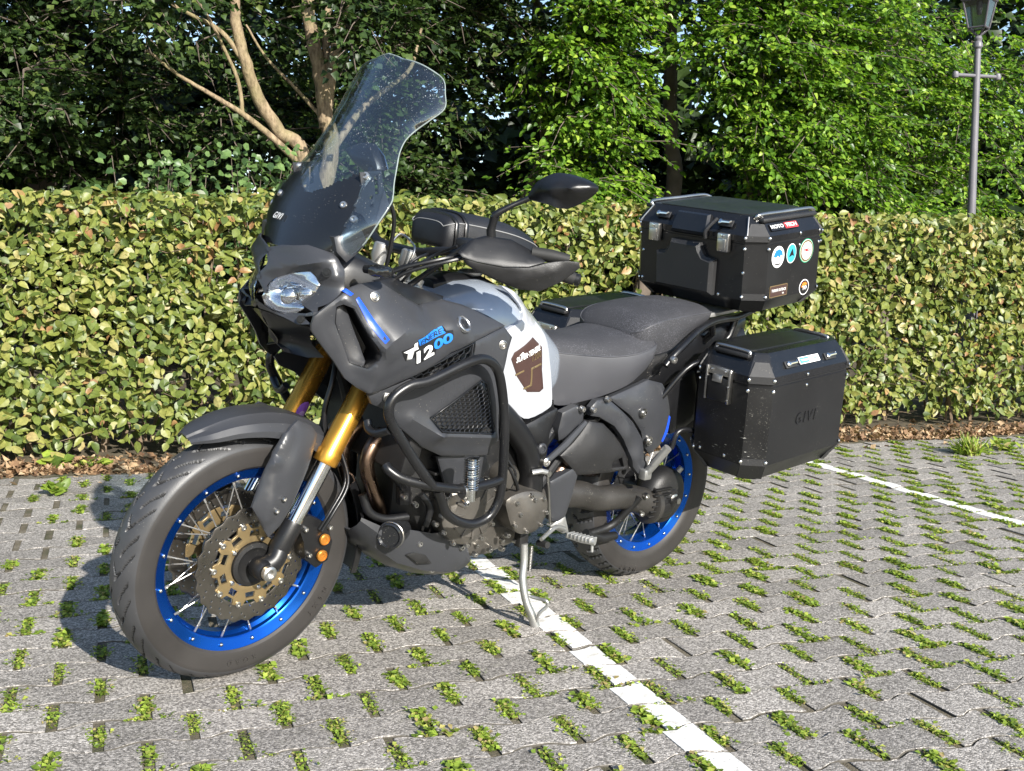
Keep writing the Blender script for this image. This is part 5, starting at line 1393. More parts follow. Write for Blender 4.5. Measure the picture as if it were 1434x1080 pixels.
text_on('graphic_text', cowl_y, 'ENERE', (1.2287, 0.2660, 0.9176), (1.1439, 0.2620, 0.9463), (1.2328, 0.2660, 0.9314), M_blue2, cowl, 0.0030, 0.25, 0.03)
decal('graphic_blue', cowl_y, [(1.2340, 0.2660, 0.9304), (1.1466, 0.2600, 0.9588), (1.1394, 0.2600, 0.9436), (1.2272, 0.2660, 0.9155)], M_blue2, cowl, 0.0015)
text_on('graphic_text', cowl_y, 'ENERE', (1.2263, 0.2660, 0.9186), (1.1465, 0.2620, 0.9458), (1.2299, 0.2660, 0.9282), M_kdecal, cowl, 0.0042, 0.25, 0.0)
text_on('graphic_number', cowl_y, '12', (1.2283, 0.2640, 0.8697), (1.1747, 0.2640, 0.8909), (1.2357, 0.2660, 0.9000), M_wdecal, cowl, 0.0024, 0.0, 0.035)
text_on('graphic_number', cowl_y, '00', (1.1745, 0.2640, 0.9005), (1.1155, 0.2620, 0.9229), (1.1799, 0.2640, 0.9242), M_blue2, cowl, 0.0024, 0.0, 0.035)
# black inner corner piece between cowl and screen
both('inner_cowl', panel([(1.3104, 0.1900, 1.0609), (1.2507, 0.1750, 1.0684), (1.2204, 0.1700, 1.0574), (1.0774, 0.1650, 1.0202), (1.0949, 0.1850, 1.0138), (1.1779, 0.1900, 1.0011), (1.2342, 0.1940, 1.0254)], [], 0.02, 0.014, 0.004), M_blk, moto)
# lower radiator shroud with honeycomb vents
shr_out = [(1.3375, 0.2360, 0.7880), (1.2582, 0.2500, 0.8150), (1.1823, 0.2570, 0.8436), (1.1061, 0.2560, 0.8855), (1.0114, 0.2460, 0.9177), (0.9076, 0.2240, 0.9475), (0.8712, 0.2220, 0.9164), (0.8919, 0.2340, 0.8819), (0.9152, 0.2450, 0.7988), (0.9119, 0.2460, 0.7056), (0.8982, 0.2420, 0.6324), (0.9234, 0.2400, 0.6195), (0.9208, 0.2360, 0.5925), (1.0084, 0.2320, 0.5981), (1.0828, 0.2260, 0.6042), (1.1452, 0.2220, 0.6334), (1.2197, 0.2240, 0.6910), (1.2731, 0.2280, 0.7427), (1.3219, 0.2320, 0.7632)]
shr_in = [(1.1488, 0.2420, 0.7673), (1.0243, 0.2500, 0.8286), (0.9713, 0.2460, 0.8873), (1.2194, 0.2440, 0.7941), (1.1340, 0.2400, 0.6542), (0.9925, 0.2430, 0.6300), (0.9326, 0.2500, 0.7431)]
shr_cr = [(xz_((1.2054, 0.2360, 0.7204)), xz_((1.1153, 0.2400, 0.6693)), 0.35, 0.028), (xz_((1.1153, 0.2400, 0.6693)), xz_((0.9223, 0.2450, 0.6462)), 0.35, 0.028)]
shr_y = creased(yfun(shr_out, shr_in), shr_cr)
vent1 = [(1.2306, 0.2500, 0.8321), (1.1310, 0.2550, 0.8732), (1.0258, 0.2470, 0.9128), (1.0292, 0.2480, 0.8675), (1.0531, 0.2480, 0.8563), (1.1722, 0.2480, 0.8150), (1.1923, 0.2480, 0.8172)]
vent2 = [(1.1453, 0.2380, 0.7173), (1.0807, 0.2440, 0.7576), (0.9931, 0.2500, 0.8100), (0.9714, 0.2500, 0.7997), (0.9242, 0.2460, 0.6643), (0.9324, 0.2460, 0.6585), (1.1153, 0.2380, 0.6823)]
vent1 = [(p_[0], p_[1], p_[2]) for p_ in vent1]
for s in (1, -1):
    VF = panel(shr_out, shr_in, 0.012, 0.012, 0.006, creases=shr_cr, holes=[xz(vent2), [(a * 0.96 + b * 0.04, c * 0.96 + d * 0.04) for (a, c), (b, d) in zip(xz(vent1), [tuple(np.mean(xz(vent1), 0))] * 7)]])
    ob = mobj('radiator_shroud', VF if s > 0 else mirror_y(VF), M_grey, moto, 32)
    if s > 0: shroud = ob
    for vt, cell, rr in ((vent1, 0.0135, 0.0013), (vent2, 0.0105, 0.0013)):
        VF = hex_grille(xz(vt), shr_y, cell, rr, 0.006, R(-28) if vt is vent1 else R(-16))
        mobj('vent_grille', VF if s > 0 else mirror_y(VF), M_gloss, ob, None)
        bk = [(p_[0], float(shr_y((p_[0], p_[2]))[0]) - 0.045, p_[2]) for p_ in vt]
        VF = panel(bk, [], 0.01, 0.02, 0.001); mobj('vent_backing', VF if s > 0 else mirror_y(VF), M_engd, ob, None)
        rm = np.array([(p_[0], float(shr_y((p_[0], p_[2]))[0]) + 0.0005, p_[2]) for p_ in vt])
        VF = tube(resample(rm, 0.02), 0.0022, 6, closed=True); mobj('vent_rim', VF if s > 0 else mirror_y(VF), M_gloss, ob, 60)
for q in ((1.2869, 0.2420, 0.7808), (0.9203, 0.2360, 0.9005)):
    mobj('bolt', lathe([(0.0125, -0.006), (0.0125, 0.002), (0.0105, 0.003), (0.010, 0.0), (0.0085, 0.0), (0.008, 0.003), (0.003, 0.004), (0, 0.002)], 18, np.array(q) + (0, 0.003, 0), (0.15, 1, 0)), M_steel, shroud)
low = [(1.0773, 0.2050, 0.5948), (1.0043, 0.2150, 0.5931), (0.9222, 0.2200, 0.5911), (0.8897, 0.2100, 0.5472), (0.9215, 0.2050, 0.5103), (0.9782, 0.2000, 0.4833), (1.0323, 0.1950, 0.5079)]
both('shroud_tail', panel(low, [], 0.012, 0.014, 0.005), M_grey, moto)

# ------------------------------------------------------------------ headlight and nose
M_facet = basic('faceted_reflector', (0.80, 0.83, 0.88), 0.06, metal=1.0, var=0.03, bump=0.55, gscale=38)
hl_out = [(1.5296, 0.0300, 0.9977), (1.5209, 0.0380, 1.0255), (1.5050, 0.0550, 1.0485), (1.4891, 0.0780, 1.0629), (1.4714, 0.1050, 1.0712), (1.4589, 0.1280, 1.0762), (1.4491, 0.1420, 1.0631), (1.4431, 0.1500, 1.0470), (1.4481, 0.1480, 1.0300), (1.4694, 0.1250, 0.9926), (1.4804, 0.1080, 0.9694), (1.4931, 0.0850, 0.9621), (1.5105, 0.0550, 0.9661), (1.5232, 0.0360, 0.9766)]
hl_in = [(1.4968, 0.1040, 1.0167), (1.4778, 0.1280, 1.0273), (1.5135, 0.0750, 1.0085)]
nose_out = [(1.5029, 0.0000, 1.1123), (1.4919, 0.0550, 1.1266), (1.4627, 0.1200, 1.1360), (1.4204, 0.1650, 1.1227), (1.4044, 0.1900, 1.0902), (1.4069, 0.2000, 1.0458), (1.4476, 0.1880, 1.0040), (1.4751, 0.1820, 0.9767), (1.4756, 0.1750, 0.9554), (1.4870, 0.1350, 0.9475), (1.4982, 0.0880, 0.9566), (1.5239, 0.0180, 0.9666), (1.5265, 0.0000, 0.9824), (1.5266, 0.0000, 1.0405)]
nose_in = [(1.4523, 0.1580, 1.0986), (1.4380, 0.1760, 1.0684), (1.4495, 0.1650, 1.0134), (1.4846, 0.1120, 1.0914), (1.5068, 0.0550, 1.0727), (1.4758, 0.1380, 0.9754), (1.4988, 0.0750, 1.0657)]
for s in (1, -1):
    VF = panel(nose_out, nose_in + hl_out, 0.010, 0.010, 0.004, holes=[xz(hl_out)], creases=[(xz_((1.5095, 0.0600, 1.0717)), xz_((1.4682, 0.1280, 1.0973)), 0.3, 0.022), (xz_((1.4682, 0.1280, 1.0973)), xz_((1.4215, 0.1680, 1.1138)), 0.3, 0.022), (xz_((1.4436, 0.1520, 1.0380)), xz_((1.4316, 0.1780, 1.0688)), 0.3, 0.03)])
    ob = mobj('headlight_cowl', VF if s > 0 else mirror_y(VF), M_grey, moto, 40)
    VF = panel(hl_out, hl_in, 0.003, 0.011, 0.002); V, F = VF; V = np.array(V); V[:, 1] -= 0.003; V[:, 0] -= 0.002
    hl = mobj('headlight', (V, F) if s > 0 else mirror_y((V, F)), M_lens, moto, 60)
    bk = [(p_[0] - 0.006, p_[1] - 0.006, p_[2]) for p_ in hl_out]
    VF = panel(bk, [(p_[0] - 0.05, p_[1] - 0.03, p_[2]) for p_ in hl_in], 0.004, 0.008, 0.002)
    mobj('reflector', VF if s > 0 else mirror_y(VF), None, hl, 40).data.materials.clear()
    bpy.data.objects[hl.children[-1].name].data.materials.append(M_facet)
    c_ = Vector((1.4687, 0.1050, 1.0135)) - Vector((0.018, 0, 0)); c_.y *= s; ax_ = Vector((0.82, 0.55 * s, 0.03))
    mobj('projector_lens', lathe([(0.024, -0.03), (0.024, 0.0), (0.021, 0.003), (0.020, 0.0), (0.016, 0.006), (0.008, 0.010), (0, 0.011)], 28, c_, ax_), M_chrome, hl, 40)
    c_ = Vector((1.5057, 0.0750, 1.0052)) - Vector((0.020, 0, 0)); c_.y *= s
    mobj('bulb_shield', lathe([(0.020, -0.02), (0.020, 0.0), (0.012, 0.008), (0, 0.010)], 24, c_, ax_), M_chrome, hl, 40)
    for q in ((1.4378, 0.1680, 1.0798), (1.4771, 0.1320, 0.9602)):
        q = Vector(q); q.y *= s
        mobj('bolt', lathe([(0.011, -0.008), (0.011, -0.002), (0.0065, -0.002), (0.006, 0.001), (0, 0.001)], 16, q + Vector((0.009, 0.010 * s, 0)), (0.7, 0.7 * s, 0.1)), M_blk, ob)
    und = [(1.5176, 0.0000, 0.9616), (1.4905, 0.0750, 0.9524), (1.4701, 0.1200, 0.9416), (1.4588, 0.1550, 0.9446), (1.4099, 0.1400, 0.8647), (1.4321, 0.1000, 0.8572), (1.4656, 0.0500, 0.8621), (1.4655, 0.0000, 0.8766)]
    VF = panel(und, [], 0.008, 0.014, 0.004); mobj('nose_underside', VF if s > 0 else mirror_y(VF), M_blk, moto, 40)
    # blinker on its short stalk
    bq = Vector((1.3410, 0.2450, 1.0939)); bq.y *= s; b0 = Vector((1.3542, 0.2000, 1.0930)); b0.y *= s
    bl = mobj('indicator', join(tube(crom([b0, (b0 + bq) / 2, bq - Vector((0, 0.018 * s, 0))], 4), [0.010, 0.011, 0.013], 10)), M_blk, moto)
    Ml = Matrix.Translation(bq) @ Matrix.Rotation(R(38 * s), 4, 'Z')
    mobj('indicator_lens', xf(superloft([(-0.010, 0.026, 0.012, -0.012), (0.004, 0.030, 0.015, -0.015), (0.014, 0.026, 0.012, -0.012), (0.018, 0.015, 0.007, -0.007)], 20, 0.7), Ml), M_lens2, bl)
    mobj('indicator_body', xf(superloft([(-0.022, 0.016, 0.008, -0.008), (-0.012, 0.030, 0.0145, -0.0145), (-0.004, 0.031, 0.0155, -0.0155)], 20, 0.7), Ml), M_blk, bl)
mobj('nose_core', superloft([(1.47, 0.04, 1.10, 0.95), (1.42, 0.10, 1.12, 0.92), (1.34, 0.14, 1.14, 0.90), (1.20, 0.15, 1.08, 0.92)], 20, 0.6), M_blk, moto)

# ------------------------------------------------------------------ windscreen
scr = [  # z, x centre, half width, sweep back at the edge
 (1.118, 1.472, 0.190, 0.080), (1.160, 1.452, 0.225, 0.076), (1.209, 1.428, 0.245, 0.071), (1.254, 1.404, 0.246, 0.076), (1.273, 1.392, 0.237, 0.075), (1.304, 1.372, 0.219, 0.068), (1.342, 1.346, 0.197, 0.062), (1.374, 1.325, 0.185, 0.054), (1.404, 1.307, 0.180, 0.054),
 (1.430, 1.291, 0.186, 0.062), (1.455, 1.277, 0.203, 0.071), (1.488, 1.255, 0.219, 0.080), (1.524, 1.236, 0.206, 0.069), (1.557, 1.221, 0.186, 0.060), (1.579, 1.211, 0.152, 0.034), (1.594, 1.203, 0.105, 0.016), (1.601, 1.199, 0.055, 0.005)]
SC = crom([list(r_) for r_ in scr], 5)
US = np.linspace(1, -1, 65)
ROWS = []
for z, x, w, bk in SC:
    ROWS.append([(x - bk * abs(u) ** 2.0, w * math.sin(u * 1.25) / math.sin(1.25), z + 0.012 * (1 - abs(u)) * np.clip((z - 1.46) / 0.08, 0, 1)) for u in US])
ROWS = np.array(ROWS)
def dark_limit(u):
    a = abs(u)
    return 1.246 + 0.13 * min(a, 0.5) if a < 0.56 else 1.311 - 1.6 * (a - 0.56)
def shell_sel(S, thick, sel):
    n, m = S.shape[:2]
    du = np.gradient(S, axis=0); dv = np.gradient(S, axis=1); nn = np.cross(du, dv); nn /= np.linalg.norm(nn, axis=2)[..., None] + 1e-9
    V = np.concatenate([S.reshape(-1, 3), (S - nn * thick).reshape(-1, 3)]); K = n * m; F = []; E = {}
    for i in range(n - 1):
        for j in range(m - 1):
            if not sel(i, j): continue
            q = (i * m + j, (i + 1) * m + j, (i + 1) * m + j + 1, i * m + j + 1)
            F += [q, tuple(k + K for k in reversed(q))]
            for k in range(4): E[(q[k], q[(k + 1) % 4])] = 1
    for (a_, b_) in list(E):
        if (b_, a_) not in E: F.append((b_, a_, a_ + K, b_ + K))
    used = sorted({i for f in F for i in f}); re_ = {o: i for i, o in enumerate(used)}
    return V[used], [tuple(re_[i] for i in f) for f in F]
is_dark = lambda i, j: ROWS[i, j, 2] < dark_limit((US[j] + US[j + 1]) / 2)
screen = mobj('windscreen', shell_sel(ROWS, 0.004, lambda i, j: not is_dark(i, j)), M_screen, moto, 60)
edge = np.concatenate([ROWS[4:, 0], ROWS[-1, 1:-1], ROWS[4:, -1][::-1]])
M_edge = basic('polished_edge', (0.22, 0.26, 0.25), 0.2, var=0.05)
mobj('screen_edge', tube(np.array(edge), 0.0017, 6), M_edge, screen, 60)
sbase = mobj('screen_base', shell_sel(ROWS, 0.0042, is_dark), M_gloss, moto, 60)
text_at('lettering', 'GIVI', mframe((1.440, -0.074, 1.186), (0.17, 1.0, 0.0), (-0.50, 0.05, 0.86)), 0.056, 0.018, M_wdecal, sbase, 0.15, 0.01, spacing=1.25)
sb = [(1.3622, 0.1580, 1.3172), (1.2950, 0.1500, 1.3260), (1.2846, 0.1500, 1.2863), (1.2591, 0.1500, 1.2351), (1.2913, 0.1500, 1.1938), (1.3224, 0.1550, 1.1918), (1.3480, 0.1600, 1.2186), (1.3847, 0.1650, 1.2303), (1.3780, 0.1650, 1.2562), (1.3541, 0.1600, 1.2828)]
brs = []
for s in (1, -1):
    VF = panel(sb, [], 0.005, 0.012, 0.001, holes=[xz([(1.3177, 0.1530, 1.3103), (1.3047, 0.1520, 1.3138), (1.2987, 0.1520, 1.2693), (1.3094, 0.1520, 1.2654)]), xz([(1.3272, 0.1530, 1.2631), (1.3173, 0.1520, 1.2649), (1.3165, 0.1520, 1.2572), (1.3258, 0.1520, 1.2553)]), xz([(1.3238, 0.1530, 1.2438), (1.3138, 0.1520, 1.2456), (1.3129, 0.1520, 1.2365), (1.3222, 0.1520, 1.2347)])])
    b_ = mobj('screen_bracket', VF if s > 0 else mirror_y(VF), M_grey, moto, 30)
    q1, q2, q3 = Vector((1.340, 0.153 * s, 1.308)), Vector((1.391, 0.147 * s, 1.235)), Vector((1.387, 0.189 * s, 1.206))
    mobj('bracket_arm', tube([q1 + Vector((-0.012, 0, 0)), q2 + Vector((-0.012, 0, 0))], 0.008, 8), M_grey, b_, 40)
    for q in (q1, q2, q3): mobj('bolt', bolt(q + Vector((0.003, 0.002 * s, 0.002)), (0.75, 0.5 * s, 0.35), 0.0095, 0.007), M_steel, b_)
# grey plastic wings below the screen
wing = [(1.4289, 0.1750, 1.1624), (1.3916, 0.1850, 1.1797), (1.3635, 0.1880, 1.1857), (1.3433, 0.1880, 1.1540), (1.3686, 0.1920, 1.1311), (1.4027, 0.1950, 1.1062), (1.4247, 0.1850, 1.1287)]
both('screen_wing', panel(wing, [], 0.03, 0.012, 0.006), M_grey, moto)
dash = mobj('dashboard', xf(box((0, 0, 0), (0.06, 0.24, 0.12), 0.012), Matrix.Translation((1.31, 0, 1.19)) @ Matrix.Rotation(R(-35), 4, 'Y')), M_blk, moto)
mobj('dashboard_screen', xf(box((-0.031, 0, 0.005), (0.004, 0.17, 0.075), 0.002), Matrix.Translation((1.31, 0, 1.19)) @ Matrix.Rotation(R(-35), 4, 'Y')), M_gloss, dash)

# ------------------------------------------------------------------ tank
tank = mobj('fuel_tank', superloft([(1.10, 0.10, 0.985, 0.78), (1.04, 0.150, 1.015, 0.74), (0.96, 0.182, 1.045, 0.70), (0.88, 0.192, 1.052, 0.68), (0.80, 0.186, 1.035, 0.66), (0.72, 0.166, 0.985, 0.66), (0.64, 0.138, 0.925, 0.68), (0.58, 0.115, 0.880, 0.70), (0.54, 0.09, 0.85, 0.72)], 36, 0.62), M_silver, moto, 60)
wp_out = [(0.8669, 0.1500, 1.0466), (0.8095, 0.1520, 1.0246), (0.7424, 0.1500, 0.9613), (0.6697, 0.1420, 0.9000), (0.6483, 0.1500, 0.8299), (0.6292, 0.1600, 0.7134), (0.6443, 0.1620, 0.6839), (0.7246, 0.1680, 0.6621), (0.7760, 0.1740, 0.6836), (0.8430, 0.1880, 0.7415), (0.8825, 0.2040, 0.8511), (0.8878, 0.2100, 0.9204), (0.8614, 0.2040, 0.9403), (0.8141, 0.1920, 0.9562), (0.8090, 0.1780, 0.9879), (0.8365, 0.1620, 1.0242)]
wp_in = [(0.7684, 0.1860, 0.8425), (0.7791, 0.1860, 0.9129), (0.7559, 0.1800, 0.7339), (0.7194, 0.1700, 0.8656)]
wp_y = yfun(wp_out, wp_in)
for s in (1, -1):
    VF = panel(wp_out, wp_in, 0.016, 0.013, 0.006, soft=3)
    ob = mobj('tank_side_panel', VF if s > 0 else mirror_y(VF), M_white, tank, 50)
    if s > 0: wpanel = ob
    tr = [(0.8352, 0.1800, 0.7356), (0.7678, 0.1660, 0.6766), (0.7160, 0.1600, 0.6535), (0.6336, 0.1540, 0.6766), (0.6165, 0.1520, 0.7070), (0.6009, 0.1450, 0.6704), (0.6988, 0.1450, 0.6297), (0.7704, 0.1500, 0.6626), (0.8235, 0.1650, 0.7135)]
    VF = panel(tr, [], 0.02, 0.014, 0.003); mobj('tank_trim', VF if s > 0 else mirror_y(VF), M_blk, tank, 50)
decal('tank_pad', wp_y, [(0.7557, 0.1800, 0.9055), (0.7005, 0.1650, 0.8725), (0.6968, 0.1680, 0.8069), (0.6820, 0.1700, 0.7500), (0.6981, 0.1720, 0.7420), (0.7580, 0.1800, 0.7477), (0.8117, 0.1880, 0.7972), (0.8504, 0.1960, 0.8515), (0.8422, 0.1960, 0.8698)], M_brown, wpanel, 0.0012)
text_on('lettering', wp_y, 'SUPER TENERE', (0.8268, 0.1920, 0.8379), (0.7100, 0.1700, 0.8667), (0.8308, 0.1920, 0.8533), M_wdecal, wpanel, 0.0026, 0.2, 0.02)
text_on('lettering', wp_y, '1200', (0.7526, 0.1800, 0.8363), (0.7049, 0.1700, 0.8465), (0.7571, 0.1800, 0.8535), M_carrier, wpanel, 0.0026, 0.1, 0.0)
decal('pad_line', wp_y, [(0.8220, 0.1900, 0.8052), (0.7867, 0.1860, 0.8152), (0.7850, 0.1860, 0.8102), (0.8195, 0.1900, 0.8002)], M_carrier, wpanel, 0.0022)
decal('pad_line', wp_y, [(0.7536, 0.1800, 0.8180), (0.7039, 0.1700, 0.8278), (0.7030, 0.1700, 0.8220), (0.7462, 0.1790, 0.8131), (0.7408, 0.1770, 0.7646), (0.7742, 0.1820, 0.7556), (0.7769, 0.1820, 0.7614), (0.7490, 0.1780, 0.7688)], M_carrier, wpanel, 0.0022)
decal('pad_peaks', wp_y, [(0.8179, 0.1910, 0.8582), (0.8047, 0.1890, 0.8684), (0.7925, 0.1870, 0.8605), (0.7866, 0.1860, 0.8643), (0.7727, 0.1840, 0.8577), (0.7917, 0.1870, 0.8549), (0.8038, 0.1890, 0.8621)], M_wdecal, wpanel, 0.0022)
# top of the tank: black filler strip and cap
mobj('tank_strip', superloft([(1.02, 0.045, 1.045, 0.99), (0.95, 0.055, 1.062, 1.0), (0.85, 0.055, 1.060, 1.0), (0.75, 0.045, 1.020, 0.97), (0.66, 0.03, 0.955, 0.92)], 16, 0.6), M_blk, tank)
mobj('filler_cap', lathe([(0.036, 0), (0.036, 0.008), (0.030, 0.012), (0, 0.013)], 28, (0.86, 0, 1.056), (0.05, 0, 1)), M_alu, tank)

# ------------------------------------------------------------------ seats
def seat(name, secs, mat_top, mat_side, parent, seam=0.62):
    """sections: x, half width, top z at centre, z of the seam, z bottom; open loops left to right"""
    n = 17; S = []
    for x, w, zt, zs, zb in secs:
        L = [(x, w * 0.88, zb), (x, w * 0.97, zb + (zs - zb) * 0.4), (x, w, zs - 0.004)]
        for k in range(n):
            u = 1 - 2 * k / (n - 1); a = abs(u)
            L.append((x, w * 0.985 * u, zt - (zt - zs) * (0.30 * a ** 2 + 0.70 * a ** 5)))
        L += [(x, -w, zs - 0.004), (x, -w * 0.97, zb + (zs - zb) * 0.4), (x, -w * 0.88, zb)]
        S.append(L)
    S = np.array(S); S = np.stack([crom(S[:, j], 4) for j in range(S.shape[1])], 1)
    V, F = loft(list(S))
    o = mobj(name, (V, F), mat_top, parent, 50)
    o.data.materials.append(mat_side)
    m = S.shape[1]
    for p_ in o.data.polygons:
        j = min(i % m for i in p_.vertices)
        if len(p_.vertices) == 4 and (j < 3 or j >= m - 4): p_.material_index = 1
    for s in (0, 1):
        j = 3 if s == 0 else m - 4
        mobj('piping', tube(S[1:-1, j] + (0, 0, 0.001), 0.0022, 6), M_seat2, o, 60)
    return o
seat('rider_seat', [(0.640, 0.050, 0.842, 0.815, 0.745), (0.605, 0.085, 0.868, 0.836, 0.700), (0.54, 0.110, 0.878, 0.834, 0.672), (0.46, 0.134, 0.878, 0.829, 0.684), (0.38, 0.157, 0.880, 0.828, 0.705), (0.30, 0.174, 0.888, 0.836, 0.735), (0.24, 0.176, 0.896, 0.850, 0.772), (0.205, 0.170, 0.898, 0.862, 0.798), (0.185, 0.14, 0.892, 0.870, 0.82)], M_seat, M_seat2, moto)
seat('pillion_seat', [(0.268, 0.095, 0.895, 0.888, 0.86), (0.252, 0.136, 0.915, 0.900, 0.842), (0.222, 0.153, 0.941, 0.920, 0.828), (0.17, 0.158, 0.960, 0.936, 0.824), (0.08, 0.159, 0.974, 0.948, 0.845), (-0.02, 0.153, 0.982, 0.956, 0.898), (-0.075, 0.147, 0.983, 0.960, 0.922), (-0.102, 0.125, 0.974, 0.960, 0.935)], M_seat, M_seat, moto)
tail = mobj('tail_body', superloft([(0.50, 0.11, 0.80, 0.62), (0.30, 0.135, 0.84, 0.64), (0.10, 0.135, 0.87, 0.68), (-0.10, 0.12, 0.91, 0.76), (-0.30, 0.10, 0.93, 0.82), (-0.40, 0.06, 0.93, 0.86)], 24, 0.5), M_blk, moto)

# ------------------------------------------------------------------ handlebar, mirrors, hand guards
bar = mobj('handlebar', st(tube(crom([(0.885, 0.435, 1.118), (1.00, 0.30, 1.142), (1.085, 0.17, 1.142), (1.115, 0.08, 1.125), (1.12, 0.0, 1.122), (1.115, -0.08, 1.125), (1.085, -0.17, 1.142), (1.00, -0.30, 1.142), (0.885, -0.435, 1.118)], 6), [0.0115, 0.0115, 0.014, 0.0115, 0.0115], 14)), M_blk, moto)
for s in (1, -1):
    mobj('riser', st(join(lathe([(0.020, 0), (0.018, 0.04), (0.024, 0.05), (0.024, 0.085), (0.018, 0.09)], 18, (1.145, 0.06 * s, 1.040), (-0.25, 0, 1)))), M_alu, bar)
    mobj('grip', st(tube(crom([(0.975, 0.325 * s, 1.139), (0.930, 0.385 * s, 1.129), (0.887, 0.433 * s, 1.118)], 4), 0.0165, 16)), M_rub, bar)
    mobj('bar_end', st(lathe([(0.016, 0), (0.016, 0.010), (0.010, 0.014), (0, 0.015)], 16, (0.886, 0.434 * s, 1.118), (-0.6, 0.78 * s, -0.1))), M_blk, bar)
    mobj('switch_pod', st(xf(box((0, 0, 0), (0.045, 0.065, 0.052), 0.01), Matrix.Translation((1.012, 0.275 * s, 1.140)) @ Matrix.Rotation(R(30 * s), 4, 'Z'))), M_blk, bar)
    mobj('lever', st(tube(crom([(1.048, 0.26 * s, 1.150), (1.030, 0.31 * s, 1.143), (1.005, 0.345 * s, 1.138), (0.978, 0.380 * s, 1.130)], 5), [0.008, 0.006, 0.007], 8)), M_alu, bar)
    mobj('fluid_reservoir', st(xf(box((0, 0, 0), (0.05, 0.055, 0.04), 0.008), Matrix.Translation((1.075, 0.225 * s, 1.165)) @ Matrix.Rotation(R(25 * s), 4, 'Z'))), M_blk, bar)
# silver clamp block and hoses in front of the tank
mobj('top_clamp', st(xf(box((1.175, 0, 1.035), (0.085, 0.26, 0.024), 0.008), Matrix.Identity(4))), M_alu, moto)
for y0, y1, dx in ((0.16, 0.26, 0.0), (0.14, 0.24, 0.02), (0.10, 0.22, -0.015), (-0.16, -0.26, 0.0)):
    mobj('cable', st(tube(crom([(1.06, y1, 1.145), (1.15 + dx, y1 * 0.95, 1.13), (1.245 + dx, y0, 1.07), (1.27 + dx, y0 * 0.8, 0.96), (1.24, y0 * 0.5, 0.85)], 7), 0.0052, 8)), M_blk, moto)
mobj('cable', tube(crom([(1.2517, 0.1300, 1.2600), (1.2314, 0.1300, 1.2075), (1.2279, 0.1200, 1.1384), (1.2283, 0.1100, 1.0889)], 6), 0.0055, 8), M_blk, moto)
mobj('fork_cap', st(lathe([(0.020, 0), (0.020, 0.012), (0.013, 0.014), (0.012, 0.030), (0.0, 0.031)], 20, Vector((1.372, 0.107, 0.585)) + FD * 0.505, FD)), M_alu, moto)
mobj('brake_hose', tube(crom([(1.1740, 0.1400, 1.0440), (1.1394, 0.1700, 1.0839), (1.1066, 0.2100, 1.1286), (1.0853, 0.2500, 1.1653)], 5), 0.0075, 10), M_blk, moto)
mobj('cable', tube(crom([(1.1970, 0.1200, 1.0371), (1.1601, 0.1500, 1.0971), (1.1251, 0.1800, 1.1313), (1.1112, 0.2400, 1.1596)], 5), 0.004, 8), M_blk, moto)
mobj('cable', tube(crom([(1.2001, 0.1100, 1.0484), (1.1621, 0.1300, 1.1052), (1.1229, 0.1300, 1.1226), (1.0775, 0.1000, 1.1289)], 5), 0.004, 8), M_blk, moto)
mobj('cable', tube(crom([(1.1790, 0.1100, 1.0615), (1.1529, 0.1200, 1.1297), (1.1374, 0.0800, 1.1507), (1.1516, 0.0500, 1.1650), (1.1894, 0.0600, 1.1336)], 5), 0.003, 8), M_steel, moto)
hg_up = [(1.1406, 0.2679, 1.1525), (1.1008, 0.2634, 1.1850), (1.0626, 0.2785, 1.1995), (1.0136, 0.3172, 1.1981), (0.9840, 0.3616, 1.1786), (0.9695, 0.4070, 1.1561), (1.0073, 0.3832, 1.1399), (1.0561, 0.3466, 1.1326), (1.1074, 0.3021, 1.1373), (1.1338, 0.2773, 1.1438)]
hg_lo = [(1.1337, 0.2794, 1.1417), (1.1073, 0.3042, 1.1352), (1.0570, 0.3480, 1.1303), (1.0093, 0.3856, 1.1379), (0.9718, 0.4112, 1.1549), (0.9319, 0.4428, 1.1651), (0.9072, 0.4603, 1.1653), (0.9013, 0.4609, 1.1512), (0.9311, 0.4274, 1.1078), (0.9654, 0.3923, 1.0788), (1.0072, 0.3593, 1.0785), (1.0448, 0.3335, 1.0901), (1.0974, 0.3000, 1.1124), (1.1185, 0.2893, 1.1239)]
M_tex = basic('textured_plastic', (0.015, 0.015, 0.016), 0.45, var=0.1, dust=0.3, bump=0.35, gscale=600)
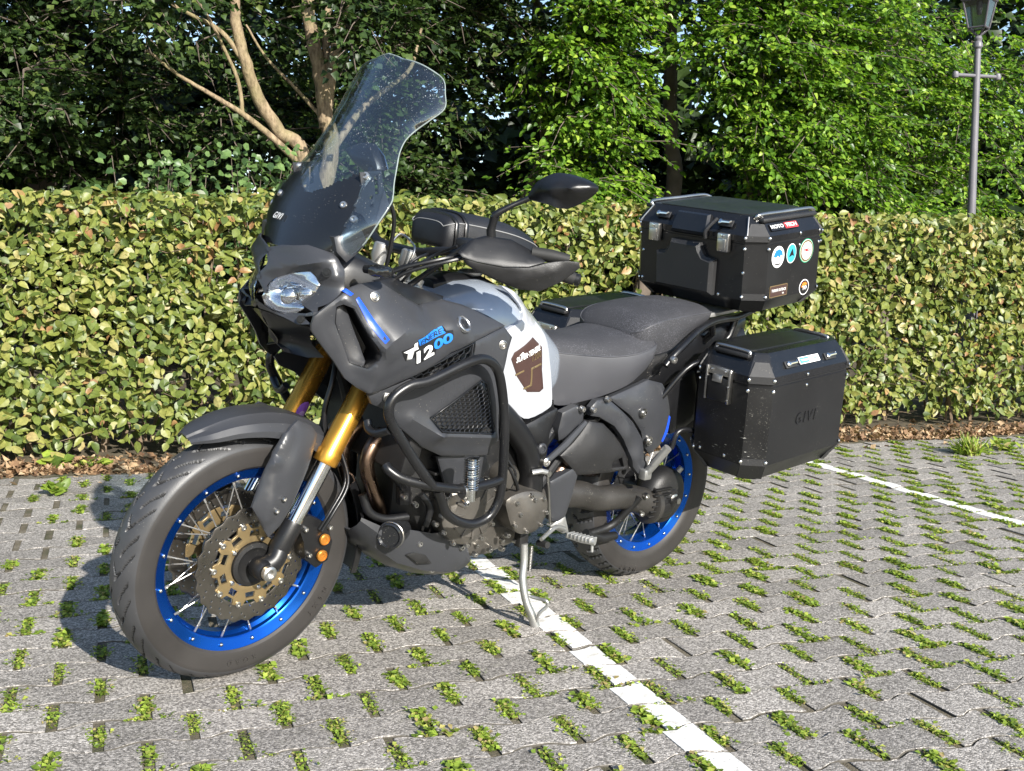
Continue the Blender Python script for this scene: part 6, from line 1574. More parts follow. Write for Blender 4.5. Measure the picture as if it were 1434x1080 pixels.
for s in (1, -1):
    VF = panel(hg_up, [(1.0664, 0.3165, 1.1617), (1.0196, 0.3575, 1.1570)], 0.008, 0.010, 0.004)
    hg = mobj('hand_guard', st(VF if s > 0 else mirror_y(VF)), M_blk, moto, 45)
    VF = panel(hg_lo, [], 0.010, 0.010, 0.004, creases=[(xz_((1.0200, 0.3672, 1.1062)), xz_((0.9596, 0.4149, 1.1359)), 0.35, 0.035)])
    mobj('guard_lower', st(VF if s > 0 else mirror_y(VF)), M_tex, hg, 45)
    a = Vector((0.9974, 0.4200, 1.1677)); b = Vector((0.9462, 0.4550, 1.1713)); a.y *= s; b.y *= s
    VF = tube(crom([(0.9800, 0.3588, 1.1720), (0.9432, 0.3929, 1.1696), (0.9111, 0.4282, 1.1666)], 4), [0.016, 0.017, 0.013], 12)
    mobj('guard_end', st(VF if s > 0 else mirror_y(VF)), M_rub, hg, 45)
    mo = [(0.9750, 0.3130, 1.3076), (0.9750, 0.3389, 1.3473), (0.9600, 0.3833, 1.3751), (0.9500, 0.4283, 1.3749), (0.9450, 0.4702, 1.3670), (0.9400, 0.4916, 1.3539), (0.9400, 0.4779, 1.3327), (0.9450, 0.4369, 1.3050), (0.9500, 0.4024, 1.2905), (0.9600, 0.3769, 1.2958), (0.9750, 0.3258, 1.3000)]
    mi = np.array([(0.9950, 0.4286, 1.3342), (0.9800, 0.4703, 1.3431), (0.9900, 0.3750, 1.3248), (0.9750, 0.4223, 1.3107), (0.9850, 0.4230, 1.3577)])
    VF = panel_x(mo, mi, thick=0.028, step=0.009, edge=0.004, soft=4)
    mi_o = mobj('mirror', st(VF if s > 0 else mirror_y(VF)), M_blk, moto, 60)
    mc = np.array(mo); mc[:, 0] = mc[:, 0].mean() - 0.026; cc_ = mc.mean(0); mg_ = cc_ + (mc - cc_) * 0.9
    VF = panel_x(mg_, [], thick=0.004, step=0.02, edge=0.001); mobj('mirror_glass', st(VF if s > 0 else mirror_y(VF)), M_chrome, mi_o, 60)
    VF = tube([(1.035, 0.275, 1.145), (1.0500, 0.2758, 1.2155), (1.0500, 0.2795, 1.2302), (1.0500, 0.2833, 1.2491)], [0.013, 0.012, 0.010, 0.012], 12); mobj('mirror_mount', st(VF if s > 0 else mirror_y(VF)), M_blk, mi_o, 50)
    VF = tube([(1.0500, 0.2812, 1.2507), (1.0450, 0.2935, 1.2630), (1.0100, 0.3067, 1.2847), (0.9850, 0.3306, 1.3044)], [0.0105, 0.0085, 0.0065, 0.008], 12); mobj('mirror_stem', st(VF if s > 0 else mirror_y(VF)), M_blk, mi_o, 50)

# ------------------------------------------------------------------ crash bars
def bent(pts, r=0.0130, n=8): return tube(crom(pts, n), r, 14)
main_b = [(1.1637, 0.3000, 0.5531), (1.2291, 0.3000, 0.6289), (1.2985, 0.2920, 0.7228), (1.3137, 0.2900, 0.7603), (1.3025, 0.2900, 0.7933), (1.2606, 0.2950, 0.8212), (1.2021, 0.3020, 0.8333), (1.0892, 0.3050, 0.8740), (1.0317, 0.3020, 0.8791), (0.9852, 0.2980, 0.8512), (0.9585, 0.2980, 0.7907), (0.9364, 0.2980, 0.6976), (0.9267, 0.2980, 0.6085), (0.9230, 0.2980, 0.5257), (0.9275, 0.2960, 0.4777), (0.9524, 0.2920, 0.4382), (1.0026, 0.2880, 0.4238), (1.0556, 0.2840, 0.4392), (1.0954, 0.2820, 0.4680), (1.1191, 0.2850, 0.5093), (1.1376, 0.2920, 0.5383)]
cross_b = [(1.2758, 0.2450, 0.6064), (1.2713, 0.2580, 0.5950), (1.2421, 0.2780, 0.5757), (1.1696, 0.2980, 0.5550), (1.0686, 0.3040, 0.5357), (0.9743, 0.3020, 0.5364), (0.9223, 0.2980, 0.5435)]
stub_b = [(1.3097, 0.2000, 0.7115), (1.3129, 0.2150, 0.6953), (1.3096, 0.2450, 0.6925), (1.3023, 0.2850, 0.7099)]
for s in (1, -1):
    VF = bent(main_b); cb = mobj('crash_bar', VF if s > 0 else mirror_y(VF), M_tubeb, moto, 60)
    for q, r_ in ((cross_b, 0.0125), (stub_b, 0.0115)):
        VF = bent(q, r_); mobj('bar_strut', VF if s > 0 else mirror_y(VF), M_tubeb, cb, 60)
    VF = rod((1.2716, 0.2500, 0.5986), (1.10, 0.12, 0.47), 0.011); mobj('bar_strut', VF if s > 0 else mirror_y(VF), M_tubeb, cb, 60)
    # sprung highway peg clamped upright on the bar
    pa, pb = Vector((1.0569, 0.3180, 0.6265)), Vector((1.0456, 0.3180, 0.5050)); d_ = pb - pa; n_ = 120
    prof = [(0.0, 0.0)] + [(0.0165 + 0.0042 * math.cos(2 * math.pi * 13 * k / n_), d_.length * (0.02 + 0.70 * k / n_)) for k in range(n_ + 1)] + [(0.0125, d_.length * 0.74), (0.0125, d_.length), (0.0, d_.length)]
    for q in (pa, d_): q.y *= s
    pg = mobj('highway_peg', lathe(prof, 20, pa, d_), M_chrome, moto, 50)
    q = Vector((1.0580, 0.3060, 0.5294)); q.y *= s
    mobj('peg_clamp', lathe([(0.019, -0.012), (0.021, -0.010), (0.021, 0.010), (0.019, 0.012)], 20, q, (1, 0.05 * s, 0.03)), M_steel, pg, 40)
    mobj('bolt', bolt(Vector((q.x, q.y, q.z - 0.026)), (0, s, -0.3), 0.008, 0.02), M_steel, pg)

# ------------------------------------------------------------------ side stand, foot controls
sd = (0.6825, 0.1650, 0.2723)
stand = mobj('side_stand', tube(crom([sd, (0.6805, 0.1720, 0.2173), (0.6901, 0.1850, 0.1664), (0.6877, 0.2050, 0.1089), (0.6743, 0.2250, 0.0635), (0.6603, 0.2380, 0.0208)], 6), [0.012, 0.0115, 0.0115, 0.0115, 0.013, 0.015], 14), M_alu, moto, 60)
ftp = Vector((0.6479, 0.2380, 0.0121))
mobj('stand_foot', xf(plate([(-0.030, -0.022), (0.010, -0.026), (0.030, -0.016), (0.034, 0.006), (0.020, 0.024), (-0.015, 0.026), (-0.030, 0.015)], 0.007, Matrix.Identity(4), 0.002), Matrix.Translation((ftp.x - 0.005, ftp.y + 0.004, ftp.z - 0.012)) @ Matrix.Rotation(LEAN, 4, 'X')), M_alu, stand, 30)
mobj('stand_tang', tube(crom([(0.6747, 0.2120, 0.1198), (0.6617, 0.2350, 0.1190), (0.6569, 0.2620, 0.1215), (0.6523, 0.2620, 0.1041), (0.6675, 0.2480, 0.0786), (0.6667, 0.2400, 0.0499)], 4), 0.0055, 10), M_alu, stand, 60)
pa, pb = Vector((0.6563, 0.1720, 0.2633)), Vector((0.6634, 0.1820, 0.1891)); d_ = pb - pa
prof = [(0.0, 0.0)] + [(0.0062 + 0.0016 * math.cos(2 * math.pi * 16 * k / 96), d_.length * k / 96) for k in range(97)] + [(0.0, d_.length)]
mobj('stand_spring', lathe(prof, 12, pa, d_), M_steel, stand, 60)
mobj('stand_bracket', box((sd[0], sd[1] - 0.015, sd[2] + 0.01), (0.036, 0.03, 0.045), 0.006), M_engd, stand)
pegp = [(0.5231, 0.1850, 0.2824), (0.5085, 0.2350, 0.2829), (0.4915, 0.2750, 0.2851)]
peg = mobj('foot_peg', tube(pegp, [0.010, 0.012, 0.011], 12), M_alu, moto)
pv = Vector(pegp[2]) - Vector(pegp[0])
for k in range(7):
    c_ = Vector(pegp[0]) + pv * (0.12 + 0.13 * k) + Vector((0, 0, 0.004))
    mobj('peg_tooth', xf(box((0, 0, 0), (0.034, 0.006, 0.016), 0.002), Matrix.Translation(c_)), M_alu, peg)
mobj('peg_feeler', rod(Vector(pegp[2]) + Vector((0, -0.012, -0.004)), Vector(pegp[2]) + Vector((0, -0.008, -0.035)), 0.0045), M_alu, peg)
pb_o = [(0.6012, 0.1650, 0.4551), (0.5127, 0.1700, 0.4884), (0.4905, 0.1700, 0.4622), (0.5038, 0.1700, 0.3983), (0.5231, 0.1700, 0.3321), (0.5512, 0.1700, 0.3242), (0.5726, 0.1650, 0.3258), (0.5934, 0.1650, 0.3967)]
both('peg_bracket', panel(pb_o, [], 0.03, 0.014, 0.006), M_grey, moto)
mobj('peg_plate', panel([(0.5576, 0.1650, 0.3205), (0.5263, 0.1700, 0.3415), (0.5059, 0.1750, 0.2860), (0.5295, 0.1750, 0.2836), (0.5747, 0.1600, 0.3095)], [], 0.02, 0.012, 0.003), M_alu, moto)
mobj('gear_lever', tube(crom([(0.5332, 0.1800, 0.3009), (0.5811, 0.1900, 0.3176), (0.6288, 0.2050, 0.3094), (0.6682, 0.2200, 0.3022)], 4), [0.008, 0.007, 0.006], 10), M_alu, moto)
mobj('gear_toe', rod((0.6530, 0.1950, 0.2805), (0.6536, 0.2350, 0.2876), 0.0105), M_rub, moto)
mobj('shift_rod', rod((0.6538, 0.2000, 0.4960), (0.6033, 0.1850, 0.3311), 0.0042), M_steel, moto)
mobj('rod_end', lathe([(0.009, -0.008), (0.011, 0), (0.009, 0.008)], 14, (0.6542, 0.2000, 0.4989), YAX), M_steel, moto)
mobj('shift_arm', tube([(0.7091, 0.1900, 0.5051), (0.6821, 0.2000, 0.5095), (0.6547, 0.2000, 0.5018)], 0.008, 10), M_alu, moto)
lk = [(0.6626, 0.1950, 0.5342), (0.5849, 0.1900, 0.5772), (0.4986, 0.1800, 0.6360)]
mobj('linkage_bar', tube(lk, [0.009, 0.011, 0.008], 10), M_grey, moto)
mobj('link_bolt', lathe([(0.014, -0.01), (0.014, 0.006), (0.008, 0.010), (0.006, 0.006), (0, 0.006)], 18, (0.6656, 0.1980, 0.5354), YAX), M_steel, moto)

# ------------------------------------------------------------------ swing arm, final drive, rear side panels
sw = mobj('swing_arm', tube(crom([(0.66, 0.10, 0.40), (0.4385, 0.1150, 0.3817), (0.3356, 0.1180, 0.3536), (0.2105, 0.1180, 0.3435), (0.0930, 0.1180, 0.3084)], 6), [0.043, 0.044, 0.041, 0.043, 0.048], 22), M_swing, moto, 50)
mobj('drive_flange', lathe([(0.060, -0.010), (0.066, -0.008), (0.066, 0.010), (0.060, 0.013)], 26, (0.0742, 0.1180, 0.2992), (1, 0.0, 0.12)), M_swing, sw, 35)
fdc = Vector((-0.0076, 0.1350, 0.3069))
fd = mobj('final_drive', join(lathe([(0.060, -0.075), (0.094, -0.05), (0.100, -0.02), (0.094, 0.012), (0.070, 0.030), (0.034, 0.036), (0.030, 0.042), (0, 0.042)], 36, (0.0, 0.118, 0.321), YAX),
    tube([(0.0722, 0.1180, 0.2990), (0.0247, 0.1180, 0.3005), (0.03, 0.118, 0.325)], [0.058, 0.062, 0.072], 20)), M_engd, sw, 45)
for k in range(6):
    mobj('cooling_rib', box((0.075 - 0.004 * k, 0.165 - 0.003 * abs(k - 2.5), 0.272 + 0.018 * k), (0.085, 0.014, 0.005), 0.0015), M_engd, fd)
mobj('axle_nut', lathe([(0.020, 0), (0.020, 0.010), (0.014, 0.014), (0.010, 0.014), (0.010, 0.030), (0, 0.030)], 18, (0.0, 0.158, 0.321), YAX), M_steel, fd)
mobj('filler_plug', lathe([(0.010, 0), (0.010, 0.018), (0, 0.02)], 12, (-0.0334, 0.1400, 0.4101), (-0.3, 0.4, 0.8)), M_alu, fd)
for q in ((0.1504, 0.1650, 0.3535), (0.1633, 0.1650, 0.2942)): mobj('bolt', bolt(q, (0.3, 1, 0), 0.010, 0.012), M_steel, sw)
mobj('torque_arm', tube(crom([(0.3290, 0.1000, 0.2267), (0.2372, 0.1100, 0.2449), (0.1955, 0.1500, 0.3196), (0.1820, 0.1650, 0.3513)], 4), [0.014, 0.013, 0.012], 10), M_engd, sw, 50)
mobj('lower_link', tube([(0.3467, 0.1000, 0.2294), (0.2721, 0.1000, 0.2016), (0.2002, 0.1000, 0.2000)], [0.016, 0.018, 0.014], 10), M_engd, moto, 50)
# textured heel cover
hc = [(0.5756, 0.1700, 0.5350), (0.5274, 0.1720, 0.5725), (0.4658, 0.1680, 0.6331), (0.4063, 0.1720, 0.6216), (0.3526, 0.1760, 0.5810), (0.2770, 0.1740, 0.5031), (0.2515, 0.1700, 0.4577), (0.3742, 0.1700, 0.4576), (0.4889, 0.1680, 0.4644)]
hole_ = xz([(0.3510, 0.1750, 0.4960), (0.3045, 0.1750, 0.5044), (0.2823, 0.1720, 0.4692), (0.3457, 0.1740, 0.4732)])
hco = both('heel_cover', panel(hc, [(0.4464, 0.1900, 0.5579), (0.3467, 0.1840, 0.5042), (0.4974, 0.1820, 0.5255)], 0.03, 0.012, 0.007, holes=[hole_]), M_tex, moto)[0]
mobj('cover_recess', panel([(x_, 0.158, z_) for x_, z_ in hole_], [], 0.004, 0.02, 0.001), M_kdecal, hco)
ab = [(0.5781, 0.1500, 0.6060), (0.5680, 0.1500, 0.6626), (0.5135, 0.1550, 0.6829), (0.4821, 0.1550, 0.6632), (0.4778, 0.1520, 0.6329), (0.5163, 0.1500, 0.5889), (0.5673, 0.1480, 0.5756)]
both('air_box_cover', panel(ab, [], 0.03, 0.014, 0.006), M_grey, moto)
# grey bracket carrying the passenger peg
br = [(0.4568, 0.1600, 0.6742), (0.4338, 0.1580, 0.6943), (0.3868, 0.1600, 0.6975), (0.3526, 0.1760, 0.6706), (0.2826, 0.1840, 0.6192), (0.2339, 0.1900, 0.5617), (0.2187, 0.1950, 0.4937), (0.1788, 0.2000, 0.4470), (0.1924, 0.2000, 0.4248), (0.2267, 0.1960, 0.4389), (0.2604, 0.1900, 0.4720), (0.2947, 0.1860, 0.5358), (0.3629, 0.1800, 0.6129), (0.4226, 0.1680, 0.6431), (0.4567, 0.1620, 0.6484)]
pbk = both('peg_hanger', panel(br, [(0.3071, 0.1960, 0.5882), (0.2592, 0.2000, 0.4994)], 0.024, 0.012, 0.006), M_grey, moto)[0]
for q in ((0.3991, 0.1660, 0.6980), (0.4581, 0.1660, 0.6700), (0.5009, 0.1600, 0.6734)): mobj('bolt', bolt(q, YAX, 0.010, 0.010), M_steel, pbk)
sp_ = [(0.3736, 0.1500, 0.6966), (0.2716, 0.1550, 0.7260), (0.2085, 0.1580, 0.7473), (0.1368, 0.1600, 0.7315), (0.1049, 0.1600, 0.6986), (0.0796, 0.1620, 0.6347), (0.0826, 0.1650, 0.5662), (0.1066, 0.1680, 0.5299), (0.1648, 0.1720, 0.4990), (0.2035, 0.1750, 0.5300), (0.2255, 0.1750, 0.5815), (0.2817, 0.1720, 0.6373), (0.3355, 0.1600, 0.6714)]
side = both('rear_side_panel', panel(sp_, [(0.2012, 0.1860, 0.6437), (0.1569, 0.1840, 0.5716), (0.2642, 0.1700, 0.6929)], 0.02, 0.013, 0.007), M_grey, moto)[0]
sp_y = yfun(sp_, [(0.2012, 0.1860, 0.6437), (0.1569, 0.1840, 0.5716), (0.2642, 0.1700, 0.6929)])
decal('blue_stripe', sp_y, [(0.0914, 0.1660, 0.6240), (0.0799, 0.1640, 0.6163), (0.0861, 0.1670, 0.5671), (0.1070, 0.1700, 0.5343), (0.1198, 0.1720, 0.5399), (0.1051, 0.1720, 0.5764)], M_blue, side)
for q in ((0.2415, 0.1880, 0.6461), (0.1952, 0.1880, 0.5501)): mobj('bolt', lathe([(0.016, -0.010), (0.016, -0.002), (0.0095, -0.003), (0.009, 0.003), (0.004, 0.004), (0, 0.002)], 20, q, YAX), M_steel, side)
pp = [(0.2171, 0.2050, 0.4479), (0.2079, 0.2250, 0.4813), (0.1960, 0.2650, 0.5479)]
ppg = mobj('passenger_peg', tube(pp, [0.013, 0.013, 0.012], 12), M_alu, moto)
mobj('peg_rubber', tube([Vector(pp[1]) + Vector((0, 0, 0.003)), Vector(pp[2]) + Vector((0, 0.0, 0.003))], [0.0145, 0.0135], 10), M_alu, ppg)
mobj('peg_mount', box(pp[0], (0.035, 0.03, 0.035), 0.006), M_alu, ppg)
# rear hugger, shock cover and muffler on the far side
mobj('rear_hugger', shell(arch(RWC, 48, 165, lambda t: [(-0.085, 0.335), (-0.075, 0.352), (0, 0.358), (0.075, 0.352), (0.085, 0.335)], 20), 0.004), M_blk, moto, 50)
mobj('muffler', xf(superloft([(-0.26, 0.055, 0.075, -0.075), (-0.24, 0.062, 0.085, -0.085), (0.16, 0.058, 0.08, -0.08), (0.26, 0.035, 0.045, -0.045)], 20, 0.7), Matrix.Translation((0.02, -0.20, 0.52)) @ Matrix.Rotation(R(18), 4, 'Y')), M_alu, moto)
mobj('shock', lathe([(0.02, -0.16), (0.035, -0.15)] + [(0.034 + 0.006 * math.cos(2 * math.pi * 7 * k / 70), -0.13 + 0.26 * k / 70) for k in range(71)] + [(0.035, 0.15), (0.02, 0.16)], 20, (0.50, 0.02, 0.56), (0.35, 0, 1)), M_blue, moto)
mobj('rear_mudguard', shell([[(x_, w_, z_) for w_ in (0.10, 0.07, 0, -0.07, -0.10)] for x_, z_ in ((-0.20, 0.84), (-0.34, 0.78), (-0.42, 0.66), (-0.44, 0.55))], 0.005), M_blk, moto, 40)
# rack rails and plate
rail = [(0.1739, 0.1900, 0.7986), (0.1524, 0.1920, 0.8220), (0.1128, 0.1920, 0.8525), (0.0225, 0.1800, 0.9039), (-0.0610, 0.1650, 0.9296), (-0.1649, 0.1400, 0.9349), (-0.2692, 0.1150, 0.9355), (-0.40, 0.10, 0.965)]
rk = both('grab_rail', bent(rail, 0.0115, 6), M_tubeb, moto, 60)[0]
both('rail_strut', tube([(-0.0679, 0.1600, 0.9269), (-0.0956, 0.1500, 0.8911), (-0.10, 0.12, 0.86)], 0.013, 10), M_tubeb, moto, 60)
both('rail_strut', tube([(-0.2598, 0.1150, 0.9339), (-0.2470, 0.1100, 0.8710), (-0.2185, 0.1100, 0.8458)], 0.013, 10), M_tubeb, moto, 60)
mobj('rail_bolt', bolt((0.1579, 0.2050, 0.8210), YAX, 0.013, 0.010), M_steel, moto)
mobj('rack_plate', xf(plate(rrect(0.30, 0.24, 0.04), 0.012, Matrix.Translation((-0.24, 0, 0.955)) @ Matrix.Rotation(R(7.7), 4, 'Y'), 0.003), Matrix.Identity(4)), M_alu, moto)
both('pannier_frame', join(tube(crom([(0.1464, 0.1600, 0.6765), (0.05, 0.20, 0.80), (-0.1, 0.215, 0.80), (-0.40, 0.215, 0.83), (-0.45, 0.21, 0.78), (-0.42, 0.21, 0.60), (-0.1, 0.21, 0.56), (0.06, 0.20, 0.58), (0.0873, 0.1900, 0.5164)], 5), 0.009, 10)), M_tubeb, moto, 60)
mobj('tail_light', box((-0.43, 0, 0.80), (0.03, 0.14, 0.05), 0.008), M_red, moto)

inn = [(0.0952, 0.1500, 0.7081), (0.0316, 0.1500, 0.7421), (-0.0377, 0.1450, 0.7627), (-0.0879, 0.1400, 0.6557), (-0.0892, 0.1350, 0.5891), (-0.0274, 0.1350, 0.5551), (0.0350, 0.1400, 0.5477), (0.0728, 0.1500, 0.6249)]
both('inner_tail_panel', panel(inn, [], 0.012, 0.02, 0.003), M_blk, moto)
mobj('plate_hanger', superloft([(-0.10, 0.10, 0.86, 0.62), (-0.22, 0.11, 0.88, 0.66), (-0.36, 0.10, 0.90, 0.72)], 16, 0.5), M_blk, moto)
for pts, r_ in (([(1.2425, 0.1100, 0.4830), (1.2231, 0.1200, 0.4334), (1.1769, 0.1300, 0.4111), (1.1097, 0.1400, 0.4110)], 0.012), ([(1.0865, 0.1600, 0.4784), (1.0589, 0.1700, 0.4393), (1.0644, 0.1650, 0.3867)], 0.010), ([(0.8124, 0.2000, 0.5357), (0.7897, 0.2100, 0.4959), (0.7672, 0.2000, 0.4630)], 0.005), ([(0.8156, 0.1900, 0.5598), (0.7879, 0.2050, 0.5143), (0.7948, 0.2000, 0.4733)], 0.004)):
    mobj('hose', tube(crom(pts, 5), r_, 10), M_blk, moto, 60)
for q in ((1.0378, 0.1700, 0.3909), (0.9803, 0.1650, 0.3395), (0.9268, 0.1600, 0.3003), (1.0984, 0.1500, 0.4480), (1.1389, 0.1500, 0.4757), (0.7819, 0.1900, 0.3249), (0.7794, 0.1700, 0.2759), (0.8230, 0.1650, 0.2779), (0.8732, 0.1600, 0.2708)):
    mobj('bolt', bolt(q, YAX, 0.0085, 0.012), M_steel, engine)

# ================================================================== CASES (lifted off their racks by a latch)
M_case = basic('black_case_metal', (0.0075, 0.0077, 0.0085), 0.32, var=0.15, dust=0.14, bump=0.05, gscale=900)
M_caseside = basic('mud_spattered_case', (0.0075, 0.0075, 0.008), 0.36, var=0.15, dust=0.85, dcol=(0.26, 0.25, 0.22), scratch=0.55)
M_caseplastic = basic('case_corner_plastic', (0.017, 0.017, 0.018), 0.5, var=0.1, bump=0.5, gscale=600, dust=0.15)
M_caselid = basic('case_lid', (0.008, 0.0085, 0.010), 0.24, var=0.12, dust=0.12)
M_green2 = basic('rubber_mat', (0.010, 0.011, 0.011), 0.36, var=0.1, dust=0.1)
def octa(lx, ly, c):
    """chamfered rectangle outline, x from 0 back to -lx, y +-ly"""
    return [(0, ly - c), (-c, ly), (-lx + c, ly), (-lx, ly - c), (-lx, -ly + c), (-lx + c, -ly), (-c, -ly), (0, -ly + c)]
def case(root, lx, ly, c, z1, z2, z3, z4, lid_in, bot_in, cfront, parent_mat=None):
    """z1 body foot, 0 underside; z2 seam; z3 lid shoulder; z4 roof"""
    def ring(o, z): return [(x, y, z) for x, y in o]
    def inset(d): return [(x - (d if x == 0 else 0) + (d if x == -lx else 0) - (0 if x in (0, -lx) else (d * 0.41 if x > -lx / 2 else -d * 0.41)), y - math.copysign(d if abs(abs(y) - ly) < 1e-9 else d * 0.41, y), 0) for x, y in octa(lx, ly, c)]
    def insz(d, z): return [(x, y, z) for x, y, _ in inset(d)]
    body = mobj('case_body', loft([insz(bot_in, 0.0), insz(0.004, z1 - 0.006), insz(0.0, z1), insz(0.0, z2 - 0.004), insz(0.004, z2 - 0.002)]), M_case, root, 20)
    mobj('seam', loft([insz(0.003, z2 - 0.004), insz(0.003, z2 + 0.004)]), M_kdecal, body, 20)
    lid = mobj('lid', loft([insz(0.003, z2 + 0.003), insz(-0.002, z2 + 0.005), insz(-0.002, z3), insz(lid_in, z4 - 0.006), insz(lid_in + 0.006, z4)]), M_caselid, root, 20)
    # plastic corner caps, bottom and lid
    o = octa(lx, ly, c)
    for i in (0, 2, 4, 6):
        a, b = np.array(o[i]), np.array(o[(i + 1)]); m = (a + b) / 2; n_ = m - np.array((-lx / 2, 0)); n_ = np.array((b - a)[1], ) if False else np.array((math.copysign(1, m[0] + lx / 2), math.copysign(1, m[1]))) / math.sqrt(2)
        d = (b - a) / np.linalg.norm(b - a)
        for zlo, zhi, ins_lo, ins_hi, par in ((0.002, z1 + 0.022, bot_in, 0.0, body), (z2 + 0.006, z3, 0.0, 0.0, lid)):
            e = 0.0035
            A0 = a - d * 0.012; B0 = b + d * 0.012
            def P3(q, ins, z, out): return (q[0] - n_[0] * ins * 1.15 + n_[0] * out, q[1] - n_[1] * ins * 1.15 + n_[1] * out, z)
            if par is body:
                V = [P3(a, ins_lo * .9, zlo + 0.002, e * 2), P3(b, ins_lo * .9, zlo + 0.002, e * 2), P3(b, 0, z1, e), P3(a, 0, z1, e), P3(b, 0, zhi, e), P3(a, 0, zhi, e)]
                W_ = [(v[0] - n_[0] * 0.012, v[1] - n_[1] * 0.012, v[2]) for v in V]
                F = [(0, 1, 2, 3), (3, 2, 4, 5)]
                n6 = 6; F += [tuple(k + n6 for k in reversed(f)) for f in F[:2]] + [(1, 0, n6, n6 + 1), (0, 3, n6 + 3, n6), (3, 5, n6 + 5, n6 + 3), (5, 4, n6 + 4, n6 + 5), (4, 2, n6 + 2, n6 + 4), (2, 1, n6 + 1, n6 + 2)]
                mobj('corner_cap', (V + W_, F), M_caseplastic, par, None)
                for q in (a, b):
                    qq = Vector((q[0], q[1], z1 + 0.011)) + Vector((n_[0], n_[1], 0)) * 0.003 + Vector((*( -d * 0.0 ), 0))
                    dirn = Vector((n_[0], n_[1], 0))
                    mobj('rivet', lathe([(0.0055, -0.002), (0.0055, 0.002), (0.003, 0.004), (0, 0.0045)], 10, qq, dirn), M_chrome, par, 40)
            else:
                V = [P3(a, 0, zlo, e + .002), P3(b, 0, zlo, e + .002), P3(b, 0, z3 + 0.001, e + .002), P3(a, 0, z3 + 0.001, e + .002), P3(b - d * 0.018, lid_in * 0.62, z3 + (z4 - z3) * 0.62, e + .004), P3(a + d * 0.018, lid_in * 0.62, z3 + (z4 - z3) * 0.62, e + .004)]
                W_ = [(v[0] - n_[0] * 0.012, v[1] - n_[1] * 0.012, v[2] - 0.003) for v in V]
                F = [(0, 1, 2, 3), (3, 2, 4, 5)]; n6 = 6
                F += [tuple(k + n6 for k in reversed(f)) for f in F[:2]] + [(1, 0, n6, n6 + 1), (0, 3, n6 + 3, n6), (3, 5, n6 + 5, n6 + 3), (5, 4, n6 + 4, n6 + 5), (4, 2, n6 + 2, n6 + 4), (2, 1, n6 + 1, n6 + 2)]
                mobj('corner_cap', (V + W_, F), M_caseplastic, par, None)
                for q in (a, b):
                    mobj('rivet', lathe([(0.0055, -0.002), (0.0055, 0.002), (0.003, 0.004), (0, 0.0045)], 10, Vector((q[0] + n_[0] * .005, q[1] + n_[1] * .005, z2 + 0.018)), (n_[0], n_[1], 0)), M_chrome, par, 40)
                    mobj('rivet', lathe([(0.0055, -0.002), (0.0055, 0.002), (0.003, 0.004), (0, 0.0045)], 10, Vector((q[0] + n_[0] * .002, q[1] + n_[1] * .002, z2 - 0.018)), (n_[0], n_[1], 0)), M_chrome, par, 40)
    # polished carrying rails along the roof edges
    return body, lid
def latch(parent, M, mat=None):
    M = M @ Matrix.Diagonal((1.35, 1.35, 1.2, 1))
    l = mobj('latch', xf(join(box((0, 0, 0.008), (0.034, 0.046, 0.016), 0.003)), M), M_steel, parent, 30)
    mobj('latch_tongue', xf(box((0, -0.004, 0.018), (0.024, 0.028, 0.006), 0.002), M), M_steel, l, 30)
    for y in (-0.017, 0.017): mobj('rivet', xf(lathe([(0.004, 0), (0.004, 0.003), (0, 0.004)], 10, (0, y, 0.016)), M), M_chrome, l, 40)
    return l
def eyelet(parent, M):
    e = mobj('strap_eye', xf(join(lathe([(0.009, 0), (0.009, 0.012), (0.005, 0.015), (0, 0.015)], 14), tube([(0.008, 0, 0.010), (0.040, 0, 0.012), (0.044, 0.006, 0.010)], [0.0055, 0.0045, 0.004], 8)), M), M_chrome, parent, 40)
    mobj('eye_base', xf(box((0.018, 0, 0.002), (0.060, 0.024, 0.006), 0.002), M), M_caseplastic, e, 30)

# ---- top case
TC_M = BIKE_M @ Matrix.Translation((-0.130, 0.0, 0.965)) @ Matrix.Rotation(R(7.7), 4, 'Y')
tc = empty('top_case', TC_M)
tag(tc, 'black aluminium top case with round stickers mounted behind the pillion seat', 'top case')
TL, TW, TCc, TZ1, TZ2, TZ3, TZ4 = 0.400, 0.280, 0.055, 0.050, 0.238, 0.262, 0.322
tbody, tlid = case(tc, TL, TW, TCc, TZ1, TZ2, TZ3, TZ4, 0.040, 0.050, None)
mobj('lid_mat', xf(plate([(x, y) for x, y in ((-0.06, 0.19), (-0.34, 0.19), (-0.36, 0.17), (-0.36, -0.17), (-0.34, -0.19), (-0.06, -0.19), (-0.045, -0.17), (-0.045, 0.17))], 0.003, Matrix.Translation((0, 0, TZ4)), 0.001), Matrix.Identity(4)), M_green2, tlid, 30)
for s in (1, -1):
    mobj('lid_rail', tube(crom([(-0.050, s * 0.222, TZ4 - 0.010), (-0.062, s * 0.232, TZ4 + 0.004), (-0.20, s * 0.232, TZ4 + 0.004), (-0.335, s * 0.232, TZ4 + 0.004), (-0.375, s * 0.225, TZ4 - 0.006)], 5), 0.0065, 10), M_steel, tlid, 50)
    mobj('lid_wing', box((-0.20, s * 0.245, TZ4 - 0.012), (0.30, 0.022, 0.014), 0.005), M_caseplastic, tlid, 30)
    latch(tbody, mframe((0.004, s * 0.150, TZ2 - 0.004), (0, 1, 0), (0, 0, 1)))
    eyelet(tlid, mframe((-0.014, s * 0.135 - 0.02, TZ3 + 0.030), (0, 1, 0), (-0.55, 0, 0.83)))
    mobj('lid_trim', tube([(0.000, -s * 0.232 * (1), TZ3 + 0.001), (-0.038, -s * 0.205, TZ4 - 0.004)], 0.003, 8), M_steel, tlid, 40)
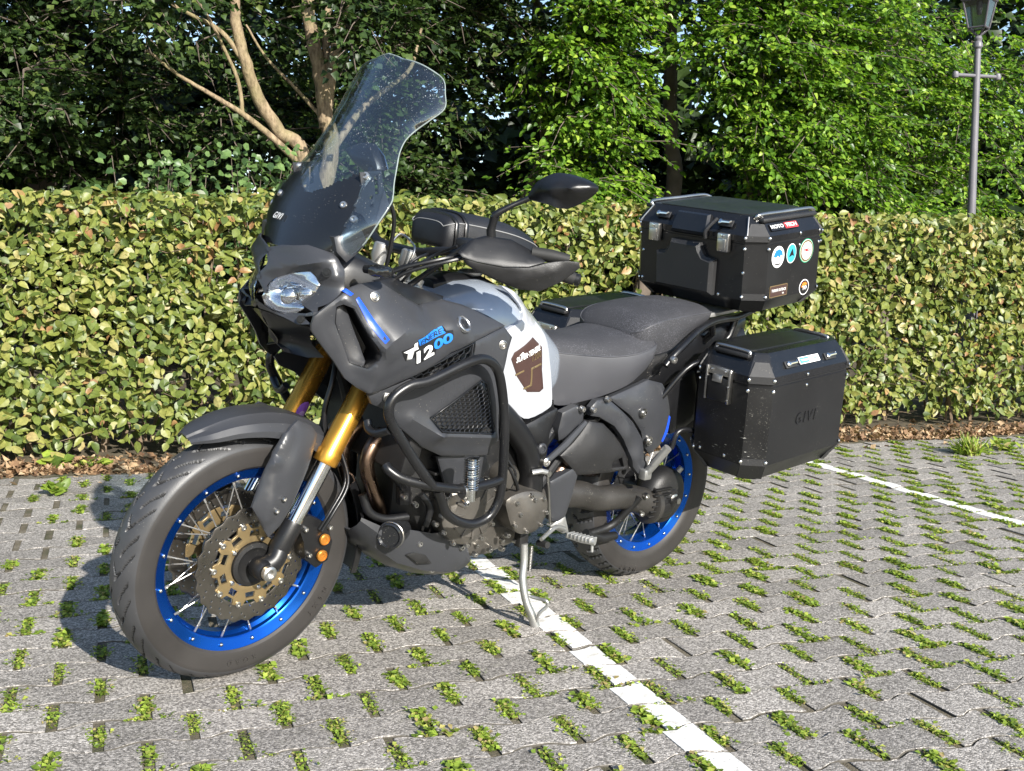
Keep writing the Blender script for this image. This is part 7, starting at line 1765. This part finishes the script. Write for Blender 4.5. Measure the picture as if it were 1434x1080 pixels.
hb = [(-0.075, 0.0), (0.075, 0.0), (0.078, 0.03), (0.070, 0.075), (-0.070, 0.075), (-0.078, 0.03)]
hgr = mobj('lid_handle', plate(hb, 0.022, mframe((0.002, -0.004, TZ2 + 0.002), (0, 1, 0), (-0.42, 0, 0.9)), 0.008), M_caselid, tlid, 30)
mobj('handle_edge', tube(crom([(0.024, 0.080, TZ2 + 0.002), (0.026, 0.082, TZ2 + 0.028), (-0.004, 0.104, TZ3 + 0.045)], 5), 0.006, 8), M_caseplastic, hgr, 40)
pad = [(-0.125, -0.070), (0.125, -0.070), (0.128, 0.050), (0.085, 0.058), (0.072, 0.075), (0.062, 0.100), (-0.062, 0.100), (-0.072, 0.075), (-0.085, 0.058), (-0.128, 0.050)]
pad = crom(np.array(pad), 1, True)
mobj('back_pad', plate(pad, 0.026, mframe((0.0, -0.012, 0.120), (0, 1, 0), (0, 0, 1)), 0.012), M_caseplastic, tbody, 35)
for y, z in ((-0.262 + 0.05, 0.062), (-0.13, 0.040 + .02), (0.0, 0.055), (0.13, 0.055), (-0.262 + .05, 0.16), (0.225, 0.14)): mobj('rivet', lathe([(0.0055, -0.002), (0.0055, 0.002), (0.003, 0.004), (0, 0.0045)], 10, (0.0005, y, z), (1, 0, 0)), M_chrome, tbody, 40)
for x, z, par in ((-0.225, TZ2 - 0.02, tbody), (-0.225, TZ2 + 0.02, tlid), (-0.28, TZ1 + 0.012, tbody), (-0.335, TZ2 - 0.02, tbody), (-0.335, TZ2 + 0.02, tlid)): mobj('rivet', lathe([(0.0055, -0.002), (0.0055, 0.002), (0.003, 0.004), (0, 0.0045)], 10, (x, TW + 0.0008, z), (0, 1, 0)), M_chrome, par, 40)
# stickers on the left side (x right = backwards seen from the left)
SD = lambda x, z, y=TW + 0.0012: mframe((x, y, z), (-1, 0, 0), (0, 0, 1))
def sticker(parent, x, z, rx, rz, mats, name='round_sticker'):
    o = None
    for k, (f, m) in enumerate(mats):
        VF = plate([(rx * f * math.cos(a), rz * f * math.sin(a)) for a in np.linspace(0, 2 * np.pi, 32, endpoint=False)], 0.0006, SD(x, z, TW + 0.0006 + 0.0006 * k))
        q = mobj(name if k == 0 else 'sticker_print', VF, m, parent if k == 0 else o, None)
        if k == 0: o = q
    return o
s1 = sticker(tbody, -0.108, 0.190, 0.034, 0.036, [(1.0, M_wdecal)])
mobj('sticker_print', plate([(-0.026, 0.004), (-0.014, 0.022), (0.006, 0.026), (0.022, 0.016), (0.026, 0.0), (0.014, 0.006), (0.010, -0.004), (-0.002, 0.004), (-0.012, -0.002)], 0.0006, SD(-0.108, 0.190, TW + 0.0012)), M_blue2, s1, None)
mobj('sticker_print', plate([(-0.016, -0.022), (0.016, -0.022), (0.012, -0.027), (-0.012, -0.027)], 0.0006, SD(-0.108, 0.190, TW + 0.0012)), M_kdecal, s1, None)
s2 = sticker(tbody, -0.182, 0.194, 0.027, 0.033, [(1.0, M_wdecal), (0.92, M_teal)])
mobj('sticker_print', plate([(-0.014, -0.012), (-0.004, 0.006), (0.004, 0.016), (0.008, 0.004), (0.014, -0.010), (0.004, -0.006)], 0.0006, SD(-0.182, 0.194, TW + 0.0020)), M_kdecal, s2, None)
s3 = sticker(tbody, -0.268, 0.194, 0.040, 0.041, [(1.0, M_green), (0.93, M_wdecal), (0.90, M_carrier), (0.74, M_wdecal)])
text_at('sticker_text', 'TOMBOLA', SD(-0.268, 0.197, TW + 0.0034), 0.042, 0.010, M_red, s3, 0, 0.01)
s4 = sticker(tbody, -0.272, 0.068, 0.028, 0.027, [(1.0, M_wdecal), (0.88, M_kdecal)])
mobj('sticker_print', plate([(-0.019, 0.002), (-0.010, 0.016), (0.004, 0.018), (0.016, 0.010), (0.004, 0.004), (0.0, -0.004)], 0.0006, SD(-0.272, 0.068, TW + 0.0020)), M_orange, s4, None)
text_at('sticker_text', 'TO', SD(-0.272, 0.066, TW + 0.0026), 0.026, 0.014, M_wdecal, s4, 0, 0.02)
lb = mobj('maker_plate', plate(rrect(0.098, 0.040, 0.003), 0.0008, SD(-0.125, 0.075, TW + 0.0006)), M_carrier, tbody, None)
mobj('plate_face', plate(rrect(0.092, 0.034, 0.002), 0.0006, SD(-0.125, 0.075, TW + 0.0014)), M_brown, lb, None)
text_at('plate_text', 'TREKKER OUTBACK', SD(-0.125, 0.078, TW + 0.0022), 0.080, 0.009, M_wdecal, lb)
text_at('plate_text', 'by', SD(-0.150, 0.065, TW + 0.0022), 0.010, 0.007, M_wdecal, lb)
# shop sticker on the sloping lid face
lf = mframe((-0.150, TW - 0.0165, TZ3 + 0.0245), (-1, 0, 0), (0, -0.045, 0.056))
ms = mobj('shop_sticker', plate(rrect(0.150, 0.026, 0.002), 0.0006, lf @ Matrix.Translation((0.0, 0, 0.0012))), M_kdecal, tlid, None)
text_at('sticker_text', 'MOTO', lf @ Matrix.Translation((-0.037, 0.001, 0.0020)), 0.068, 0.013, M_wdecal, ms, 0, 0.02)
mobj('sticker_print', plate(rrect(0.070, 0.022, 0.002), 0.0006, lf @ Matrix.Translation((0.039, 0, 0.0020))), M_red, ms, None)
text_at('sticker_text', 'TECH', lf @ Matrix.Translation((0.038, 0.001, 0.0028)), 0.060, 0.013, M_wdecal, ms, 0, 0.02)

# ---- side cases
def side_case(s, label):
    o3 = Vector((0.008, 0.322, 0.456)) if s > 0 else Vector((0.10, -0.415, 0.466))
    Mx = BIKE_M @ Matrix.Translation(o3) @ Matrix.Rotation(R(5.0), 4, 'Y')
    root = empty('side_case', Mx); tag(root, label, 'side case', 'side cases of the motorcycle')
    L_, W_, c_ = 0.525, 0.150, 0.056
    z1, z2, z3, z4 = 0.062, 0.325, 0.353, 0.420
    body, lid = case(root, L_, W_, c_, z1, z2, z3, z4, 0.040, 0.045, None)
    o = s
    mobj('lid_mat', plate([(-0.07, 0.062), (-0.42, 0.062), (-0.44, 0.05), (-0.44, -0.05), (-0.42, -0.062), (-0.07, -0.062), (-0.05, -0.05), (-0.05, 0.05)], 0.003, Matrix.Translation((0, 0, z4)), 0.001), M_green2, lid, 30)
    for x in (-0.030, -0.46):
        mobj('lid_rail', tube(crom([(x, -0.062, z4 - 0.010), (x, -0.055, z4 + 0.003), (x, 0.055, z4 + 0.003), (x, 0.068, z4 - 0.006)], 4), 0.006, 10), M_steel, lid, 50)
        mobj('lid_wing', box((x, 0.0, z4 - 0.012), (0.024, 0.14, 0.014), 0.005), M_caseplastic, lid, 30)
    ly_ = s * (W_ - 0.012)
    # spattered front wall
    mobj('front_skin', plate([(-W_ + c_ - 0.004, z1 + 0.004), (W_ - c_ + 0.004, z1 + 0.004), (W_ - c_ + 0.004, z2 - 0.008), (-W_ + c_ - 0.004, z2 - 0.008)], 0.0012, mframe((0.0002, 0, 0), (0, 1, 0), (0, 0, 1))), M_caseside, body, None)
    d = 1 / math.sqrt(2); mm = (-c_ / 2, s * (W_ - c_ / 2), 0)
    fr = mframe((mm[0] + d * 0.0002, mm[1] + s * d * 0.0002, 0), (-d, s * d, 0), (0, 0, 1))
    if (fr.to_3x3() @ Vector((0, 0, 1))).x < 0: fr = mframe((mm[0] + d * 0.0002, mm[1] + s * d * 0.0002, 0), (d, -s * d, 0), (0, 0, 1))
    hw_ = c_ * d
    mobj('corner_skin', plate([(-hw_, z1 + 0.024), (hw_, z1 + 0.024), (hw_, z2 - 0.008), (-hw_, z2 - 0.008)], 0.0012, fr), M_caseside, body, None)
    # big front latch
    lt = mframe((0.002, s * -0.012, z2 - 0.026), (0, 1, 0), (0, 0, 1)) @ Matrix.Diagonal((1.25, 1.25, 1.1, 1))
    q = mobj('latch', xf(join(box((-0.036, 0.005, 0.008), (0.007, 0.090, 0.016), 0.002), box((0.036, 0.005, 0.008), (0.007, 0.090, 0.016), 0.002), box((0, 0.040, 0.006), (0.07, 0.022, 0.012), 0.003)), lt), M_steel, body, 30)
    mobj('latch_flap', xf(box((0, -0.006, 0.010), (0.064, 0.062, 0.014), 0.004), lt), M_case, q, 30)
    mobj('latch_tongue', xf(box((0.0, 0.018, 0.020), (0.030, 0.020, 0.006), 0.002), lt @ Matrix.Rotation(R(-12), 4, 'X')), M_steel, q, 30)
    for a_, b_ in ((-0.022, 0.042), (0.022, 0.042), (0.036, -0.03), (0.036, 0.005)): mobj('rivet', xf(lathe([(0.0035, 0), (0.0035, 0.003), (0, 0.004)], 10, (a_, b_, 0.013)), lt), M_chrome, q, 40)
    # outer lid face: eyes and label
    sl = Vector((0, -s * 0.042, 0.064 - 0.006)).normalized()
    for x in (-0.14, -0.36):
        eyelet(lid, mframe((x, s * (W_ - 0.018), z3 + 0.026), (-1 * s, 0, 0) if s > 0 else (1, 0, 0), sl))
    lf = mframe((-0.262, s * (W_ - 0.0195), z3 + 0.0295), (-s, 0, 0), sl)
    lab = mobj('lid_label', plate(rrect(0.112, 0.024, 0.002), 0.0008, lf @ Matrix.Translation((0, 0, 0.0016))), M_wdecal, lid, None)
    mobj('label_print', plate(rrect(0.050, 0.018, 0.001), 0.0006, lf @ Matrix.Translation((-0.027, 0, 0.0026))), M_teal, lab, None)
    text_at('label_text', 'TREKKER', lf @ Matrix.Translation((-0.027, 0, 0.0034)), 0.042, 0.008, M_wdecal, lab)
    text_at('label_text', 'OUTBACK', lf @ Matrix.Translation((0.028, 0, 0.0026)), 0.044, 0.009, M_teal, lab)
    of = mframe((-0.255, s * (W_ + 0.0004), 0.195), (-s, 0, 0), (0, 0, 1))
    text_at('embossed_logo', 'GIVI', of, 0.112, 0.038, M_caselid, body, 0.2, 0.0, 0.0022, 1.3)
    for x, z, par in ((-0.235, z2 - 0.02, body), (-0.235, z3 - 0.012, lid)): mobj('rivet', lathe([(0.0055, -0.002), (0.0055, 0.002), (0.003, 0.004), (0, 0.0045)], 10, (x, s * (W_ + 0.001), z), (0, s, 0)), M_chrome, par, 40)
    for y in (-0.07, 0.03): mobj('rivet', lathe([(0.0055, -0.002), (0.0055, 0.002), (0.003, 0.004), (0, 0.0045)], 10, (0.0012, s * y, z1 + 0.014), (1, 0, 0)), M_chrome, body, 40)
    return root
side_case(1, 'mud-spattered black aluminium side case on the near side of the rear wheel')
side_case(-1, 'black aluminium side case on the far side, partly hidden behind the seats')

# ---- small bag strapped on the tank behind the bars
TB_M = BIKE_M @ Matrix.Translation((0.84, 0.0, 1.055))
tb = empty('tank_bag', TB_M); tag(tb, 'small black tank bag with pale piping strapped behind the handlebar', 'tank bag')
M_bag = basic('bag_fabric', (0.010, 0.0105, 0.013), 0.5, var=0.12, bump=0.35, gscale=700, dust=0.2)
M_pipe = basic('pale_piping', (0.24, 0.24, 0.24), 0.5)
def bagsec(x, w, zt, zs, zb):
    L = []
    for k in range(13):
        u = 1 - 2 * k / 12; a = abs(u); L.append((x, w * 0.97 * u, zt - (zt - zs) * (0.25 * a ** 2 + 0.75 * a ** 7)))
    return [(x, w * 0.92, zb), (x, w, zb + 0.25 * (zs - zb)), (x, w, zs)] + L[1:-1] + [(x, -w, zs), (x, -w, zb + 0.25 * (zs - zb)), (x, -w * 0.92, zb)]
bs = [bagsec(*q) for q in ((0.188, 0.055, 0.140, 0.132, 0.085), (0.178, 0.080, 0.158, 0.142, 0.080), (0.145, 0.092, 0.172, 0.148, 0.075), (0.06, 0.100, 0.172, 0.140, 0.060), (-0.04, 0.102, 0.158, 0.125, 0.030), (-0.12, 0.092, 0.134, 0.105, 0.000), (-0.165, 0.070, 0.108, 0.088, -0.015), (-0.185, 0.040, 0.080, 0.070, -0.02))]
bs = np.array(bs); bs = np.stack([crom(bs[:, j], 4) for j in range(bs.shape[1])], 1)
bb = mobj('bag_body', loft(list(bs)), M_bag, tb, 55)
for j in (2, bs.shape[1] - 3): mobj('piping', tube(bs[2:-2, j] + (0, 0, 0.001), 0.0016, 8), M_pipe, bb, 60)
mobj('piping', tube(bs[2, 2:bs.shape[1] - 2], 0.0015, 8), M_pipe, bb, 60)
for xq in (7, 9):
    q = bs[xq, 0:bs.shape[1]]; c_ = q.mean(0)
    mobj('strap', tube(c_ + (q - c_) * 1.02, 0.0065, 6), M_blk, tb, 60)
